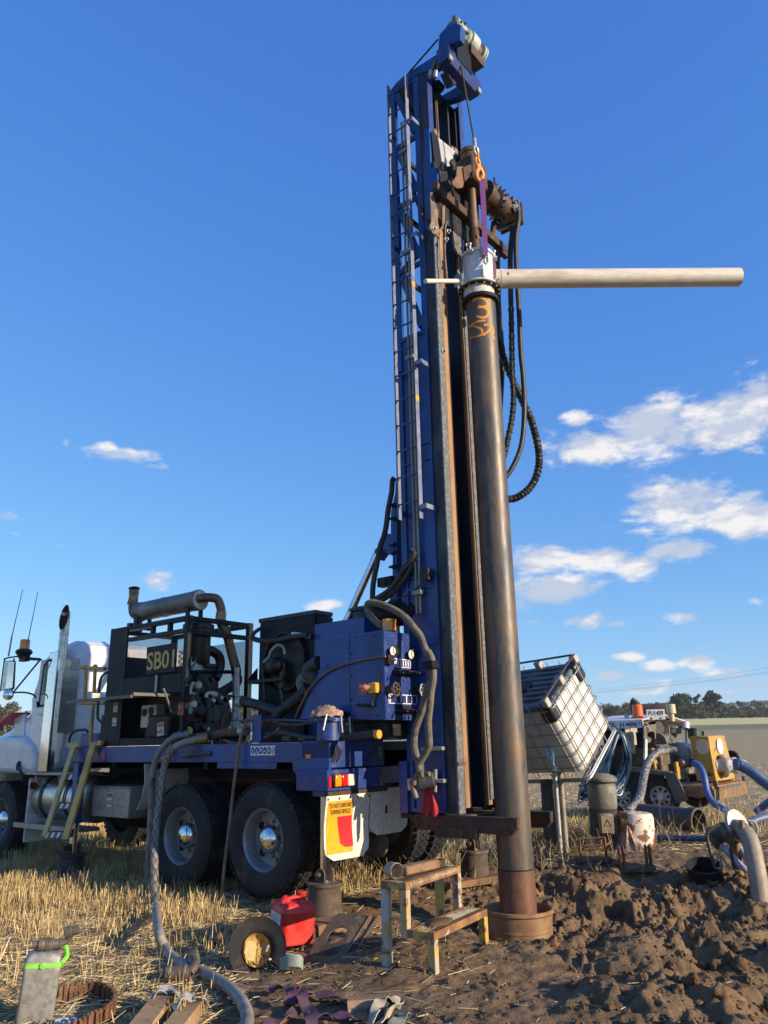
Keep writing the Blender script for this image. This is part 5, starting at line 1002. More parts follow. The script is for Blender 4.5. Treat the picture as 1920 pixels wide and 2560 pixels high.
# steel oil lines clipped to the face
for dx in (0, .045):
    M().cyl(T(-1.545-dx, .60, 2.72), T(-1.545-dx, .60, 8.75), .0125, 8).build('oil_line', mat('tan_oil_line', (.24, .21, .16), .45, .3), ms)
for z in (2.93, 5.55, 6.9, 8.3): M().cb(T(-1.567, .60, z), TF, TR, UP, .055, .03, .022).build('line_clamp', grey_can, ms, .003)
M().cb(S(*PL(705, 1430), .60), TF, TR, UP, .04, .03, .06).cyl(S(*PL(740, 1408), .6), S(*PL(830, 1402), .6), .008, 6).build('limit_switch', black, ms)
# table beams, plates at the foot
bp_ = [S(*PX(x, y), .60) for x, y in ((275, 512), (1256, 545), (1254, 640), (1195, 716), (890, 690), (475, 660), (310, 655), (275, 575))]
M().prism(bp_, TR*.05).build('table_beam', rust_dark, ms, .004)
M().prism([T(-2.53, 1.40, z) if False else S(*PX(x, y), 1.62) for x, y in ((700, 480), (1565, 485), (1570, 590), (1530, 640), (1300, 640), (700, 640))], TR*.06).build('table_beam', rust_dark, ms, .004)
M().prism([S(*PX(x, y), .585) for x, y in ((472, 625), (886, 640), (888, 752), (478, 728))], TR*.02).build('table_plate', rust_dark, ms, .003)
bz_ = tc(bp_[0])[2]
M().tb(-1.95, -1.3, .65, 1.6, bz_-.02, bz_+.0).build('table_top', rust_mud, ms, .003)
M().tb(-1.35, -1.25, .62, .72, bz_, 1.32).build('mast_foot', blue, ms, .004); M().tb(-1.72, -1.5, .70, .74, bz_, 1.18).build('mast_foot', blue_dark, ms, .004)
for v in (.95, 1.3): M().tb(-1.80, -1.74, v, v+.10, bz_, 1.16).build('foot_post', navy, ms, .004)
for x, y in ((324, 556), (330, 610), (428, 618)): M().lathe(S(*PX(x, y), .598), -TR, [(.011, 0), (.011, .002), (0, .002)], 10).build('bolt_hole', opening_shade, ms)
M().cyl(S(*PX(170, 525), .62), S(*PX(280, 525), .62), .022, 10).build('beam_pin', black, ms)
# break-out ram at the foot
M().tb(-1.80, -1.55, .58, .66, 1.415, 1.45).build('ram_ear', alu_dull, ms, .004); M().tb(-1.80, -1.50, .58, .66, 1.13, 1.165).build('ram_ear', alu_dull, ms, .004)
M().cyl(S(*PX(484, 85), .60), S(*PX(482, 300), .60), .02, 12).build('ram_pin', grey_can, ms)
a, b_ = S(*PX(265, 235), .48), S(*PX(490, 185), .58)
M().lathe(a.lerp(b_, .30), b_-a, [(.0, -.01), (.06, 0), (.068, .01), (.068, (b_-a).length*.62), (0, (b_-a).length*.63)], 18).build('breakout_ram', mat('wrapped_grey_ram', (.085, .085, .085), .5, .2, c2=(.15, .15, .15), sc=14, bump=.4), ms)
M().cyl(a, a.lerp(b_, .34), .028, 12).ob(a-TF*.03-UP*.045-TR*.03, TF*.06, TR*.06, UP*.10).build('ram_rod', galv, ms); M().cyl(S(*PX(250, 195), .46), S(*PX(308, 360), .46), .022, 10).build('ram_lever', pipe_tan, ms)
rg = M(); c_ = [S(*PX(x, y), .52) for x, y in ((395, 255), (412, 330), (425, 420), (420, 520))]
ws = [.09, .12, .17, .19]; rows = []
for i, p in enumerate(c_):
    for k in range(9):
        t_ = k/8-.5; rows.append(p+(-TF)*(ws[i]*t_)+TR*(.025*math.sin(k*2.2+i))+UP*(.02*math.sin(k*1.7+i*2)))
rg.add(rows+[p+TR*.006 for p in rows], [(i*9+k, i*9+k+1, (i+1)*9+k+1, (i+1)*9+k) for i in range(3) for k in range(8)]+[((i+1)*9+k+36, (i+1)*9+k+37, i*9+k+37, i*9+k+36) for i in range(3) for k in range(8)]); rgo = rg.build('red_rag', cloth_red, ang=80)
sb = rgo.modifiers.new('soft', 'SUBSURF'); sb.levels = sb.render_levels = 2
tag(rgo, 'bright red rag hanging from the small ram at the mast foot', 'rag')
# ---------------------------------------------------------------- crown
cw = [(125, 885), (205, 775), (300, 690), (640, 470), (655, 275), (720, 205), (800, 145), (880, 175), (870, 330), (768, 372), (752, 500), (735, 545), (560, 640), (410, 690), (140, 905)]
arm_ = [S(*P1(x, y), .64) for x, y in cw]
for dv in (0, .56): M().prism([p+TR*dv for p in ([arm_[i] for i in (0, 1, 2, 3, 4, 9, 10, 11, 12, 13, 14)] if dv else arm_)], TR*.10).build('crown_arm', blue, ms, .006)
M().prism([T(u, .60, z) for u, z in ((-2.27, 9.45), (-2.29, 9.34), (-2.24, 9.25), (-2.10, 9.25), (-2.10, 9.47), (-2.20, 9.49))], TR*.72).build('crown_beam', blue_worn, ms, .006)
M().tb(-2.285, -2.255, .61, .68, 9.24, 9.32).build('crown_end', alu_dull, ms, .008); M().tb(-2.285, -2.255, 1.24, 1.31, 9.24, 9.32).build('crown_end', alu_dull, ms, .008)
M().prism([T(-2.15, v, z) for v, z in ((.74, 9.25), (.86, 9.13), (.94, 9.20), (.94, 9.25))], TF*.1).build('crown_gusset', blue_dark, ms)
M().tb(-2.22, -2.0, .74, 1.26, 9.49, 9.52).build('winch_base', blue_dark, ms, .004)
for ps, r in (([(645, 322), (340, 672)], .011), ([(668, 400), (640, 500), (580, 640), (560, 720)], .014), ([(692, 400), (670, 520), (630, 650), (610, 730)], .014), ([(620, 850), (630, 1000), (652, 1345)], .010)):
    M().tube(sm([S(*P1(x, y), .62 if r != .010 else .95) for x, y in ps], 4), r, 8).build('crown_hose' if r > .0105 else 'pull_down_rope', hose_m if r == .011 else (tan_hose if r > .0105 else brown_hose), ms)
for x, y in ((562, 690), (616, 690)): M().cyl(S(*P1(x-4, y+30), .60), S(*P1(x+4, y-35), .60), .026, 10).build('hose_fitting', galv, ms)
M().lathe(S(*P1(625, 790), .80), TR, [(.06, 0), (.06, .1), (0, .1)], 14).build('sheave', navy, ms)
M().tb(-1.88, -1.80, .78, .9, 9.1, 9.45).build('crown_post', navy, ms, .006)
# winch on the crown
WZ = 9.93; WU = -2.24
wn = thing('crown_winch', 'green and white winch with rusty drum on top of the mast crown', 'winch', T(WU, 1.2, WZ-.3))
M().lathe(T(WU, 0.75, WZ-.06), TR, [(0, 0), (.09, .0), (.105, .02), (.105, .10), (.085, .12), (.085, .24), (0, .24)], 24).build('gearbox', green_dirty, wn)
M().cb(T(WU-.03, 0.90, WZ+.03), TF, TR, UP, .055, .115, .05).build('winch_motor', mat('dirty_cream_green_paint', (.36, .34, .22), .5, 0, c2=(.18, .20, .13), sc=9, c3=(.20, .10, .06), sc3=7), wn, .012)
M().cb(T(WU-.03, 0.78, WZ+.05), TF, TR, UP, .03, .012, .07).build('motor_cap', steel, wn, .008)
for p in ((.90, .02), (.98, -.06), (1.03, -.04), (.92, -.10), (1.0, .09)): M().lathe(T(WU-.10, p[0]-.08, WZ+p[1]-.02), -TF, [(.016, -.04), (.016, .01), (.009, .022), (0, .022)], 8).build('winch_fitting', chrome if p[1] == -.06 else green_dirty, wn)
M().lathe(T(WU, 1.00, WZ), TR, [(0, 0), (.10, 0), (.12, .015), (.12, .05), (.105, .055), (.105, .065), (.135, .07), (.14, .085), (.14, .21), (.13, .225), (0, .225)], 36).build('brake_drum', pale_green, wn)
M().lathe(T(WU, 1.22, WZ), TR, [(.088, 0), (.088, .12)], 28).build('rope_drum', mat('rusty_rope_wraps', (.20, .115, .065), .7, .1, c2=(.12, .07, .045), sc=6, stretch=(1, 30, 1), bump=.5), wn)
M().lathe(T(WU, 1.33, WZ), TR, [(.06, 0), (.135, .0), (.135, .02), (.12, .028), (.126, .035), (.14, .04), (.14, .06), (.10, .07), (0, .07)], 32).build('drum_flange', pale_green, wn)
M().prism([T(u, 1.04, z) for u, z in ((WU+.12, WZ-.27), (WU-.09, WZ-.27), (WU-.10, WZ-.14), (WU+.06, WZ-.10))], TR*.30).build('winch_frame', rust_dark, wn, .004)
M().cb(T(WU+.02, 0.92, WZ-.34), TF, TR, UP, .08, .16, .24).build('winch_pedestal', navy, wn, .01)
# lifting rope, ferrule, eye, hook
hk = thing('hook_block', 'thin wire rope with silver thimble and orange safety hook hanging from the crown', 'hook', T(-2.2, 1.15, 8.1))
rp0, rp1 = E(*PW(765, 1190), -2.28), E(1185, 350, -2.32)
M().tube([T(-2.2, 1.0, 9.85), rp0, rp1], .011, 8).build('wire_rope', rust_dark, hk); M().cyl(rp1+UP*.02, E(1188.5, 372, -2.33), .024, 12).build('ferrule', galv, hk)
def loop(px, py, rx, ry, r, m, nm, u=-2.34, tw=0.0):
    c = E(px, py, u); w_ = TR*math.cos(tw)+TF*math.sin(tw)
    return M().tube([c+w_*(rx*math.cos(2*PI*j/20))+UP*(ry*math.sin(2*PI*j/20)) for j in range(20)], r, 8, closed=True).build(nm, m, hk)
loop(1190, 378, .045, .062, .016, galv, 'thimble'); loop(1193.5, 392, .026, .060, .013, lug, 'link', tw=.9); loop(1194.5, 408, .045, .075, .015, lug, 'shackle')
M().ell(E(1196, 418, -2.35), TR*.045, TF*.035, UP*.05).build('swivel', lug, hk)
M().tube(sm([E(*P1(x, y), -2.36) for x, y in ((1070, 1660), (1040, 1710), (1050, 1770), (1085, 1790), (1108, 1740), (1092, 1690), (1076, 1655))], 5), [.028]*1+[.026]*29+[.02], 10).build('hook', lug, hk)
# ---------------------------------------------------------------- drive head and its carriage
hd = thing('drive_head', 'rusty rotary drive head with bolted hydraulic motor on a greasy carriage', 'drive head', T(-2.1, 1.1, 7.5))
e1_ = lambda x, y, u=-2.1: E(*P1(x, y), u)
e2_ = lambda x, y, u=-2.1: E(*P2(x, y), u)
ax_ = e2_(875, 500); 
def zc2(y): return tc(e2_(875, y))[2]
def zc1(y): return tc(e1_(965, y))[2]
SA = T(-2.1, tc(e2_(875, 450))[1], 0)
def zl(prof, nm, m, n=28): return M().lathe(SA+UP*prof[0][1], UP, [(r, z-prof[0][1]) for r, z in prof], n).build(nm, m, hd)
zl([(.052, zc2(200)), (.052, zc2(560))][::-1], 'spindle', mat('rusty_spindle', (.15, .095, .055), .55, .3, c2=(.085, .055, .038), sc=6, stretch=(1, 1, .5), bump=.2), 24)
zl([(.055, zc2(815)), (.062, zc2(800)), (.063, zc2(570)), (.052, zc2(545))], 'spindle_sub', rust_dark, 24); M().cb(e2_(882, 642)-TF*.058, TF, TR, UP, .008, .03, .02).build('spanner_flat', rust, hd)
zl([(.0, zc2(205)), (.085, zc2(204)), (.085, zc2(170)), (.10, zc2(160)), (.10, zc2(105)), (.12, zc2(100)), (.12, zc2(60)), (0, zc2(58))], 'seal_housing', black)
sw = M().lathe(SA+TR*.02+UP*zc1(1650), UP, [(.0, 0), (.115, .0), (.115, .06), (.13, .065), (.13, .16), (.10, .165), (.10, .18), (.125, .185), (.125, .24), (.06, .25), (.045, .27), (.05, .28), (.03, .32), (0, .34)], 28).build('swivel_head', mat('brown_rusty_swivel', (.13, .07, .04), .6, .1, c2=(.06, .036, .024), sc=7, bump=.3), hd)
M().cb(SA+UP*(zc1(1740)), TF, TR, UP, .14, .17, .17).build('gearbox', rust_dark, hd, .02)
M().prism([E(*P1(x, y), -2.27) for x, y in ((842, 1640), (905, 1640), (920, 1790), (905, 1860), (850, 1872), (800, 1840), (795, 1800), (835, 1740))], TF*.02).build('guard_plate', mat('dull_rust_plate', (.17, .085, .04), .65, .1, c2=(.10, .055, .03), sc=6, bump=.3), hd, .006)
M().prism([E(*P1(x, y), -2.29) for x, y in ((905, 1650), (998, 1610), (1000, 1720), (925, 1800))], TF*.03).build('cover_plate', rust_dark, hd, .004)
M().prism([E(*P1(x, y), -2.2) for x, y in ((775, 1590), (790, 1562), (820, 1570), (835, 1640), (830, 1740), (800, 1770), (800, 1650))], TF*.03).build('hook_horn', black, hd, .006); M().prism([E(*P1(x, y), -2.1) for x, y in ((680, 1600), (700, 1588), (730, 1620), (745, 1680), (690, 1680))], TF*.03).build('hook_horn', black, hd, .006)
# hydraulic motor lying crosswise
mc = T(-2.12, tc(e2_(1010, 270))[1], tc(e2_(1010, 270))[2]); L_ = tc(e2_(1240, 490))[1]-tc(mc)[1]
mot = M().lathe(mc-TR*.14, TR, [(0, 0), (.15, .0), (.15, .08), (.12, .10), (.12, .20), (.16, .22), (.165, .24), (.165, .44), (.15, .46), (.15, .56), (.10, .60), (.10, .66), (0, .66)], 28).build('hydraulic_motor', mat('greasy_brown_motor', (.10, .06, .035), .42, .2, c2=(.05, .035, .028), sc=7, c3=(.18, .16, .14), sc3=6, lo3=.60, hi3=.7, bump=.25), hd)
for i in range(14):
    th = 2*PI*i/14
    for dv, r in ((.10, .168), (.28, .168)):
        p = mc+TR*dv+(TF*math.cos(th)+UP*math.sin(th))*r; d = (TF*math.cos(th)+UP*math.sin(th)); M().lathe(p-d*.01, d, [(.016, 0), (.016, .022), (.010, .024), (.010, .04), (0, .04)], 6).build('motor_bolt', black, hd)
M().cb(mc+TR*.36-TF*.165, TR, UP, TF, .07, .09, .012).build('inspection_cover', steel, hd, .008)
for i in range(6): M().lathe(mc+TR*(.36+.05*math.cos(2*PI*i/6))-TF*.178+UP*(.07*math.sin(2*PI*i/6)), -TF, [(.012, 0), (.012, .012), (0, .014)], 6).build('motor_bolt', black, hd)
M().lathe(mc+TR*.16+UP*.155, UP, [(.05, 0), (.055, .02), (.06, .03), (.06, .10), (.04, .125), (.012, .13), (.012, .24), (0, .24)], 14).build('breather', black, hd)
for dv, m_ in ((.47, steel), (.54, rust_dark)): M().cb(mc+TR*dv, TR, TF, UP, .02, .17, .17).build('port_plate', m_, hd, .015)
# cross beam and arms
bz0 = tc(e2_(520, 175, -2.0)); bz1 = tc(e2_(1155, 690, -2.0))
M().tb(-2.06, -1.97, .56, 2.10, 7.46, 7.57).build('carriage_beam', rust_dark, hd, .008)
M().lathe(T(-2.02, .55, 7.545), TR, [(0, 0), (.05, .0), (.055, .02), (.05, .04), (0, .04)], 14).build('beam_knuckle', rust, hd)
M().tb(-2.06, -1.99, 1.95, 2.12, 7.40, 7.46).prism([T(-2.02, v, z) for v, z in ((1.80, 7.57), (1.86, 7.57), (1.92, 7.78), (2.02, 7.80), (2.02, 7.86), (1.88, 7.86))], TF*.05).build('hose_arm', rust_dark, hd, .005)
M().tb(-1.98, -1.93, .62, 1.58, 7.2, 7.95).build('carriage_plate', black, hd, .006)
sl_ = [S(*P1(x, y), .61) for x, y in ((500, 1262), (515, 1238), (548, 1240), (575, 1900), (500, 1880))]
M().prism(sl_, TR*.04).build('slide_plate', blue, hd, .004)
M().prism([S(*P1(x, y), .60) for x, y in ((500, 1670), (555, 1660), (628, 1650), (640, 1830), (580, 1900), (500, 1890))], TR*.04).build('slide_plate', blue, hd, .004)
M().prism([S(*P1(x, y), .61) for x, y in ((505, 1890), (575, 1900), (580, 2080), (560, 2290), (505, 2300))], TR*.04).build('slide_plate', blue, hd, .004)
M().prism([E(*P1(x, y), -1.95) for x, y in ((645, 1340), (822, 1482), (800, 1560), (770, 1640), (690, 1640))], TF*.02).build('shield_panel', mat('pale_grey_panel', (.42, .42, .44), .45, 0, c2=(.34, .33, .34), sc=5, c3=(.28, .15, .10), sc3=6, lo3=.66, hi3=.72), hd, .003)
M().prism([E(*P1(x, y), -1.96) for x, y in ((572, 1285), (598, 1272), (635, 1325), (685, 1640), (615, 1640))], TF*.04).build('guide_bar', navy, hd, .004)
M().prism([E(*P1(x, y), -1.99) for x, y in ((655, 1640), (745, 1645), (750, 1880), (700, 1920), (660, 1900))], TF*.05).build('bearing_block', black, hd, .008); M().prism([E(*P1(x, y), -1.97) for x, y in ((815, 1520), (835, 1500), (868, 1545), (855, 1640), (830, 1640))], TF*.03).build('guide_bar', blue_dark, hd, .004)
for ps in ([(490, 215), (510, 215), (560, 380), (560, 470), (580, 610), (530, 600), (480, 560), (500, 480)], [(600, 350), (625, 330), (620, 520), (565, 625), (545, 600), (600, 520)]):
    M().prism([E(*P2(x, y), -2.0) for x, y in ps], TF*.02).build('wear_plate', mat('brown_wear_plate', (.22, .14, .085), .55, .2, c2=(.10, .08, .075), sc=6), hd, .004)
for ps in ([(680, 470), (740, 440), (770, 600), (790, 700), (780, 800), (740, 770), (715, 720)], [(740, 440), (790, 560), (805, 600), (790, 790), (770, 690)]):
    M().prism([E(*P2(x, y), -1.97) for x, y in ps], TF*.03).build('wear_plate', steel, hd, .004)
M().tube(sm([E(*P2(x, y), -2.02) for x, y in ((640, 480), (625, 540), (625, 640), (620, 760), (640, 1000))], 5), .011, 8).build('pull_chain_rod', brown_hose, hd)
for x, y in ((515, 550), (645, 575), (625, 648), (815, 700), (600, 1650)): M().lathe(E(*P2(x, y), -2.03), -TF, [(.028, 0), (.028, .015), (.016, .018), (.016, .04), (0, .04)], 8).build('wear_bolt', galv, hd)
for x, y in ((420, 362), (425, 432), (780-300, 485)): M().lathe(S(*P2(x, y), .62), -TR, [(.03, 0), (.03, .02), (.015, .022), (.015, .05), (0, .05)], 8).build('slide_bolt', rust, hd)
# ---------------------------------------------------------------- casing string
CX = T(-2.205, 1.091, 0)
zcas = lambda y: tc(E(1198, y, -2.205))[2]
zt = 6.235; zw = tc(E(1300, 2169, -2.205))[2]
cs = M().lathe(CX+UP*(zw), UP, [(.158, 0), (.162, .004), (.162, zt-zw)], 64).build('drill_casing', casing_m, at=CX+UP*(-.3))
tag(cs, 'tall dark steel casing pipe with orange sprayed numbers standing in front of the mast', 'pipe')
M().lathe(CX+UP*-.45, UP, [(.164, 0), (.165, zw+.447), (.158, zw+.45)], 64).build('casing_shoe', casing_low, cs)
M().lathe(CX+UP*(zw-.006), UP, [(.160, 0), (.167, .004), (.167, .012), (.160, .016)], 64).build('weld_bead', black, cs)
spray_m = bpy.data.materials.new('orange_spray'); spray_m.use_nodes = True; t = spray_m.node_tree; t.nodes.clear(); n = NT(t)
out = n.n('ShaderNodeOutputMaterial'); b = n.n('ShaderNodeBsdfPrincipled'); tp_ = n.n('ShaderNodeBsdfTransparent'); mx_ = n.n('ShaderNodeMixShader'); sa_ = n.n('ShaderNodeAttribute', attribute_name='soft')
b.inputs['Base Color'].default_value = (.74, .27, .03, 1); b.inputs['Roughness'].default_value = .7
nz_ = n.noise(n.n('ShaderNodeTexCoord').outputs['Object'], 60, 5, .7)
n.val(mx_.inputs[0], n.smooth(n.m('ADD', sa_.outputs['Fac'], n.m('MULTIPLY', n.m('SUBTRACT', nz_, .5), .9)), .12, .75)); t.links.new(tp_.outputs[0], mx_.inputs[1]); t.links.new(b.outputs[0], mx_.inputs[2]); t.links.new(mx_.outputs[0], out.inputs[0])
def spray(px_pts, r=.0125):
    """sprayed line that follows the round of the pipe"""
    out = []
    for x, y in px_pts:
        rr = ray(*P2(x, y)); o = EYE-CX; o.z = 0; d = Vector((rr.x, rr.y, 0)); A = d.dot(d); B = 2*o.dot(d); C_ = o.dot(o)-.1632**2; dis = B*B-4*A*C_
        out.append(EYE+rr*((-B-math.sqrt(max(0, dis)))/(2*A)))
    pts = sm(out, 6); s = M(); vs = []; k = len(pts)
    for i, p in enumerate(pts):
        n_ = Vector((p.x-CX.x, p.y-CX.y, 0)).normalized(); t_ = (pts[min(i+1, k-1)]-pts[max(i-1, 0)]).normalized(); w_ = n_.cross(t_).normalized()*r*1.7
        for s_ in (-1, -.5, 0, .5, 1):
            e = p+w_*s_; h = Vector((e.x-CX.x, e.y-CX.y, 0)).normalized()*.1634; vs.append(Vector((CX.x+h.x, CX.y+h.y, e.z)))
    s.add(vs, [(5*i+j, 5*i+j+1, 5*i+6+j, 5*i+5+j) for i in range(k-1) for j in range(4)]); o = s.build('sprayed_number', spray_m, cs)
    at = o.data.attributes.new('soft', 'FLOAT', 'POINT'); base_ = o.matrix_world.translation
    pv_ = [p-CX-UP*(-.3) for p in pts]
    vals = []
    for v in o.data.vertices:
        d_ = min((v.co-q_).length for q_ in pv_); vals.append(max(0.0, 1-d_/(r*1.5)))
    at.data.foreach_set('value', vals); return o
spray([(872, 1200), (905, 1178), (960, 1172), (1000, 1200), (1008, 1235), (975, 1252), (918, 1252), (980, 1256), (1015, 1290), (1005, 1330), (965, 1350), (905, 1335)], .016)
spray([(985, 1375), (915, 1385), (850, 1425), (835, 1432), (900, 1430), (950, 1455), (958, 1490), (925, 1515), (850, 1535)], .013); spray([(975, 1415), (1040, 1420), (1015, 1470), (968, 1505), (980, 1498)], .013); spray([(1045, 1420), (1062, 1470), (1055, 1500), (1070, 1545)], .011)
M().cb(CX, UP, UP, UP, .0, 0, 0) 
# surface casing ring in the pit
zr = tc(E(1307, 2272, -2.205))[2]
tag(M().lathe(CX+UP*(zr-.55), UP, [(.285, 0), (.288, .40), (.292, .405), (.292, .42), (.288, .425), (.296, .53), (.312, .545), (.312, .57), (.300, .575), (.286, .565), (.28, .53), (.272, .42), (.27, .0)], 64, True).build('surface_casing', basin_m), 'short wide muddy tan casing ring around the foot of the drill casing', 'casing ring')
# discharge head on top of the casing
dh = thing('pipe_manifold', 'white bolted discharge head clamped on top of the casing', 'pipe fitting', CX+UP*zt)
CD = CX-TR*.02
M().lathe(CD+UP*(zt-.03), UP, [(.166, 0), (.172, .0), (.172, .14), (.23, .145), (.235, .15), (.235, .165), (.172, .17)], 48).build('lower_flange', white_dirty, dh)
M().lathe(CX+UP*(zt+.105), UP, [(.17, 0), (.235, .0), (.238, .008), (.238, .028), (.17, .03)], 48).build('clamp_ring', black, dh)
M().lathe(CX+UP*(zt-.05), UP, [(.166, 0), (.205, .0), (.21, .01), (.205, .045), (.166, .05)], 40).build('clamp_ring', black, dh)
z0h = zt+.135; z1h = tc(E(1190, 640, -2.2))[2]
M().lathe(CX+UP*z0h, UP, [(.165, 0), (.165, .02), (.17, (z1h-z0h)-.03), (.185, (z1h-z0h)-.03), (.19, (z1h-z0h)), (.15, (z1h-z0h)), (.14, (z1h-z0h)-.02), (0, (z1h-z0h)-.02)], 48).build('head_body', mat('silver_white_paint', (.56, .57, .60), .38, .1, c2=(.45, .46, .49), sc=4), dh)
for i in range(16):
    th = 2*PI*i/16; d = TF*math.cos(th)+TR*math.sin(th); M().lathe(CX+d*.215+UP*(zt+.09), UP, [(.012, 0), (.012, .06), (0, .062)], 6).build('flange_bolt', galv, dh)
for th in (2.55, 3.7, 4.6, 1.0):
    d = TF*math.cos(th)+TR*math.sin(th); p = CX+d*.19+UP*(z1h-.01); M().lathe(p-UP*.05, UP, [(.014, 0), (.014, .10), (.024, .10), (.024, .12), (0, .125)], 8).build('eye_bolt', galv, dh); M().cb(p-UP*.03, d, d.cross(UP), UP, .03, .035, .01).build('bolt_ear', MATS['silver_white_paint'], dh)
M().cb(E(*P2(985, 930), -2.372), TR, UP, TF, .045, .085, .006).build('head_plate', MATS['silver_white_paint'], dh, .008)
gl = M().cyl(E(*P2(445, 1020), -2.2), E(*P2(735, 1020), -2.2), .024, 14).build('side_handle', cream_pipe, dh); M().cb(E(*P2(745, 1015), -2.2), TF, TR, UP, .05, .008, .07).build('handle_plate', steel, dh); M().tube([E(*P2(735, 920), -2.2), E(*P2(750, 960), -2.2), E(*P2(740, 1090), -2.2)], .010, 6).build('handle_rod', galv, dh)
# the long horizontal pipe
pa, pb = Yd(1225, 697.5, 7.72), Yd(1847, 693, 7.95)
dr_ = (pb-pa).normalized(); Lp = (pb-pa).length
lp_o = M().lathe(pa, dr_, [(.0, .0), (.105, .0), (.1085, .004), (.1085, Lp), (.100, Lp), (.100, Lp-.25), (0, Lp-.25)], 48).build('discharge_pipe', cream_pipe)
tag(lp_o, 'long straight off-white pipe sticking out sideways from the discharge head', 'pipe'); M().lathe(pa+dr_*.11, dr_, [(.109, 0), (.1125, .0), (.1125, .03), (.109, .03)], 40, True).build('pipe_band', cream_pipe, lp_o); M().lathe(Yd(*P2(1190, 955), 7.58), (0, -1, .1), [(.016, 0), (.016, .02), (0, .022)], 8).build('pipe_screw', galv, lp_o)
# purple lifting sling
sg1 = M(); a_ = [E(*P2(x, y), -2.36) for x, y in ((938, 95), (948, 250), (962, 420), (972, 600), (975, 790))]; sg1.strip(sm(a_, 5), TR*.075+TF*.02, .008); so_ = sg1.build('sling', purple)
sg2 = M(); sg2.strip(sm([E(*P2(x, y), -2.39) for x, y in ((955, 95), (968, 300), (978, 560), (985, 790))], 5), TR*.045-TF*.04, .008); sg2.build('sling_leg', purple, so_)
sg3 = M(); sg3.strip(sm([E(*P2(x, y), -2.36) for x, y in ((985, 790), (1030, 810), (1062, 860), (1058, 980))], 5), TR*.09, .008); sg3.build('sling_tail', purple_dusty, so_); sg3 = M(); sg3.strip([E(*P2(1050, 980), -2.365), E(*P2(1046, 1045), -2.365)], TR*.08, .006); sg3.build('sling_label', blue_flat, so_)
M().tube(sm([E(*P2(x, y), -2.37) for x, y in ((975, 850), (985, 800), (1005, 800), (1008, 850), (985, 865))], 4), .012, 8).build('shackle', galv, so_); tag(so_, 'purple lifting sling hanging from the orange hook to the discharge head', 'sling')
# ---------------------------------------------------------------- hoses
def hose(name, pts, r, m, label, cat='hose', n=10, sub=8, rf=None, group=None):
    return tag(M().tube(sm(pts, sub), r, n, rf=rf).build(name, m), label, cat, group)
q2 = lambda pts, d: [Yd(*P2(x, y), d) for x, y in pts]; q3 = lambda pts, d: [Yd(*P3(x, y), d) for x, y in pts]
wrk = lambda i: 1+.13*math.sin(i*2.4)+.08*math.sin(i*1.3+1)
hose('hydraulic_hose', q2([(1228, 530), (1228, 600), (1212, 760), (1212, 1000), (1220, 1350)], 8.3)+q3([(1225, 0), (1228, 200), (1240, 400), (1225, 600), (1190, 780), (1160, 920), (1120, 1000), (1060, 1040)], 8.3), .034, hose_m, 'middle black hose with wrinkled sleeve curving in behind the casing', rf=lambda i: wrk(i) if i > 50 else 1, sub=14)
hose('hydraulic_hose', q2([(1240, 400), (1255, 378), (1282, 400), (1285, 480), (1262, 640), (1265, 900), (1290, 1300)], 8.25)+q3([(1305, 0), (1325, 200), (1338, 450), (1330, 700), (1300, 880), (1230, 1040), (1165, 1130), (1100, 1180)], 8.25), .030, hose_m, 'smooth black hose curving from the motor end down to the casing', sub=8)
hose('hydraulic_hose', q2([(1090, 700), (1095, 850), (1100, 1100), (1108, 1350), (1105, 1560)], 8.4)+q3([(1125, -60), (1140, 20), (1190, 150), (1270, 330), (1330, 460), (1395, 600), (1435, 740), (1465, 880), (1470, 1000), (1445, 1120), (1390, 1220), (1310, 1290), (1230, 1325), (1150, 1320)], 8.4), .042, hose_m, 'thick wrinkled black hose making the widest loop right of the casing', rf=lambda i: wrk(i) if i > 60 else .8, sub=16)
hose('hydraulic_hose', q2([(1085, 700), (1098, 780), (1092, 1000), (1115, 1400), (1135, 1680)], 8.5)+q3([(1140, -20), (1135, 150), (1120, 400), (1105, 650)], 8.5), .040, hose_m, 'straight dark hose hanging close beside the casing')
# hoses between deck, cabinet and mast
qs = lambda pts, v, P=P7: [S(*P(x, y), v) for x, y in pts]
hose('hydraulic_hose', qs([(365, 402), (345, 440), (335, 560), (300, 740), (280, 900), (255, 1020), (215, 1130), (180, 1320), (140, 1540), (135, 1730), (150, 1850)], .66, PL), .028, hose_m, 'spiral bound black hose running down beside the raising ram', rf=lambda i: 1+.10*(i % 2), sub=14)
hose('hydraulic_hose', qs([(560, 60), (585, 90), (560, 150), (500, 220), (440, 320), (380, 410), (310, 470), (220, 530), (190, 600)], .58), .030, hose_m, 'upper wrapped black hose looping from the mast face to the cabinet', rf=lambda i: 1+.12*(i % 2), sub=10)
hose('hydraulic_hose', qs([(590, 140), (560, 220), (510, 310), (440, 400), (380, 460), (310, 510), (235, 545)], .60), .028, hose_m, 'lower wrapped black hose looping from the mast face to the cabinet', rf=lambda i: 1+.12*(i % 2), sub=10)
hose('thin_cable', qs([(700, 330), (630, 400), (540, 470), (420, 520), (300, 570)], .58), .010, hose_m, 'thin black cable sagging across the mast face', 'cable')
hose('control_hose', qs([(300, 790), (230, 740), (160, 660), (140, 590), (170, 555), (240, 560), (330, 590), (430, 640), (520, 710), (590, 800), (640, 860), (680, 960), (720, 1060), (740, 1140)], .44)+qs([(745, 1200), (740, 1290), (715, 1380), (680, 1480), (650, 1600)], .44)+[S(*P8(x, y), .44) for x, y in ((650, 60), (642, 160), (660, 240), (680, 280), (682, 330))], .034, tan_hose, 'dusty sleeved hose looping over the cabinet top and down its right side', rf=lambda i: 1+.10*(i % 2)*(1 if 40 < i < 130 else 0), sub=12)
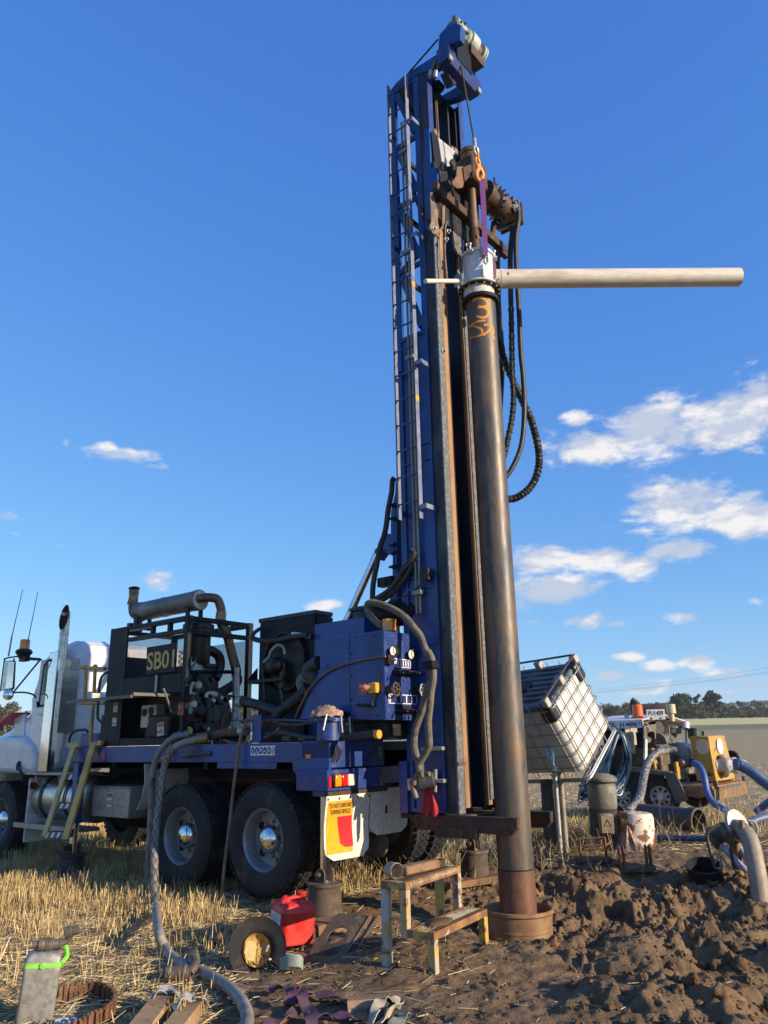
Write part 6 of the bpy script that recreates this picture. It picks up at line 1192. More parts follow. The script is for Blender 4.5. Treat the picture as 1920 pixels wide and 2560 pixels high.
hose('control_hose', qs([(715, 1010), (750, 1080), (765, 1190), (765, 1280), (745, 1400), (735, 1520), (720, 1650)], .40)+[S(*P8(x, y), .40) for x, y in ((732, 60), (735, 160), (700, 230), (672, 280), (680, 330))], .034, tan_hose, 'dusty grey hose hanging outermost right of the control cabinet')
M().cb(S(*P7(735, 1140), .36), TF, TR, UP, .07, .02, .035)
tag(M().cb(S(*P7(738, 1140), .37), TF, TR, UP, .065, .06, .035).build('hose_clamp', navy, None, .006), 'dark bracket strapping the two dusty hoses together', 'clamp')
hose('control_hose', [S(*P8(x, y), .42) for x, y in ((680, 325), (690, 350), (660, 345), (645, 370), (640, 400))]+[S(*P8(x, y), .46) for x, y in ((650, 365), (690, 340), (740, 340))], .022, tan_hose, 'short tan hose curled over the small ram at the mast foot')
# big hoses from the deck to the ground
gh = [S(*P, v) for P, v in (((512, 1845), .02), ((485, 1850), -.05), ((462, 1856), -.10), ((438, 1868), -.16), ((418, 1892), -.20), ((408, 1930), -.22), ((400, 1985), -.26), ((392, 2050), -.32), ((387, 2120), -.40), ((386, 2190), -.55), ((389, 2260), -.80))]+[Gd(396, 2325, .16), Gd(412, 2368, .07), Gd(440, 2402, .04), Gd(490, 2425, .045), Gd(540, 2448, .045), Gd(585, 2480, .045), Gd(612, 2520, .045), Gd(618, 2560, .045), Gd(600, 2620, .045)]
bh = hose('delivery_hose', gh, .037, grey_hose, 'thick grey hose with woven sleeve falling from the deck to the ground', n=16)
# woven cable stocking over the upper part of the hose
ck_ = M(); hp = sm(gh[3:11], 16); 
for ph in range(4):
    for s_ in (-1, 1):
        pl = []; t0 = hp[0]; 
        for i, p in enumerate(hp):
            t_ = (hp[min(i+1, len(hp)-1)]-hp[max(i-1, 0)]).normalized(); a = t_.cross(TR).normalized() if abs(t_.dot(TR)) < .98 else t_.orthogonal(); b_ = t_.cross(a); th = s_*i*.23+ph*PI/2; pl.append(p+(a*math.cos(th)+b_*math.sin(th))*.0395)
        ck_.tube(pl, .0034, 5)
tag(ck_.build('cable_stocking', mat('dirty_strand', (.09, .07, .05), .7), bh), kind='stuff')
M().lathe(gh[0], (gh[1]-gh[0]), [(.052, -.04), (.056, -.03), (.056, .08), (.048, .085)], 16).build('hose_ferrule', brass, bh)
hose('delivery_hose', [S(*P, v) for P, v in (((470, 1838), .08), ((446, 1840), -.02), ((425, 1850), -.08), ((402, 1875), -.10), ((388, 1905), -.12), ((380, 1960), -.12), ((377, 2030), -.12), ((374, 2100), -.12), ((370, 2170), -.10), ((366, 2230), -.08))]+[T(1.95, -.2, .03)], .034, mat('dusty_olive_hose', (.20, .20, .17), .5, 0, c2=(.10, .10, .085), sc=5, c3=(.03, .03, .03), sc3=3, lo3=.58, hi3=.64), 'thinner grey hose hanging from the deck behind the sleeved one', n=14)
tag(M().cyl(S(432, 1845, -.03), S(452, 1838, .03), .046, 14).cyl(S(452, 1838, .03), S(468, 1834, .08), .040, 12).build('hose_coupling', galv, None, .004), 'silver clamp coupling on the thinner grey hose at the deck edge', 'coupling')
hose('air_hose', [S(*P, v) for P, v in (((618, 1797), .02), ((606, 1830), -.03), ((598, 1862), -.05), ((592, 1910), -.06), ((584, 1970), -.08), ((574, 2060), -.12), ((563, 2150), -.16), ((557, 2220), -.2), ((558, 2290), -.25))]+[Gd(552, 2330, .12), Gd(535, 2358, .04), Gd(505, 2372, .03), Gd(480, 2380, .03)], .017, brown_hose, 'thin brown air hose hanging down in front of the rear tyre')
# ---------------------------------------------------------------- tilted bulk container
A_, B_, C_ = Yd(1445, 1640, 10.0), Yd(1367, 1760, 9.44), Yd(1540, 1815, 10.44)
iy = (B_-A_).normalized(); iz = -(C_-A_); iz = (iz-iy*iz.dot(iy)).normalized(); ix = iz.cross(iy).normalized()
if ix.x > 0: ix = -ix
IW, ID, IH = 1.2, 1.0, 1.13
def ib(x, y, z): return A_+ix*x+iy*y-iz*z                # x to the left, y towards us, z down from the top rim
def rrect(x0, x1, y0, y1, z, r, n=6):
    out = []
    for cx_, cy_, a0 in ((x1-r, y1-r, 0), (x0+r, y1-r, PI/2), (x0+r, y0+r, PI), (x1-r, y0+r, 1.5*PI)):
        out += [ib(cx_+r*math.cos(a0+PI/2*k/n), cy_+r*math.sin(a0+PI/2*k/n), z) for k in range(n+1)]
    return out
ibc = thing('bulk_container', 'white plastic bulk container in a wire cage tipped over on its posts', 'tank', ib(.6, .9, IH))
M().prism(rrect(.035, IW-.035, .035, ID-.035, .12, .10), -iz*(IH-.20)).build('tank_body', ibc_white, ibc, .05, seg=3)
M().prism(rrect(.04, IW-.04, .04, ID-.04, .05, .08), -iz*.09).build('tank_top', ibc_top, ibc, .02)
for k in range(7):
    y = .14+.11*k; M().tube(sm([ib(.18, y, .055), ib(.4, y+.02, .03), ib(.6, y-.01, .05), ib(.9, y, .035), ib(1.05, y, .055)], 4), .016, 8).build('top_rib', ibc_top, ibc)
M().lathe(ib(.6, .5, .05), iz, [(.11, 0), (.11, .03), (0, .035)], 24).build('filler_cap', black, ibc)
for (x, y) in ((.10, .10), (.10, ID-.10), (IW-.10, ID-.10), (IW-.10, .10)):
    M().cb(ib(x, y, .16), ix, iy, iz, .095, .095, .13).build('corner_guard', mat('black_plastic_guard', (.018, .02, .022), .35), ibc, .04, seg=3)
for k in range(7):
    z = .11+.165*k; M().tube(rrect(0, IW, 0, ID, z, .11, 5), .0085, 8, closed=True).build('cage_hoop', galv, ibc)
for k in range(5):
    y = .12+.19*k
    for x in (.008, IW-.008): M().cyl(ib(x, y, .03), ib(x, y, IH), .008, 8).build('cage_bar', galv, ibc)
for k in range(6):
    x = .12+.192*k
    for y in (.008, ID-.008): M().cyl(ib(x, y, .03), ib(x, y, IH), .008, 8).build('cage_bar', galv, ibc)
M().tube(rrect(.03, IW-.03, .03, ID-.03, -.045, .06, 4), .014, 8, closed=True).build('top_frame', rust_dark, ibc)
M().tube(rrect(0, IW, 0, ID, IH, .08, 4), .018, 8, closed=True).build('bottom_frame', galv, ibc)
for (x, y) in ((.05, .04), (.05, .5), (.05, ID-.05), (IW-.05, ID-.05), (.6, ID-.05), (.6, .05)): M().cb(ib(x, y, .01), ix, iy, iz, .045, .045, .055).build('frame_bracket', mat('pale_bracket', (.40, .37, .31), .5), ibc, .01)
q = M(); tp = S(0, 0, 0); t0 = ib(IW*.22, ID+.02, .62)
for k in range(9): q.strip(sm([t0+ix*.01*k, t0+ix*(.01*k-.03)-UP*.1+iy*.02*math.sin(k), t0-ix*(.02+.008*(k-4))-UP*(.24+.02*math.sin(k*2))], 4), ix*.012, .003)
q = q.build('blue_twine', mat('light_blue_twine', (.22, .48, .60), .7)); tag(q, 'frayed light blue twine tied to the cage of the white container', 'twine')
# post and standpipes
zp = H1(2.35, 10.6)
def posty(px, py, d, top): 
    g_ = Yd(px, py, d); return g_
pw = Yd(1379, 2105, 10.35); pz = H1(pw.x, pw.y); pt = Yd(1381, 1948, 10.35).z
tag(M().lathe(Vector((pw.x, pw.y, pz-.15)), UP, [(.09, 0), (.092, .3), (.086, pt-pz+.12), (.07, pt-pz+.15), (0, pt-pz+.15)], 14).build('timber_post', post_m), 'thick grey timber post under the white container', 'post')
for px, r, nm, m_ in ((1400, .030, 'bright steel standpipe next to the timber post', galv), (1414, .034, 'dull pale standpipe furthest from the timber post', pipe_tan)):
    g_ = Yd(px, 2105, 10.2); gz = H1(g_.x, g_.y); tag(M().cyl(Vector((g_.x, g_.y, gz-.1)), Vector((g_.x, g_.y, Yd(px, 1930, 10.2).z)), r, 14).build('standpipe', m_), nm, 'pipe')
# coil of blue poly pipe hung behind the container
cl = M()
for k in range(26):
    f = k/25; d = 11.2+.5*rng.random(); j = lambda s: rng.normal(0, s)
    pts = [Yd(1545+j(5), 1835+j(6), d), Yd(1562+10*f+j(3), 1870+j(8), d), Yd(1560+12*f+j(4), 1915+j(10), d+.1), Yd(1535+22*f+j(6), 1962+j(8), d+.1), Yd(1480+60*f+j(8), 1985-6*f+j(6), d), Yd(1445+60*f+j(6), 1988-16*f+j(6), d-.05), Yd(1462+52*f+j(5), 1945+j(8), d-.1), Yd(1500+30*f+j(5), 1890+j(8), d-.1)]
    cl.tube(sm(pts, 5, True), .0125, 6, closed=True)
tag(cl.build('pipe_coil', blue_poly), 'big loose coil of dark blue poly pipe hanging beside the white container', 'pipe coil')
# vertical electric motor
mg_ = Yd(1512, 2104, 10.55); mz0 = H1(mg_.x, mg_.y); MB = Vector((mg_.x, mg_.y, mz0)); mh_ = Yd(1505, 1947, 10.55).z-mz0; k_ = mh_/.88
em = thing('electric_motor', 'dusty grey green vertical electric motor with domed cap and finned body', 'motor', MB)
MA = Vector((.03, -.02, 1)).normalized()
M().lathe(MB, MA, [(0, 0), (.20, 0), (.205, .02), (.205, .05), (.17, .06), (.15, .10), (.15, .46), (.172, .47), (.18, .50), (.18, .72), (.165, .76), (.14, .78), (0, .78)], 36).build('motor_body', motor_m, em)
M().lathe(MB+MA*.79, MA, [(.12, -.03), (.12, .0), (.195, .005), (.20, .02), (.198, .04), (.17, .075), (.10, .10), (0, .108)], 32).build('motor_cap', motor_m, em)
mx_ = MA.orthogonal().normalized(); my_ = MA.cross(mx_)
for i in range(40):
    th = 2*PI*i/40; d = mx_*math.cos(th)+my_*math.sin(th); M().cb(MB+MA*.29+d*.160, MA, d, MA.cross(d), .17, .016, .003).build('motor_fin', motor_m, em)
tcam = (EYE-MB); tcam.z = 0; tcam = (tcam.normalized()*.95+Vector((.25, 0, 0))).normalized(); tx = UP.cross(tcam)
tb_ = M().cb(MB+UP*.30+tcam*.20+tx*-.02, tx, UP, tcam, .085, .12, .05).build('terminal_box', mat('dusty_brown_box', (.23, .17, .11), .6, 0, c2=(.16, .12, .08), sc=7, bump=.2), em, .012)
tl = M().cb(MB+UP*.30+tcam*.262+tx*-.02, tx, UP, tcam, .08, .105, .012).build('box_lid', MATS['dusty_brown_box'], tb_, .008)
o_ = MB+UP*.31+tcam*.276+tx*-.02; tri = [o_+UP*.045, o_-UP*.03-tx*.045, o_-UP*.03+tx*.045]
M().tube(tri, .005, 6, closed=True).build('warning_triangle', black, tl)
M().prism([MB+UP*z+tcam*.182+tx*x for x, z in ((.02, .56), (.11, .56), (.11, .66), (.02, .66))], tcam*.004).build('rating_plate', grey_can, em)
M().tube(sm([MB+UP*.18+tcam*.22, MB+UP*.10+tcam*.26, MB+UP*.05+tcam*.30-tx*.12, MB+UP*.03+tcam*.36-tx*.2], 5), .014, 8).build('cable_conduit', rust, em)
# paint-flaked drum and rag beside it
bg_ = Yd(1593, 2120, 10.45); bz1 = H1(bg_.x, bg_.y); BB = Vector((bg_.x, bg_.y, bz1-.02))
dm_ = M().lathe(BB, UP+Vector((.05, 0, 0)), [(0, 0), (.22, 0), (.224, .02), (.218, .38), (.20, .43), (.14, .445), (0, .44)], 36).build('rusty_drum', flaky); tag(dm_, 'short upturned drum with white paint flaking off the rust', 'drum')
rgm = M(); apex = BB+UP*.30+Vector((-.14, -.16, 0)); k2 = 18; rr = []
for i in range(5):
    f = i/4
    rr.append([apex-UP*(.29*f)+Vector((math.cos(2*PI*j/k2), math.sin(2*PI*j/k2), 0))*(.015+.15*f)*(1+.25*math.sin(j*2.7+i*.6)) for j in range(k2)])
rgm.add([p for r_ in rr for p in r_], [(i*k2+j, i*k2+(j+1) % k2, (i+1)*k2+(j+1) % k2, (i+1)*k2+j) for i in range(4) for j in range(k2)]); tag(rgm.build('dirty_rag', mat('mottled_rag', (.36, .24, .19), .8, 0, c2=(.16, .085, .06), sc=14, bump=.4), ang=70), 'crumpled mottled rag propped against the flaking drum', 'rag')
# rusty handle frames on the bank
def handle_frame(px, py, d, w, label, flip=1):
    c = Yd(px, py, d); c.z = H1(c.x, c.y)+.03; ax = Vector((.97, -.18, .04)).normalized(); ay = Vector((.2, .97, .06)).normalized()
    t_ = thing('handle_frame', label, 'tool', c); M().cb(c, ax, ay, UP, w*.5, .10, .022).build('base_plate', rust_mud, t_, .006)
    for s_ in ((-.36, .36) if flip > 0 else (-.38, -.28, .30, .40)):
        p = c+ax*(w*s_)
        M().tube(sm([p-ay*.06, p-ay*.06+UP*.20, p-ay*.03+UP*.22, p+ay*.03+UP*.22, p+ay*.05+UP*.20, p+ay*.05], 4), .014, 8).build('handle_loop', rust, t_)
    if flip > 0:
        for z, y in ((.16, -.06), (.225, .02), (.10, .05)): M().cyl(c-ax*w*.36+UP*z+ay*y, c+ax*w*.36+UP*z+ay*y, .012, 8).build('handle_bar', rust, t_)
    return t_
handle_frame(1484, 2145, 9.75, .40, 'rusty frame with wire handles on the bank below the motor')
handle_frame(1590, 2178, 9.35, .42, 'muddy plate with two small upright handles lying nearer the camera', -1)
# casing offcut, pipes on the bank
ca, cb2 = Yd(1600, 2052, 12.8), Yd(1748, 2052, 11.9); ca.z = H1(ca.x, ca.y)+.17; cb2.z = H1(cb2.x, cb2.y)+.15; d_ = cb2-ca
tag(M().lathe(ca, d_, [(.165, 0), (.165, d_.length), (.155, d_.length), (.155, 0)], 40, True).lathe(ca+d_*.88, d_, [(.166, 0), (.182, .0), (.182, d_.length*.118), (.166, d_.length*.118)], 40, True).build('casing_offcut', mat('dark_dusty_casing', (.07, .055, .045), .6, .2, c2=(.13, .085, .055), sc=4, bump=.3)), 'dark length of big casing lying on the bank with its open end to the right', 'pipe')
a, b_ = Yd(1620, 2092, 11.0), Yd(1790, 2100, 10.6); tag(M().cyl(Vector((a.x, a.y, H1(a.x, a.y)+.05)), Vector((b_.x, b_.y, H1(b_.x, b_.y)+.06)), .036, 14).build('blue_pipe', mat('dark_blue_pipe', (.02, .04, .12), .4)), 'straight dark blue pipe lying along the bank right of the drum', 'pipe')
hose('layflat_hose', [Yd(1732, 1908, 14.3), Yd(1748, 1915, 14.2), Yd(1760, 1940, 14.1), Yd(1768, 1980, 14.0), Yd(1785, 2008, 13.9), Yd(1812, 2024, 13.7)], .055, blue_flat, 'narrow bright blue hose bending down from the pump to the ground', n=12)
a = Yd(1925, 2004, 13.8); hose('layflat_hose', [Yd(1890, 2030, 13.6), Yd(1905, 2018, 13.5), Yd(1930, 2000, 13.3), Yd(1960, 1990, 13.2)], .055, blue_flat, 'piece of bright blue hose at the right edge of the picture', n=12)
hose('layflat_hose', [Yd(1870, 2060, 12.2), Yd(1895, 2048, 12.3), Yd(1925, 2040, 12.4)], .06, mat('pale_blue_hose', (.08, .12, .22), .5), 'faded blue hose flat on the soil right of the casing offcut', n=12)
hose('suction_hose', [Yd(1838, 1911, 14.2), Yd(1852, 1914, 14.2), Yd(1880, 1930, 14.1), Yd(1905, 1950, 14.0), Yd(1930, 1968, 13.9), Yd(1970, 1995, 13.8)], .095, blue_suction, 'thick ribbed blue suction hose leaving the pump to the right', n=16, sub=14, rf=lambda i: 1+.05*(i % 2))
hose('braided_hose', [Yd(1690, 1876, 13.7), Yd(1665, 1876, 13.7), Yd(1640, 1884, 13.6), Yd(1622, 1904, 13.5), Yd(1610, 1940, 13.3), Yd(1602, 1985, 13.0), Yd(1588, 2012, 12.8), Yd(1568, 2030, 12.6)], .062, mat('braided_grey_hose', (.23, .22, .20), .6, 0, c2=(.06, .06, .055), sc=24, lo=.45, hi=.55), 'grey braided hose curving from the pump down behind the motor', n=14, sub=10, rf=lambda i: 1+.06*(i % 2))
# bent discharge pipe with lever clamp
bp = thing('bent_pipe', 'muddy galvanised bend going down into the pit at the right edge', 'pipe', Yd(1905, 2290, 8.35))
bpp = [Yd(1818, 2080, 8.9), Yd(1840, 2070, 8.85), Yd(1860, 2080, 8.75), Yd(1876, 2105, 8.65), Yd(1887, 2150, 8.55), Yd(1897, 2210, 8.45), Yd(1908, 2300, 8.35), Yd(1912, 2360, 8.3)]
M().tube(sm(bpp, 8), .088, 22).build('pipe_bend', pipe_tan, bp)
d0 = (bpp[1]-bpp[0]).normalized(); M().lathe(bpp[0], -d0, [(.0, -.03), (.10, -.02), (.11, 0), (.11, .05), (.08, .06), (.08, .12), (.115, .13), (.115, .18), (.07, .2), (0, .21)], 24).build('coupling', mat('dull_brown_coupling', (.14, .11, .08), .55, .3, c2=(.08, .06, .045), sc=7, bump=.2), bp)
for ps in (((1800, 2062), (1772, 2078), (1768, 2095), (1775, 2125), (1786, 2168)), ((1832, 2078), (1828, 2095), (1828, 2130), (1836, 2176))): M().tube(sm([Yd(*p, 8.75) for p in ps], 5), .018, 8).build('clamp_lever', mat('dark_lever', (.06, .055, .05), .5, .4), bp)
M().cyl(Yd(1856, 2072, 8.7), Yd(1854, 2050, 8.7), .03, 10).build('vent_stub', brass, bp); M().lathe(Yd(1842, 2066, 8.9), Vector((.5, -.8, .3)), [(0, -.02), (.17, -.01), (.18, .01), (.17, .03), (0, .035)], 28).build('blank_flange', alu_dull, bp)
M().tube(sm([Yd(*p, 8.7) for p in ((1868, 2052), (1885, 2055), (1893, 2075), (1888, 2100))], 6), .014, 8).build('hose_tail', pipe_tan, bp)
hose('clear_hose', [Yd(1802, 2116, 8.85), Yd(1820, 2130, 8.8), Yd(1845, 2158, 8.75), Yd(1866, 2174, 8.7), Yd(1872, 2160, 8.85), Yd(1850, 2120, 9.0)], .034, mat('milky_hose', (.34, .36, .44), .4), 'short milky white hose looped under the bent pipe', n=12)
hose('thin_tube', [Yd(1806, 2112, 8.8), Yd(1796, 2140, 8.8), Yd(1786, 2165, 8.8), Yd(1800, 2170, 8.8), Yd(1804, 2140, 8.8), Yd(1820, 2165, 8.75), Yd(1850, 2180, 8.7)], .010, pipe_tan, 'thin tan tube curling below the lever clamp', 'tube')
ps_ = Yd(1843, 2165, 9.0); tag(M().cyl(Vector((ps_.x, ps_.y, H1(ps_.x, ps_.y)-.1)), Yd(1840, 2098, 9.0), .045, 14).build('pipe_stub', basin_m), 'short rusty brown pipe stub standing behind the lever clamp', 'pipe')
tg = Yd(1760, 2158, 9.05); tg.z = H1(tg.x, tg.y)-.02; tag(M().lathe(tg, Vector((-.12, -.28, 1)), [(.0, .02), (.15, .02), (.155, 0), (.165, 0), (.185, .21), (.195, .22), (.19, .23), (.175, .22), (.155, .03)], 32).build('black_tub', mat('black_plastic_tub', (.014, .015, .016), .4)), 'open black plastic tub tilted on the bank', 'tub')
lump = Yd(1770, 2010, 13.6)
# ---------------------------------------------------------------- pump trailer
pg = Yd(1655, 2034, 14.9); pg.z = H1(pg.x, pg.y)
pa_, pb_ = -TF, TR
def SP(px, py, w=0.0):
    r = ray(px, py); return EYE+r*((w-(EYE-pg).dot(pb_))/r.dot(pb_))
def EP(px, py, s):
    r = ray(px, py); return EYE+r*((s-(EYE-pg).dot(pa_))/r.dot(pa_))
def pc(P): d = P-pg; return d.dot(pa_), d.dot(pb_), d.z
def PT(s, w, z): return pg+pa_*s+pb_*w+UP*z
def pbx(m, s0, s1, w0, w1, z0, z1): return m.ob(PT(s0, w0, z0), pa_*(s1-s0), pb_*(w1-w0), UP*(z1-z0))
PT1 = lambda x, y: (1280+x/2.592, 1600+y/2.592)
PT2 = lambda x, y: (1480+x/3.77, 1700+y/3.77)
tr_ = thing('pump_trailer', 'dusty pump trailer with white canopy, PU1409 sign and yellow fuel tank', 'trailer', PT(0, .8, 0))
zh = pc(SP(1655, 1992))[2]
def twheel(s, w, sg):
    c = PT(s, w, zh); ax = pb_*sg; t = M().lathe(c, ax, [(.19, .0), (.24, -.01), (.30, .0), (.325, .03), (.325, .15), (.30, .18), (.24, .19), (.19, .18)], 36, True).build('wheel', rubber, tr_)
    M().lathe(c+ax*.02, ax, [(.195, -.01), (.185, 0), (.17, .03), (.165, .05), (.09, .04), (.07, .0), (.05, -.02), (0, -.02)], 28, cap0=False).build('rim', mat('white_spoke_rim', (.58, .55, .48), .5, 0, c2=(.36, .28, .20), sc=8), t)
    for i in range(8):
        th = 2*PI*i/8; d = pa_*math.cos(th)+UP*math.sin(th); e = -pa_*math.sin(th)+UP*math.cos(th)
        M().prism([c+ax*.052+d*.10+e*.012, c+ax*.052+d*.10-e*.012, c+ax*.06+d*.148-e*.030, c+ax*.06+d*.148+e*.030], -ax*.004).build('rim_slot', opening_shade, t)
s2 = pc(SP(1552, 1982))[0]
twheel(0, 0, 1); twheel(s2, 0, 1); twheel(0, 2.1, -1); twheel(s2, 2.1, -1)
pz = lambda y, x=1660: pc(SP(x, y))[2]
frz = pz(1926)
pbx(M(), s2-.7, .9, .10, .2, .45, .58).build('chassis_rail', black, tr_, .005); pbx(M(), s2-.7, .9, 1.5, 1.6, .45, .58).build('chassis_rail', black, tr_, .005); pbx(M(), s2-.9, 1.0, .1, 1.6, .58, .62).build('deck_plate', grey_tread, tr_, .004)
ft = [SP(*PT1(x, y), -.08) for x, y in ((735, 822), (985, 858), (1060, 870))]
M().prism([SP(*PT1(x, y), -.12) for x, y in ((735, 818), (988, 852), (1058, 862), (1142, 1040), (1062, 1056), (990, 880), (735, 845))], pb_*.03).build('guard_side', grey_tread, tr_, .004)
M().strip([SP(*PT1(x, y), .03) for x, y in ((735, 820), (1020, 856))], pb_*.30, .012).build('guard_top', grey_tread, tr_); M().strip([SP(*PT1(x, y), .03) for x, y in ((1020, 858), (1102, 1050))], pb_*.30, .012).build('guard_slope', grey_tread, tr_)
M().prism([SP(*PT1(x, y), -.02) for x, y in ((720, 835), (985, 872), (985, 930), (900, 910), (870, 990), (730, 960))], pb_*.02).build('guard_panel', black, tr_)
# rear platform
rsx = pc(SP(*PT1(1110, 1040), -.05))[0]; plz = pz(1962, 1730)
y0_ = SP(*PT1(1118, 1000), -.06); zpl = pc(SP(*PT1(1118, 945), -.06))[2]; zpb = pc(SP(*PT1(1150, 1040), -.06))[2]
sp0 = pc(y0_)[0]; sp1 = sp0+.50
pbx(M(), sp0, sp1, -.06, 1.95, zpb+.06, zpl).build('rear_platform', yellow_rust, tr_, .008); pbx(M(), sp1, sp1+.02, -.06, 1.95, zpb, zpl-.05).build('platform_skirt', mat('muddy_yellow_skirt', (.20, .12, .05), .7, 0, c2=(.13, .085, .05), sc=6, c3=(.36, .20, .04), sc3=5), tr_, .004)
for w in (.05, 1.8): M().tube([PT(sp1, w, zpl), PT(sp1, w, zpl+.08), PT(sp1, w+.10, zpl+.08), PT(sp1, w+.10, zpl)], .014, 6).build('tie_ring', rust_dark, tr_)
# enclosure and canopy
cz = pc(SP(*PT1(650, 540), .0))[2]; cs0 = pc(SP(*PT1(600, 540), -.05))[0]; cs1 = pc(SP(*PT1(848, 545), -.05))[0]
rf2 = M().prism([PT(cs0-.3, -.05, cz-.10), PT(cs0-.3, -.05, cz+.05), PT(cs0-.3, 1.1, cz+.17), PT(cs0-.3, 2.3, cz+.05), PT(cs0-.3, 2.3, cz-.10), PT(cs0-.3, 2.28, cz-.10), PT(cs0-.3, 2.28, cz+.03), PT(cs0-.3, 1.1, cz+.15), PT(cs0-.3, -.03, cz+.03), PT(cs0-.3, -.03, cz-.10)], pa_*(cs1-cs0+.3)).build('canopy', roof_white, tr_, .004)
M().prism([PT(cs1+.005, -.05, cz+.0), PT(cs1+.005, 1.1, cz+.13), PT(cs1+.005, 2.3, cz+.0), PT(cs1+.005, 2.3, cz-.14), PT(cs1+.005, 2.2, cz-.14), PT(cs1+.005, 2.15, cz-.0), PT(cs1+.005, 1.1, cz+.10), PT(cs1+.005, .08, cz-.0)], pa_*.015).build('canopy_edge', rust, tr_)
text('canopy_lettering', "OCL  J1409 '15", print_black, SP(*PT1(726, 551), -.064), pa_, UP, .085, rf2, depth=.004, bold=.02, fit=.92)
M().prism([SP(*PT1(x, y), -.058) for x, y in ((682, 533), (764, 533), (764, 573), (682, 573))], pb_*.004).build('number_plate', print_white, rf2)
pbx(M(), cs0-.1, cs1-.75, .05, .08, .62, cz-.08).build('enclosure_panel', navy, tr_); pbx(M(), cs0-.1, cs0-.07, .05, 1.6, .62, cz-.05).build('enclosure_panel', navy, tr_); pbx(M(), cs0-.1, cs1-.1, 1.58, 1.6, .62, cz-.05).build('enclosure_panel', mat('cream_inside', (.36, .32, .26), .6), tr_)
pbx(M(), cs1-.42, cs1-.40, .06, 2.2, cz-.62, cz+.02).build('end_panel', MATS['cream_inside'], tr_)
gx0 = pc(SP(*PT1(752, 590), .04))[0]; gx1 = pc(SP(*PT1(795, 590), .04))[0]; gz0 = pc(SP(*PT1(770, 720), .04))[2]; gz1 = pc(SP(*PT1(770, 590), .04))[2]
M().prism([PT(gx0, .03, gz0), PT(gx0+.02, .03, gz1), PT(gx0+.18, -.18, gz1-.05), PT(gx0+.16, -.18, gz0-.05)], pa_*.02).build('panel_door', alu_dull, tr_, .004); pbx(M(), gx0+.15, gx0+.5, .03, .06, gz0+.05, gz1-.02).build('gauge_panel', black, tr_)
for i in range(4): M().lathe(PT(gx0+.24+.14*(i % 2), .03, gz0+.20+.18*(i//2)), -pb_, [(.055, 0), (.055, .015), (0, .015)], 16).build('gauge', gauge_face if i % 2 else black, tr_)
M().prism([EP(*PT1(x, y), cs1) for x, y in ((855, 640), (868, 640), (868, 770), (850, 775))], pa_*.03).build('canopy_post', roof_white, tr_)
M().prism([EP(*PT1(x, y), cs1+.02) for x, y in ((848, 553), (928, 545), (925, 642), (848, 640))], pa_*.02).build('side_panel', brown_panel, tr_)
M().lathe(EP(*PT1(945, 575), cs1-.1), -pb_*.5+pa_, [(0, -.12), (.14, -.12), (.16, 0), (.14, .02), (0, .02)], 20).build('work_light', black, tr_)
M().lathe(EP(*PT1(1040, 605), cs1-.15), UP, [(0, -.1), (.08, -.1), (.10, -.02), (.20, 0), (.20, .09), (.22, .10), (.22, .14), (.14, .17), (0, .17)], 24).build('air_filter', mat('olive_filter', (.16, .16, .10), .5), tr_)
M().lathe(EP(*PT1(945, 665), cs1-.05), pb_, [(0, -.02), (.06, -.02), (.17, 0), (.18, .03), (.18, .16), (.15, .18), (.15, .28), (.18, .3), (.18, .5), (.10, .55), (0, .55)], 24).build('alternator', mat('grey_brown_alternator', (.15, .135, .115), .5, .2, c2=(.08, .07, .06), sc=8), tr_)
M().lathe(EP(*PT1(1080, 735), cs1+.1), pb_, [(0, -.05), (.22, -.05), (.24, 0), (.24, .03), (.21, .04), (.21, .40), (.19, .42), (0, .42)], 28).build('pump_barrel', mat('silver_barrel', (.68, .68, .68), .4, .3, c2=(.34, .33, .31), sc=6), tr_)
eb = M(); pbx(eb, cs1-1.1, cs1+.15, .3, 1.2, .62, 1.35); eb.build('engine', mat('dusty_brown_engine', (.085, .065, .045), .6, .1, c2=(.15, .11, .07), sc=6, c3=(.30, .17, .04), sc3=5, lo3=.6, hi3=.66, bump=.3), tr_, .03)
for (x, y, r) in ((900, 690, .07), (915, 720, .05), (1000, 640, .08), (1060, 680, .07), (930, 790, .06), (990, 780, .09), (1010, 700, .06), (880, 800, .05), (1120, 700, .08), (1150, 850, .10), (1120, 905, .08)): M().lathe(EP(*PT1(x, y), cs1+.02), pa_*.8-pb_*.5, [(r, -.1), (r, .02), (r*.6, .05), (0, .05)], 12).build('engine_fitting', pump_yellow if x in (900, 930) else MATS['grey_brown_alternator'], tr_)
M().prism([EP(*PT1(x, y), cs1+.25) for x, y in ((1045, 790), (1098, 790), (1100, 900), (1060, 900))], pa_*.05).build('yellow_bracket', pump_yellow, tr_)
M().prism([EP(*PT1(x, y), cs1) for x, y in ((900, 750), (925, 750), (940, 830), (915, 835))], pa_*.04).build('yellow_bracket', pump_yellow, tr_)
M().cyl(EP(*PT1(1125, 575), cs1+.15), EP(*PT1(1125, 535), cs1+.15), .075, 16).cyl(EP(*PT1(1125, 575), cs1+.15), EP(*PT1(1130, 670), cs1+.15), .022, 8).build('white_bottle', roof_white, tr_)
M().lathe(EP(*PT1(1110, 795), cs1+.35), pb_+pa_*.3, [(.07, -.1), (.08, .0), (.09, .02), (.09, .2), (.07, .22), (.06, .5)], 16).build('pump_outlet', MATS['grey_brown_alternator'], tr_)
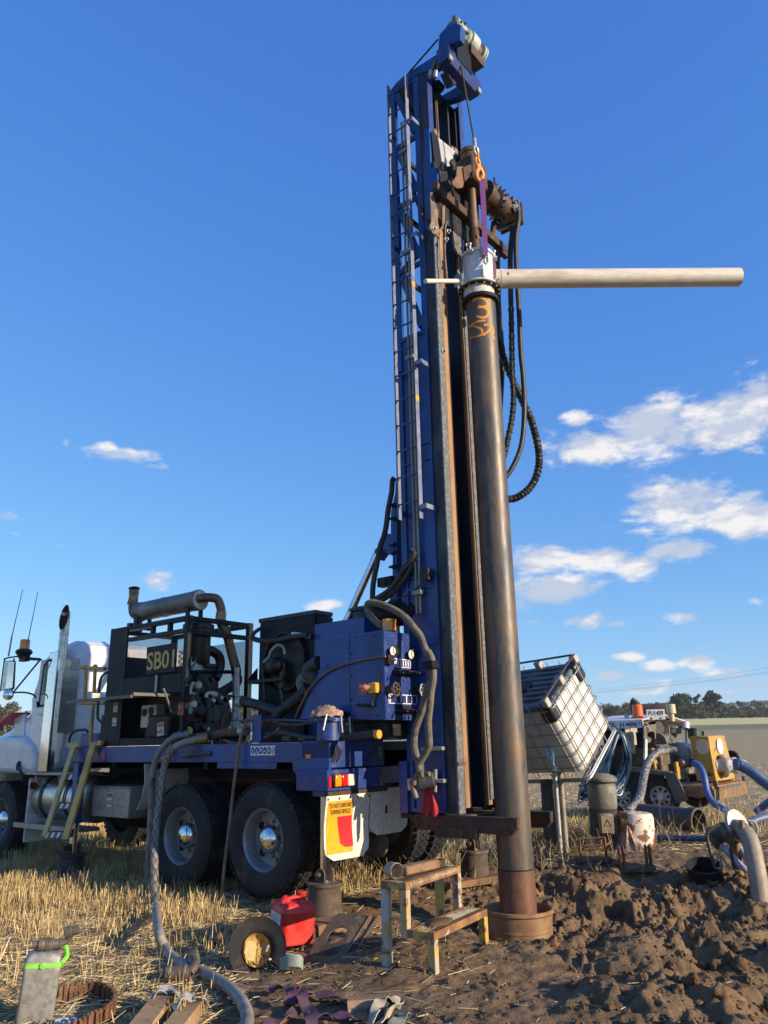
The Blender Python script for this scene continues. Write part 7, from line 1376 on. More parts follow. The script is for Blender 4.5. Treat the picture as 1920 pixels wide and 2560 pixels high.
# roof gear
rz = cz+.10
M().lathe(SP(*PT1(818, 500), .4)-UP*.05, UP, [(.12, 0), (.13, .06), (.10, .07), (.10, .26), (.08, .29), (0, .29)], 20).build('orange_beacon', mat('orange_beacon_plastic', (.68, .14, .015), .3, coat=.3), tr_)
M().lathe(SP(*PT1(1035, 500), .9)-UP*.08, UP, [(.05, 0), (.05, .14), (.09, .15), (.09, .32), (0, .33)], 16).build('clear_beacon', mat('cream_beacon', (.52, .46, .30), .35), tr_)
M().lathe(SP(*PT1(812, 470), 1.45), pa_, [(0, 0), (.15, 0), (.17, .03), (.17, .65), (.14, .7), (0, .7)], 24).build('muffler', mat('rusty_brown_muffler', (.16, .09, .055), .6, .2, c2=(.10, .06, .04), sc=5), tr_)
M().tube(sm([SP(*PT1(812, 475), 1.45), SP(*PT1(795, 440), 1.45), SP(*PT1(795, 410), 1.45), SP(*PT1(805, 395), 1.45)], 5), .10, 14).build('exhaust', rust_dark, tr_)
M().tube([SP(*PT1(x, y), .3) for x, y in ((735, 505), (735, 485), (742, 476), (751, 485), (751, 505))], .022, 8).build('lifting_ring', alu_dull, tr_)
bn = (-pb_*.90+pa_*.44).normalized(); bx_ = UP.cross(bn).normalized(); bc0 = SP(*PT1(932, 483), .35)
sb_ = M().cb(bc0, bx_, UP, bn, .165, .095, .006).build('number_board', print_white, tr_, .002)
text('board_lettering', 'PU1409', print_black, bc0+UP*.025+bn*.0065, bx_, UP, .085, sb_, depth=.002, bold=.01, fit=.27)
for x in (-.09, .08): M().lathe(bc0+bx_*x-UP*.07+bn*.006, bn, [(.02, 0), (.02, .003), (0, .003)], 12).build('board_slot', rust, sb_)
# yellow tank and suction flange
yl = [EP(*PT1(x, y), sp0+.28) for x, y in ((1278, 620), (1383, 622), (1400, 925), (1310, 925))]
tw0, tw1 = pc(yl[0])[1], pc(yl[1])[1]; tzt, tzb = pc(yl[0])[2], zpl+.03; sdp = .34
yt = M().box8([PT(sp0+.28-sdp, tw0+.0, tzb), PT(sp0+.30, tw0-.0, tzb), PT(sp0+.34, tw1+.05, tzb), PT(sp0+.28-sdp, tw1+.05, tzb), PT(sp0+.24-sdp, tw0+.02, tzt), PT(sp0+.26, tw0+.02, tzt), PT(sp0+.26, tw1, tzt), PT(sp0+.24-sdp, tw1, tzt)]).build('fuel_tank', pump_yellow, tr_, .015)
zc_ = pc(EP(*PT1(1337, 689), sp0+.3))[2]; wc_ = (tw0+tw1)/2+.02
M().prism([PT(sp0+.297, wc_+.175*math.cos(2*PI*j/28), zc_+.14*math.sin(2*PI*j/28)) for j in range(28)], -pa_*.01).build('white_disc', print_white, yt); M().prism([PT(sp0+.29-sdp*.5+.115*math.cos(2*PI*j/28), tw0+.004, zc_+.14*math.sin(2*PI*j/28)) for j in range(28)], -pb_*.008).build('white_disc', mat('yellowed_white_print', (.60, .52, .30), .5), yt)
M().tube([PT(sp0, wc_-.03, tzt), PT(sp0, wc_-.03, tzt+.08), PT(sp0, wc_+.06, tzt+.08), PT(sp0, wc_+.06, tzt)], .014, 6).build('tank_ring', black, yt)
M().lathe(EP(*PT1(1180, 605), sp0-.3), UP, [(.12, -.1), (.12, .06), (.14, .07), (.14, .10), (0, .11)], 16).build('filler_cap', mat('dark_green_cap', (.03, .05, .035), .5), tr_)
for w in (tw0+.1, tw1-.05): pbx(M(), sp0+.0, sp0+.28, w-.04, w+.04, zpl, tzb).build('tank_foot', yellow_rust, yt)
fc = EP(*PT1(1360, 815), sp0+.34); fd = (pa_*.75+pb_*.65).normalized()
M().lathe(fc, fd, [(0, -.15), (.12, -.15), (.12, 0), (.20, .0), (.21, .02), (.21, .05), (.13, .06), (.12, .2), (.15, .21), (.15, .27), (.11, .29), (.10, .45), (0, .45)], 28).build('suction_flange', mat('dirty_white_flange', (.55, .53, .50), .5, 0, c2=(.34, .32, .30), sc=9), tr_)
fa = fd.orthogonal().normalized(); fb_ = fd.cross(fa)
for i in range(8): th = 2*PI*i/8; M().lathe(fc+(fa*math.cos(th)+fb_*math.sin(th))*.17+fd*.05, fd, [(.02, 0), (.02, .03), (0, .03)], 6).build('flange_bolt', steel, tr_)
M().lathe(EP(*PT1(1420, 760), sp0-.1), pb_, [(0, 0), (.14, 0), (.14, .12), (0, .12)], 18).build('round_cover', black, tr_)
# ---------------------------------------------------------------- step stool in the mud
ST_F = Gd(1015, 2207, .58); sa = Vector((.52, .855, .0)).normalized(); sb2 = Vector((.855, -.52, 0)).normalized(); sc2 = UP.copy()
def st(a, b, c): return ST_F+sa*a+sb2*b+sc2*c             # a along the tread, b down the steps, c up from the top tread
AL, BD, SH = .84, .205, .285
stool = thing('step_stool', 'rusty yellow and white two tread steel step stool standing in the mud', 'step stool', st(.4, 0, -.6))
def sbx(a0, a1, b0, b1, c0, c1): return M().ob(st(a0, b0, c0), sa*(a1-a0), sb2*(b1-b0), sc2*(c1-c0))
def pst(a0, a1, b0, b1, c0, c1, nm, m=yellow_worn): return sbx(a0, a1, b0, b1, c0, c1).build(nm, m, stool, .003)
W4 = .055
pale_worn = mat('worn_pale_blue_grey_paint', (.36, .37, .35), .5, 0, c2=(.42, .28, .10), sc=6, c3=RU, sc3=9, lo3=.55, hi3=.63, bump=.2)
pst(0, AL, -W4, 0, -.05, 0, 'tread_frame', yellow_rust); pst(0, AL, -BD, -BD+W4, -.05, 0, 'tread_frame', yellow_rust); pst(0, W4, -BD+W4, -W4, -.05, 0, 'tread_frame', pale_worn); pst(AL-W4, AL, -BD+W4, -W4, -.05, 0, 'tread_frame')
pst(0, W4, -BD, -BD+W4, -.555, -.05, 'leg', pale_worn); pst(AL-W4, AL, -BD, -BD+W4, -.555, -.05, 'leg'); pst(0, W4, -W4, 0, -SH-.04, -.05, 'leg', pale_worn); pst(AL-W4, AL, -W4, 0, -SH-.04, -.05, 'leg')
pst(0, AL, BD-W4, BD, -SH-.05, -SH, 'tread_frame', yellow_rust); pst(0, AL, 0, .03, -SH-.05, -SH, 'tread_frame', yellow_rust); pst(0, W4, .03, BD-W4, -SH-.05, -SH, 'tread_frame'); pst(AL-W4, AL, .03, BD-W4, -SH-.05, -SH, 'tread_frame')
pst(0, W4, BD-W4, BD, -.535, -SH-.05, 'leg'); pst(AL-W4, AL, BD-W4, BD, -.52, -SH-.05, 'leg'); pst(0, W4*.7, -BD+W4, BD-W4, -.55, -.525, 'foot_bar', rust_dark)
gr = M()
for i in range(19): a = .07+.04*i; gr.ob(st(a, -BD+W4, -.03), sa*.006, sb2*(BD-2*W4), sc2*.028)
for k in range(4): gr.ob(st(.045, -BD+W4+.03+.04*k, -.03), sa*(AL-.09), sb2*.005, sc2*.018)
tag(gr.build('top_grating', mat('muddy_pale_grating', (.34, .27, .18), .6, .1, c2=(.20, .13, .075), sc=9, bump=.3), stool), kind='stuff')
gr = M()
for i in range(6): gr.ob(st(.05, .045+.028*i, -SH-.03), sa*(AL-.1), sb2*.010, sc2*.03)
tag(gr.build('lower_slats', mat('worn_cream_slats', (.40, .37, .29), .6, 0, c2=(.18, .11, .06), sc=5, lo=.45, hi=.6), stool), kind='stuff')
mudc = M().ell(st(.28, .10, -SH+.0), sa*.16, sb2*.07, sc2*.022, 14, 6).build('mud_cake', soil_m, stool)
# things on the stool
cc = st(.12, -.15, .0); cup = M().lathe(cc+sc2*.057-sa*.03, (sb2*.9-sa*.45-sc2*.02), [(0, -.055), (.045, -.055), (.051, -.045), (.054, .04), (.05, .044), (.047, -.035), (0, -.04)], 28).build('cup', mat('dusty_tan_cup', (.33, .27, .195), .6, 0, c2=(.24, .18, .12), sc=6, bump=.2)); tag(cup, 'dented tan cup lying on its side on top of the step stool', 'cup')
wd = M(); wd.cb(st(.42, -.13, .035), (sa+sb2*.15).normalized(), sb2, sc2, .20, .045, .032); wd = wd.build('timber_offcut', mat('splintered_brown_timber', (.25, .14, .07), .8, 0, c2=(.14, .075, .04), sc=7, stretch=(1, 1, 1), bump=.6), None, .012); tag(wd, 'splintered brown timber offcut on top of the step stool', 'timber')
wd = M(); wd.cb(st(.68, -.10, .028), (sa-sb2*.25).normalized(), (sb2+sa*.25).normalized(), sc2, .075, .03, .026); tag(wd.build('steel_block', rust_dark, None, .006), 'small dark steel block at the far end of the step stool top', 'block')
# ---------------------------------------------------------------- red jerry can
def canister(base, ax, ay, w, d, h, body_r, m, name, label, nz=None):
    pass
jb = Gd(726, 2352, .06); jb.z = H1(jb.x, jb.y)+.05
jx = Vector((.80, .58, .02)).normalized(); jz = Vector((.10, -.06, 1)).normalized(); jy = jz.cross(jx).normalized(); jx = jy.cross(jz)
jc = thing('jerry_can', 'bright red plastic jerry can with white label beside the jack foot', 'jerry can', jb)
JW, JD, JH = .15, .125, .32
def rr2(c, ax, ay, hw, hd, r, n=5):
    out = []
    for sx, sy, a0 in ((1, 1, 0), (-1, 1, PI/2), (-1, -1, PI), (1, -1, 1.5*PI)): out += [c+ax*(sx*(hw-r)+r*math.cos(a0+PI/2*k/n))+ay*(sy*(hd-r)+r*math.sin(a0+PI/2*k/n)) for k in range(n+1)]
    return out
def loft(rings):
    k = len(rings[0]); m = M(); m.add([p for r in rings for p in r], [(i*k+j, i*k+(j+1) % k, (i+1)*k+(j+1) % k, (i+1)*k+j) for i in range(len(rings)-1) for j in range(k)]+[tuple(reversed(range(k))), tuple(range((len(rings)-1)*k, len(rings)*k))]); return m
lv = [(.0, .90, .04), (.012, .98, .05), (.03, 1, .055), (.05, .985, .055), (.27, 1.0, .055), (.285, 1.02, .055), (.30, 1.0, .055), (.335, .93, .05), (.36, .80, .045), (.372, .66, .04)]
loft([rr2(jb+jz*h*.8, jx, jy, JW*s, JD*s, r*s) for h, s, r in lv]).build('can_body', red_plastic, jc, ang=70).modifiers.new('soft', 'SUBSURF').render_levels = 2
M().tube(sm([jb+jz*0.268-jx*.11, jb+jz*0.294-jx*.08, jb+jz*0.306-jx*.02, jb+jz*0.302+jx*.03, jb+jz*0.284+jx*.06], 5), .022, 10).build('can_handle', red_plastic, jc)
M().tube(sm([jb+jz*0.264-jx*.12-jy*.03, jb+jz*0.300-jx*.09-jy*.0, jb+jz*0.296-jx*.05+jy*.06, jb+jz*0.276-jx*.04+jy*.09], 5), .024, 10).build('can_rim', red_plastic, jc)
cpz = jb+jz*0.296+jx*.075-jy*-.03; M().lathe(cpz, jz, [(.035, 0), (.035, .012), (.038, .012), (.038, .045), (.034, .05), (0, .05)], 22).build('can_cap', mat('dull_red_cap', (.46, .02, .02), .5), jc)
for i in range(16): th = 2*PI*i/16; d = jx*math.cos(th)+jy*math.sin(th); M().cb(cpz+jz*.029+d*.039, jz, d, jz.cross(d), .016, .002, .003).build('cap_grip', MATS['dull_red_cap'], jc)
M().ell(jb+jz*0.260-jy*.095+jx*.0, jx*.022, jy*.02, jz*.045, 10, 8).build('can_spout_boss', red_plastic, jc)
ln = -jx; lt = jy if jy.dot(EYE-jb) > 0 else -jy
# label on the face turned to the left
fs = max(((-jx), (jy), (-jy), (jx)), key=lambda n_: n_.dot(Vector((-.75, -.66, 0))))
fw = JD if abs(fs.dot(jx)) > .5 else JW; fdp = JW if abs(fs.dot(jx)) > .5 else JD; fx = jz.cross(fs).normalized()
lb_ = plate(jb+jz*0.140+fs*(fdp*1.0), fx, jz, fs, fw*1.25, .16, .003).build('can_label', paper, jc)
for k in range(6): plate(jb+jz*(.197-.021*k)+fs*(fdp+.0032)-fx*.02*(k % 2), fx, jz, fs, fw*(.9 if k % 2 else .6), .006, .0005).build('label_line', mat('grey_print', (.28, .26, .26), .6), lb_)
for k in range(2): plate(jb+jz*0.080+fs*(fdp+.0032)+fx*(.03-.07*k), fx, jz, fs, .02, .02, .0005).build('label_mark', print_black, lb_)
# ---------------------------------------------------------------- hat lying brim up
hc = Gd(643, 2425, .0); hc.z = H1(hc.x, hc.y)+.20
hc = Yd(643, 2372, hc.y+.05); hn = (EYE-hc); hn.z = 0; hn = hn.normalized(); hn = (hn*.86+UP*.40+Vector((.10, 0, 0))).normalized()
hx = UP.cross(hn).normalized(); hy = hn.cross(hx)
hat = thing('felt_hat', 'wide brimmed black felt hat lying upside down with gold lining showing', 'hat', hc-hn*.05)
k = 48; rings = []; R_ = .205
for f in (1.0, 1.015, .87, .72, .57):
    rings.append([hc+(hx*math.cos(2*PI*j/k)*.97+hy*math.sin(2*PI*j/k))*R_*f+hn*(.018*math.cos(4*PI*j/k)*f*f+(-.012 if f < 1.01 else -.006)*(1-f) + (.022*(f > 1.01))-(.03 if f < .6 else 0)) for j in range(k)])
for dpt, f in ((-.05, .54), (-.10, .50), (-.115, .40)): rings.append([hc+hn*dpt+(hx*math.cos(2*PI*j/k)*.9+hy*math.sin(2*PI*j/k))*R_*f for j in range(k)])
hm = M().add([p for r in rings for p in r], [(i*k+j, i*k+(j+1) % k, (i+1)*k+(j+1) % k, (i+1)*k+j) for i in range(len(rings)-1) for j in range(k)]+[tuple(range((len(rings)-1)*k, len(rings)*k))]).build('hat_brim', felt, hat, ang=60)
so2 = hm.modifiers.new('thick', 'SOLIDIFY'); so2.thickness = .006
rows = []
for f, d in ((.53, -.035), (.52, -.06), (.45, -.09), (.25, -.10), (.02, -.095)): rows.append([hc+hn*(d+.004*math.sin(j*5))+(hx*math.cos(2*PI*j/k)*.9+hy*math.sin(2*PI*j/k))*R_*f for j in range(k)])
M().add([p for r in rows for p in r], [(i*k+j, i*k+(j+1) % k, (i+1)*k+(j+1) % k, (i+1)*k+j) for i in range(4) for j in range(k)]).build('hat_lining', lining, hat, ang=60)
M().prism([hc+hn*-.020+hx*a+hy*b for a, b in ((-.09, -.01), (-.07, -.06), (-.035, -.075), (-.01, -.05), (.0, .02), (-.03, .06), (-.07, .05))], hn*.006).build('lining_fold', mat('pale_gold_lining', (.55, .40, .15), .55, 0, c2=(.46, .31, .10), sc=16, bump=.3), hat)
M().tube(sm([hc+hx*.04+hy*-.04, hc+hx*.08+hy*-.07+hn*.01, hc+hx*.16+hy*-.13+hn*.012, hc+hx*.21+hy*-.16+hn*.01], 5), .005, 6).build('chin_cord', black, hat); M().tube(sm([hc+hx*.04+hy*-.05+hn*.01, hc+hx*.06+hy*-.11+hn*.014, hc+hx*.03+hy*-.15+hn*.012, hc+hx*-.01+hy*-.13+hn*.01], 5), .004, 6).build('chin_cord', black, hat); M().ell(hc+hx*.085+hy*-.075+hn*.014, hx*.012, hy*.009, hn*.009, 10, 6).build('cord_toggle', mat('cream_toggle', (.55, .48, .34), .5), hat)
M().cb(hc+hx*.075+hy*.0+hn*-.015, (hx*.4+hy).normalized(), hx, hn, .022, .008, .003).build('hat_tag', grey_can, hat)
# leaning plate with a round hole, sleepers under the jack
pb0 = [Gd(760, 2388, .02), Gd(840, 2394, .02)]; pz_ = H1(.0, 6.5)
p00 = Gd(765, 2390, .0); p10 = Gd(838, 2396, .0); pxv = (p10-p00).normalized(); pyv = Vector((.25, .62, .62)).normalized(); pyv = (pyv-pxv*pyv.dot(pxv)).normalized(); pnv = pxv.cross(pyv); pnv = pnv if pnv.dot(EYE-p00) > 0 else -pnv
PWD, PHT = .30, .36
sh_ = .45
def pp(x, y): return p00+pxv*(x+y*.33)+pyv*y
hp_ = thing('holed_plate', 'muddy steel plate with a round hole leaning by the red jerry can', 'plate', p00)
m_ = M(); nh = 24; hcx, hcy, hr_ = .13, .18, .068; ring_i = [(hcx+hr_*math.cos(2*PI*j/nh), hcy+hr_*1.05*math.sin(2*PI*j/nh)) for j in range(nh)]
def sq(j):
    a = 2*PI*j/nh; cx_, sy_ = math.cos(a), math.sin(a); t = 1e9
    if cx_ > 1e-6: t = min(t, (PWD-hcx)/cx_)
    if cx_ < -1e-6: t = min(t, -hcx/cx_)
    if sy_ > 1e-6: t = min(t, (PHT-hcy)/sy_)
    if sy_ < -1e-6: t = min(t, -hcy/sy_)
    return (hcx+cx_*t, hcy+sy_*t)
ring_o = [sq(j) for j in range(nh)]
for dz in (0, -.014): m_.v += [pp(*q)+pnv*dz for q in ring_i]+[pp(*q)+pnv*dz for q in ring_o]
for j in range(nh):
    j2 = (j+1) % nh; m_.f += [(j, j2, nh+j2, nh+j), (2*nh+j2, 2*nh+j, 3*nh+j, 3*nh+j2), (j2, j, 2*nh+j, 2*nh+j2), (nh+j, nh+j2, 3*nh+j2, 3*nh+j)]
for cx_, cy_ in ((0, 0), (PWD, 0), (PWD, PHT), (0, PHT)): pass
m_.build('plate_body', rust_mud, hp_, ang=20)
M().prism([pp(*q)-pnv*.012 for q in ((PWD+.02, 0), (PWD+.07, 0.0), (PWD+.06, PHT), (PWD+.01, PHT))], -pnv*.012).build('edge_plate', rust_mud, hp_, .002)
for x in (PWD-.006, PWD+.062): M().strip([pp(x, .0)+pnv*.003, pp(x, PHT)+pnv*.003], pxv*.008, .006).build('worn_edge', pipe_tan, hp_)
def plank(p0, p1, wv, th, nm, m, label, cat='timber'):
    return tag(M().ob(p0, p1-p0, wv, UP*th).build(nm, m, None, .005), label, cat)
a0 = Gd(905, 2322, .03); a1 = Gd(1040, 2290, .02); z_ = H1(-.2, 7.2)
plank(Vector((-.60, 6.95, .0)), Vector((-.02, 7.30, .0)), Vector((-.14, .22, 0)), .085, 'timber_sleeper', wood_red, 'brown hardwood sleeper sticking out right of the near jack foot')
plank(Vector((-1.12, 6.72, -.02)), Vector((-.52, 7.02, -.01)), Vector((-.16, .30, 0)), .075, 'timber_sleeper', wood_red, 'brown hardwood sleeper under the red jerry can')
plank(Vector((.62, 8.85, .0)), Vector((1.28, 9.15, .03)), Vector((-.14, .3, 0)), .07, 'timber_sleeper', wood_red, 'muddy plank under the far jack foot behind the step stool')
stp = M(); stp.strip(sm([Gd(700, 2410, .06), Gd(722, 2402, .09), Gd(748, 2402, .09), Gd(757, 2412, .05)], 5), UP*.07+Vector((.0, .02, 0)), .006); tag(stp.build('strap_end', mat('pale_green_webbing', (.22, .26, .20), .8, 0, c2=(.30, .30, .25), sc=30)), 'short pale green strap end poking out under the red jerry can', 'strap')
# ---------------------------------------------------------------- left foreground
gb = Gd(84, 2556, .0); gb.z = H1(gb.x, gb.y)-.01; gz = Vector((.06, .02, 1)).normalized(); gxv = Vector((.92, .38, 0)).normalized(); gyv = gz.cross(gxv).normalized(); gxv = gyv.cross(gz)
gc = thing('metal_can', 'mottled grey metal can with lime green strap in the stubble', 'can', gb)
lv = [(.0, .96, .03), (.01, 1, .035), (.32, 1.0, .035), (.335, 1.02, .035), (.35, .99, .035), (.40, .95, .04), (.425, .88, .045), (.435, .72, .05)]
loft([rr2(gb+gz*h*.86, gxv, gyv, .100*s, .07*s, r*.6) for h, s, r in lv]).build('can_body', grey_can, gc, ang=45)
for h, w_ in ((.345, .028),): loft([rr2(gb+gz*(h-.045+i*w_*.9), gxv, gyv, .103, .073, .022) for i in (0, 1)]).build('strap', lime, gc)
M().tube(sm([gb+gz*.315+gxv*.098-gyv*.05, gb+gz*.34+gxv*.125, gb+gz*.37+gxv*.12+gyv*.03, gb+gz*.40+gxv*.10+gyv*.05], 5), .014, 8).build('strap_tail', lime, gc); M().lathe(gb+gz*.313-gyv*.073-gxv*.0, -gyv, [(.018, 0), (.018, .008), (.008, .010), (0, .010)], 14).build('strap_button', lime, gc)
fit_m = mat('muddy_pipe_fitting', (.13, .105, .08), .6, .3, c2=(.08, .06, .045), sc=8, c3=(.20, .19, .16), sc3=7, bump=.3)
pf = thing('pipe_fitting', 'muddy swivel pipe fitting lying on top of the grey metal can', 'pipe fitting', gb+gz*.375); fo = gb+gz*.408
M().lathe(fo-gxv*0.0750, gxv, [(0, 0), (0.0225, 0.0000), (0.0225, 0.0300), (0.0338, 0.0338), (0.0360, 0.0525), (0.0330, 0.0675), (0.0360, 0.0750), (0.0360, 0.1050), (0.0270, 0.1125), (0.0255, 0.1425), (0.0300, 0.1500), (0.0300, 0.1650), (0, 0.1650)], 22).build('fitting_body', fit_m, pf); M().lathe(fo-gxv*0.0863, gxv, [(0.0180, 0), (0.0210, 0), (0.0210, 0.0300), (0.0180, 0.0300)], 18, True).build('thread_end', galv, pf)
M().tube(sm([fo+gxv*0.0750, fo+gxv*0.1125+gz*0.0150, fo+gxv*0.1275+gz*0.0450-gyv*0.0075], 5), 0.0195, 12).build('fitting_neck', fit_m, pf); M().lathe(fo+gxv*0.0975+gz*0.0562, gxv*0.6750+gz*0.1875-gyv*0.1500, [(0, 0), (0.0270, 0.0000), (0.0338, 0.0075), (0.0338, 0.0375), (0.0263, 0.0413), (0.0263, 0.0750), (0, 0.0750)], 18).build('fitting_end', fit_m, pf)
bl = M().lathe(gb+gxv*.10-gyv*.14+UP*.03, gxv, [(0, 0), (.028, .01), (.032, .03), (.032, .12), (.02, .15), (.012, .17), (0, .17)], 16).build('water_bottle', mat('crumpled_clear_plastic', (.45, .46, .52), .25, 0, c2=(.18, .24, .52), sc=10, coat=.3)); tag(bl, 'crumpled plastic bottle with blue label lying by the grey metal can', 'bottle')
# heavy roller chain laid in a loop
ch_ = thing('roller_chain', 'loop of heavy rusty chain links lying on the straw', 'chain', Gd(215, 2510, .02))
cpts = sm([Gd(150, 2485, .05), Gd(190, 2478, .05), Gd(240, 2476, .05), Gd(278, 2490, .05), Gd(284, 2515, .05), Gd(262, 2540, .05), Gd(228, 2556, .05), Gd(196, 2572, .05), Gd(150, 2585, .05)], 12)
Lc = 0; acc = [0]
for i in range(1, len(cpts)): Lc += (cpts[i]-cpts[i-1]).length; acc.append(Lc)
link = None; npl = int(Lc/.032)
for k in range(npl):
    s_ = k*.032; i = next(j for j in range(1, len(acc)) if acc[j] >= s_); f = (s_-acc[i-1])/(acc[i]-acc[i-1]); p = cpts[i-1].lerp(cpts[i], f); t_ = (cpts[i]-cpts[i-1]).normalized(); t_.z = 0; t_.normalize(); nn = UP.cross(t_)
    p.z = H1(p.x, p.y)+.05; sg_ = 1 if k % 2 else -1
    M().cb(p+nn*.004*sg_, t_, nn, UP, .011, .014, .045).cyl(p-UP*.052, p+UP*.052, .010, 8).build('chain_link', rust, ch_)
# two timbers and strap scraps
def beam(px0, py0, px1, py1, w, th, label):
    p0, p1 = Gd(px0, py0, .07), Gd(px1, py1, .07); d = (p1-p0); d.z = 0; nn = UP.cross(d.normalized()); z_ = H1(p0.x, p0.y)-.01
    p0.z = p1.z = z_
    return tag(M().ob(p0-nn*w/2, p1-p0, nn*w, UP*th).build('timber_offcut', wood, None, .005), label, 'timber')
beam(412, 2492, 330, 2600, .13, .10, 'left of the two sawn timbers at the bottom edge'); beam(480, 2512, 405, 2610, .12, .10, 'right of the two sawn timbers at the bottom edge')
def webbing(name, pts, w, m, label, cat, roll=None):
    q = M(); P = sm([Gd(x, y, z) for x, y, z in pts], 6); wv = []
    for i, p in enumerate(P):
        t_ = (P[min(i+1, len(P)-1)]-P[max(i-1, 0)]).normalized(); a = t_.cross(UP).normalized(); th = .5*math.sin(i*.55+len(pts))+(roll or 0); wv.append((a*math.cos(th)+UP*math.sin(th))*w)
    q.strip(P, wv, .005); return q.build(name, m)
sc_m = mat('dusty_pale_webbing', (.34, .34, .31), .85, 0, c2=(.22, .21, .18), sc=14, bump=.3)
tag(webbing('strap_scrap', [(380, 2492, .10), (395, 2480, .12), (420, 2474, .12), (445, 2482, .11), (450, 2496, .08)], .07, sc_m, '', ''), 'curled pale strap over the end of the left timber', 'strap'); tag(webbing('strap_scrap', [(432, 2520, .09), (452, 2500, .12), (478, 2493, .12), (500, 2500, .10), (515, 2512, .05)], .07, sc_m, '', ''), 'curled pale strap over the end of the right timber', 'strap')
# hose coupling beside the grey hose
hcp = thing('hose_coupling', 'muddy cast coupling lying beside the thick grey hose', 'coupling', Gd(465, 2440, 0)); o_ = Gd(455, 2432, .07); o2 = Gd(480, 2395, .10)
M().lathe(o_-Vector((.14, .0, 0)), Vector((1, .06, 0)), [(0, 0), (.032, 0), (.035, .03), (.045, .035), (.048, .06), (.042, .08), (.046, .09), (.046, .16), (.036, .17), (.036, .20), (0, .2)], 20).build('coupling_body', fit_m, hcp); M().tube(sm([o_+Vector((.05, 0, 0)), o_+Vector((.07, .06, .03)), o2-Vector((0, .02, 0))], 5), .03, 12).build('coupling_neck', fit_m, hcp); M().lathe(o2-Vector((.03, 0, .01)), Vector((1, .2, .25)), [(0, 0), (.045, .0), (.055, .02), (.055, .07), (.04, .08), (0, .08)], 18).build('coupling_nut', fit_m, hcp)
# purple sling in a heap
tag(webbing('sling_heap', [(672, 2478, .03), (700, 2468, .05), (730, 2472, .08), (735, 2490, .07), (722, 2510, .05), (738, 2470, .10), (752, 2478, .09), (758, 2505, .07), (775, 2530, .05), (780, 2570, .04)], .075, purple_dusty, '', ''), 'dusty purple sling heaped in loops on the bare soil', 'sling')
tag(webbing('sling_tail', [(745, 2486, .05), (790, 2484, .04), (830, 2490, .04), (870, 2502, .03), (905, 2514, .03), (925, 2520, .03)], .07, purple_dusty, '', ''), 'dusty purple sling end stretched out towards the cardboard scraps', 'sling')
tag(webbing('sling_tail', [(755, 2515, .05), (735, 2530, .04), (705, 2548, .04), (672, 2562, .03), (640, 2580, .03)], .065, purple_dusty, '', ''), 'dusty purple sling end running to the bottom edge', 'sling'); tag(webbing('sling_tail', [(770, 2540, .04), (810, 2536, .04), (850, 2538, .04), (885, 2545, .04)], .06, purple_dusty, '', ''), 'dusty purple sling end lying under the cardboard box flap', 'sling')
# cardboard and packing scraps
cbx = thing('crushed_box', 'crushed brown cardboard box lying on the soil', 'box', Gd(905, 2545, 0)); o_ = Gd(872, 2548, .02); ex = Vector((.98, .16, 0)); ey = Vector((-.1, .6, .5)).normalized()
M().ob(o_, ex*.20, ey*.10, UP*-.006+Vector((0, -.004, 0))).build('box_side', card, cbx); M().ob(o_+ey*.10, ex*.20, Vector((0, .16, -.02)), UP*.005).build('box_top', card, cbx); text('box_lettering', '50kg', mat('dark_box_print', (.06, .05, .04), .7), o_+ex*.08+ey*.035+Vector((0, -.008, .006)), ex, ey, .045, cbx, depth=.004, bold=.01)
sp2 = mat('dusty_packing_strip', (.42, .37, .26), .7, 0, c2=(.30, .25, .17), sc=9)
tag(webbing('packing_strip', [(925, 2560, .03), (935, 2535, .07), (950, 2505, .09), (972, 2495, .10), (1000, 2505, .08)], .06, sp2, '', ''), 'pale packing strip arching over the scrap heap', 'packing'); tag(webbing('packing_strip', [(945, 2560, .04), (970, 2535, .07), (995, 2512, .09), (1003, 2510, .08)], .055, sp2, '', '', .8), 'pale packing strip twisted across the middle of the scrap heap', 'packing'); tag(webbing('packing_strip', [(975, 2565, .03), (1000, 2548, .05), (1012, 2535, .04)], .07, mat('greenish_packing', (.26, .27, .20), .7), '', ''), 'greenish packing strip at the right end of the scrap heap', 'packing')
tag(M().lathe(Gd(985, 2540, .02), Vector((.3, -.5, .8)), [(.0, 0), (.075, 0), (.085, .03), (.08, .035), (0, .02)], 24).build('bucket_lid', mat('dark_lid', (.05, .045, .035), .5)), 'dark round lid half covered by the packing strips', 'lid')
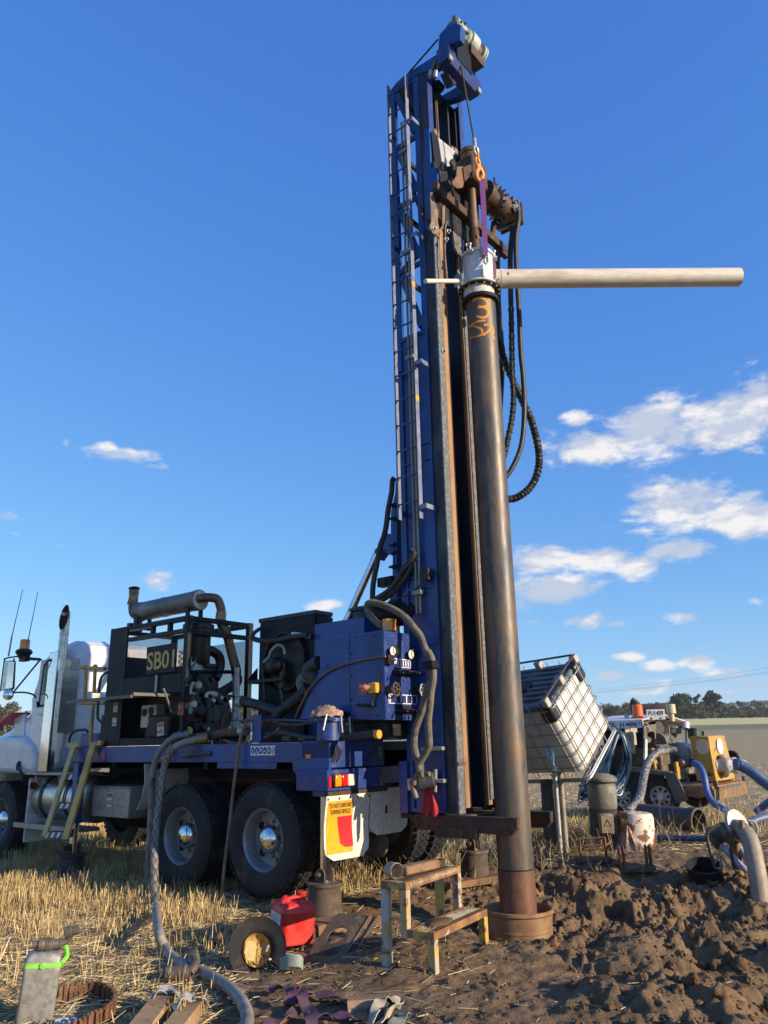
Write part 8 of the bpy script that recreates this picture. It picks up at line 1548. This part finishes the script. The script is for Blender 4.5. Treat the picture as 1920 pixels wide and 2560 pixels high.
# ---------------------------------------------------------------- trees beyond the paddock, power lines
def leafmat(name, c1, c2):
    m = bpy.data.materials.new(name); m.use_nodes = True; t = m.node_tree; t.nodes.clear(); n = NT(t); out = n.n('ShaderNodeOutputMaterial'); b = n.n('ShaderNodeBsdfPrincipled'); t.links.new(b.outputs[0], out.inputs[0])
    a = n.n('ShaderNodeAttribute', attribute_name='rnd'); n.val(b.inputs['Base Color'], n.mix(a.outputs['Fac'], c1, c2)); b.inputs['Roughness'].default_value = .7; b.inputs['Specular IOR Level'].default_value = .2; return m
LM = [leafmat('dark_foliage', (.040, .056, .030), (.075, .092, .045)), leafmat('olive_foliage', (.070, .078, .036), (.12, .12, .052)), leafmat('grey_green_foliage', (.075, .085, .060), (.12, .12, .085))]
def tree(x, y, h, w, kind, label, group, dens=1.0, trunk_f=.3):
    z = H1(x, y)-.2; t = thing('tree', label, 'tree', (x, y, z), group); o = Vector((x, y, z)); tk = M()
    tk.tube(sm([o, o+Vector((.1*w*rng.normal(0, .3), 0, h*.35)), o+Vector((w*.05*rng.normal(), 0, h*.75))], 4), [.035*h*(1-.8*i/8)+.02 for i in range(9)], 7)
    for k in range(5): a = rng.uniform(0, 2*PI); b0 = o+UP*(h*rng.uniform(.3, .55)); tk.tube([b0, b0+Vector((math.cos(a)*w*.18, math.sin(a)*w*.18, h*.14)), b0+Vector((math.cos(a)*w*.34, math.sin(a)*w*.34, h*.30))], [.014*h, .010*h, .004*h], 5)
    tk.build('trunk', bark, t)
    nc = int(16*dens)+4; P = []
    for c in range(nc):
        a = rng.uniform(0, 2*PI); f = rng.uniform(trunk_f, 1); rad = w*.5*math.sin(PI*min(.97, .18+.78*(f-trunk_f)/(1-trunk_f)))*rng.uniform(.35, 1); cpos = np.array([x+math.cos(a)*rad, y+math.sin(a)*rad, z+h*f*.93]); cr_ = w*rng.uniform(.10, .20); q = rng.normal(0, 1, (int(70*dens), 3)); q /= np.linalg.norm(q, axis=1)[:, None]; q *= cr_*rng.uniform(.45, 1.05, (len(q), 1)); q[:, 2] *= .75; P.append(cpos+q)
    P = np.concatenate(P); k = len(P); u = rng.normal(0, 1, (k, 3)); u /= np.linalg.norm(u, axis=1)[:, None]; v = np.cross(u, rng.normal(0, 1, (k, 3))); v /= np.linalg.norm(v, axis=1)[:, None]; s_ = (h*.030*rng.uniform(.5, 1.3, k))[:, None]
    V = np.stack([P-u*s_-v*s_*.6, P+u*s_-v*s_*.6, P+u*s_*.8+v*s_*.7, P-u*s_*.8+v*s_*.7], 1).reshape(-1, 3)-np.array([x, y, z]); me = bpy.data.meshes.new('crown'); me.vertices.add(len(V)); me.vertices.foreach_set('co', V.astype(np.float32).ravel()); setquads(me, np.arange(4*k).reshape(-1, 4))
    at = me.attributes.new('rnd', 'FLOAT', 'POINT'); at.data.foreach_set('value', np.repeat(rng.random(k), 4).astype(np.float32)); me.materials.append(LM[kind]); c_ = bpy.data.objects.new('crown', me); COL.objects.link(c_); c_.parent = t
    return t
GT = 'trees along the far edge of the paddock'
K3 = ['dark bushy tree in the far tree line', 'olive green tree in the far tree line', 'grey green gum in the far tree line']
def at_px(px, d): r = ray(px, 1830); return r.x/r.y*d
tree(at_px(1712, 262), 262, 7.9, 11, 0, 'broad dark dome shaped tree rising above the tree line', None, 2.2, .12); tree(at_px(1792, 268), 268, 9.2, 7.5, 0, 'tallest dark tree with pale trunk right of the dome shaped tree', None, 1.8, .3)
tree(at_px(1757, 266), 266, 8.2, 6, 2, 'thin grey half bare tree between the two tall dark trees', None, .8, .3); tree(at_px(1752, 250), 250, 4.8, 8, 1, 'light olive tree in front of the tall dark trees', None, 1.5, .08)
tree(at_px(1690, 252), 252, 3.8, 6, 1, 'low olive bush below the broad dark tree', None, 1.2, .05)
ORD = ['leftmost', 'second', 'third', 'fourth', 'fifth', 'sixth', 'seventh', 'eighth', 'ninth', 'tenth', 'eleventh', 'twelfth', 'thirteenth', 'fourteenth', 'fifteenth', 'sixteenth', 'seventeenth', 'eighteenth', 'nineteenth', 'twentieth', 'twenty first', 'rightmost']
for i, px in enumerate([1496, 1512, 1528, 1541, 1556, 1570, 1584, 1600, 1613, 1628, 1642, 1655, 1668, 1822, 1838, 1853, 1870, 1884, 1900, 1915, 1932, 1950]):
    kd = int(rng.integers(0, 3)); h = rng.uniform(4.0, 5.6) if px < 1700 else rng.uniform(3.2, 4.4); d = 255+rng.uniform(-8, 22); tree(at_px(px+rng.normal(0, 3), d), d, h, h*rng.uniform(1.1, 1.7), kd, K3[kd].replace(' in the far tree line', ', '+ORD[i]+(' from the left' if 0 < i < 21 else '')+' of the low trees behind the pump trailer') , GT, 1.0, .08)
for i, px in enumerate([592, 604, 616, 628, 640, 1, 12, 24, -14]):
    d = 150+rng.uniform(-10, 20); h = rng.uniform(5, 6.2) if px > 100 else rng.uniform(5.5, 7); tree(at_px(px, d), d, h, h*1.0, [1, 2][i % 2], ['leftmost', 'second', 'middle', 'fourth', 'rightmost', 'second', 'third', 'rightmost', 'leftmost'][i]+[' of the trees seen through the gap beside the oil cooler', ' of the gum trees beyond the white cab'][0 if px > 100 else 1], GT+' on the left', 1.0, .1)
# far wooded hill reads as one mass
hx_ = []; 
V = []; k = 26000; xx = rng.uniform(-900, 1100, k); yy = rng.uniform(420, 1100, k); keep = fbm(xx/90, yy/90, 7, 4) > .50; xx, yy = xx[keep], yy[keep]; k = len(xx); zz = Hf(xx, yy)
P = np.repeat(np.stack([xx, yy, zz], 1), 7, 0)+np.stack([rng.normal(0, 2.4, 7*k), rng.normal(0, 2.4, 7*k), rng.uniform(1, 8.5, 7*k)], 1); n7 = len(P); u = rng.normal(0, 1, (n7, 3)); u /= np.linalg.norm(u, axis=1)[:, None]; v = np.cross(u, rng.normal(0, 1, (n7, 3))); v /= np.linalg.norm(v, axis=1)[:, None]; s_ = rng.uniform(.8, 2.2, n7)[:, None]
V = np.stack([P-u*s_-v*s_*.7, P+u*s_-v*s_*.7, P+u*s_+v*s_*.7, P-u*s_+v*s_*.7], 1).reshape(-1, 3); me = bpy.data.meshes.new('distant_wood'); me.vertices.add(len(V)); me.vertices.foreach_set('co', V.astype(np.float32).ravel()); setquads(me, np.arange(4*n7).reshape(-1, 4)); at = me.attributes.new('rnd', 'FLOAT', 'POINT'); at.data.foreach_set('value', np.repeat(rng.random(n7), 4).astype(np.float32)); me.materials.append(LM[2]); dw = bpy.data.objects.new('distant_wood', me); COL.objects.link(dw); tag(dw, kind='stuff')
# two farm sheds on the hill
for px, py, d, w_, lab in ((1876, 1764, 560, 26, 'long low pale shed on the far hillside'), (1866, 1768, 540, 8, 'small white shed left of the long one on the hillside')):
    p = Yd(px, py, d); sh0 = thing('farm_shed', lab, 'shed', (p.x, p.y, H1(p.x, p.y))); o = Vector((p.x, p.y, H1(p.x, p.y)-1)); M().ob(o, Vector((w_, 0, 0)), Vector((0, 8, 0)), UP*4.2).build('wall', white_dirty, sh0); M().prism([o+UP*4.2+Vector((-.5, -.5, 0)), o+UP*4.2+Vector((-.5, 8.5, 0)), o+UP*6+Vector((-.5, 4, 0))], Vector((w_+1, 0, 0))).build('roof', alu_dull, sh0)
for k, (ya, yb) in enumerate(((1721, 1668), (1727, 1678), (1730, 1681))):
    pts = [Yd(1440+20*i, ya+(yb-ya)*(1440+20*i-1496)/424+1.5*math.sin(PI*i/26)*4, 120-1.2*i) for i in range(27)]
    tag(M().tube(pts, .011, 4).build('power_line', mat('dark_wire', (.06, .06, .065), .5)), ['topmost of the thin power lines crossing the sky at right', 'middle one of the thin power lines crossing the sky at right', 'lowest of the thin power lines crossing the sky at right'][k], 'power line')
# ---------------------------------------------------------------- air: the far trees fade a little to blue
hz = M().ob((-1500, -60, -2), (3000, 0, 0), (0, 1560, 0), (0, 0, 90)).build('haze', MATS['black_steel'])
hm_ = bpy.data.materials.new('haze_air'); hm_.use_nodes = True; t = hm_.node_tree; t.nodes.clear(); n = NT(t); out = n.n('ShaderNodeOutputMaterial'); pv = n.n('ShaderNodeVolumePrincipled')
pv.inputs['Color'].default_value = (.80, .88, 1, 1); pv.inputs['Density'].default_value = .0002; t.links.new(pv.outputs[0], out.inputs['Volume']); hz.data.materials.clear(); hz.data.materials.append(hm_); tag(hz, kind='stuff')
# ---------------------------------------------------------------- repeats belong together
GR = {'hydraulic_hose': 'black hydraulic hoses on the mast', 'control_hose': 'dusty sleeved hoses by the control cabinet', 'delivery_hose': 'grey hoses hanging from the deck', 'layflat_hose': 'blue hoses lying by the pump trailer', 'timber_sleeper': 'hardwood sleepers under the jacks', 'timber_offcut': 'loose timber pieces', 'strap_scrap': 'pale straps on the two timbers', 'sling_tail': 'ends of the dusty purple sling', 'packing_strip': 'pale packing strips on the soil', 'power_line': 'thin power lines across the sky', 'standpipe': 'standpipes by the timber post', 'handle_frame': 'rusty handle frames on the bank', 'farm_shed': 'sheds on the far hill'}
for o in list(SC.objects):
    if o.parent is None and 'category' in o:
        g_ = GR.get(o.name.split('.')[0])
        if g_: o['group'] = g_
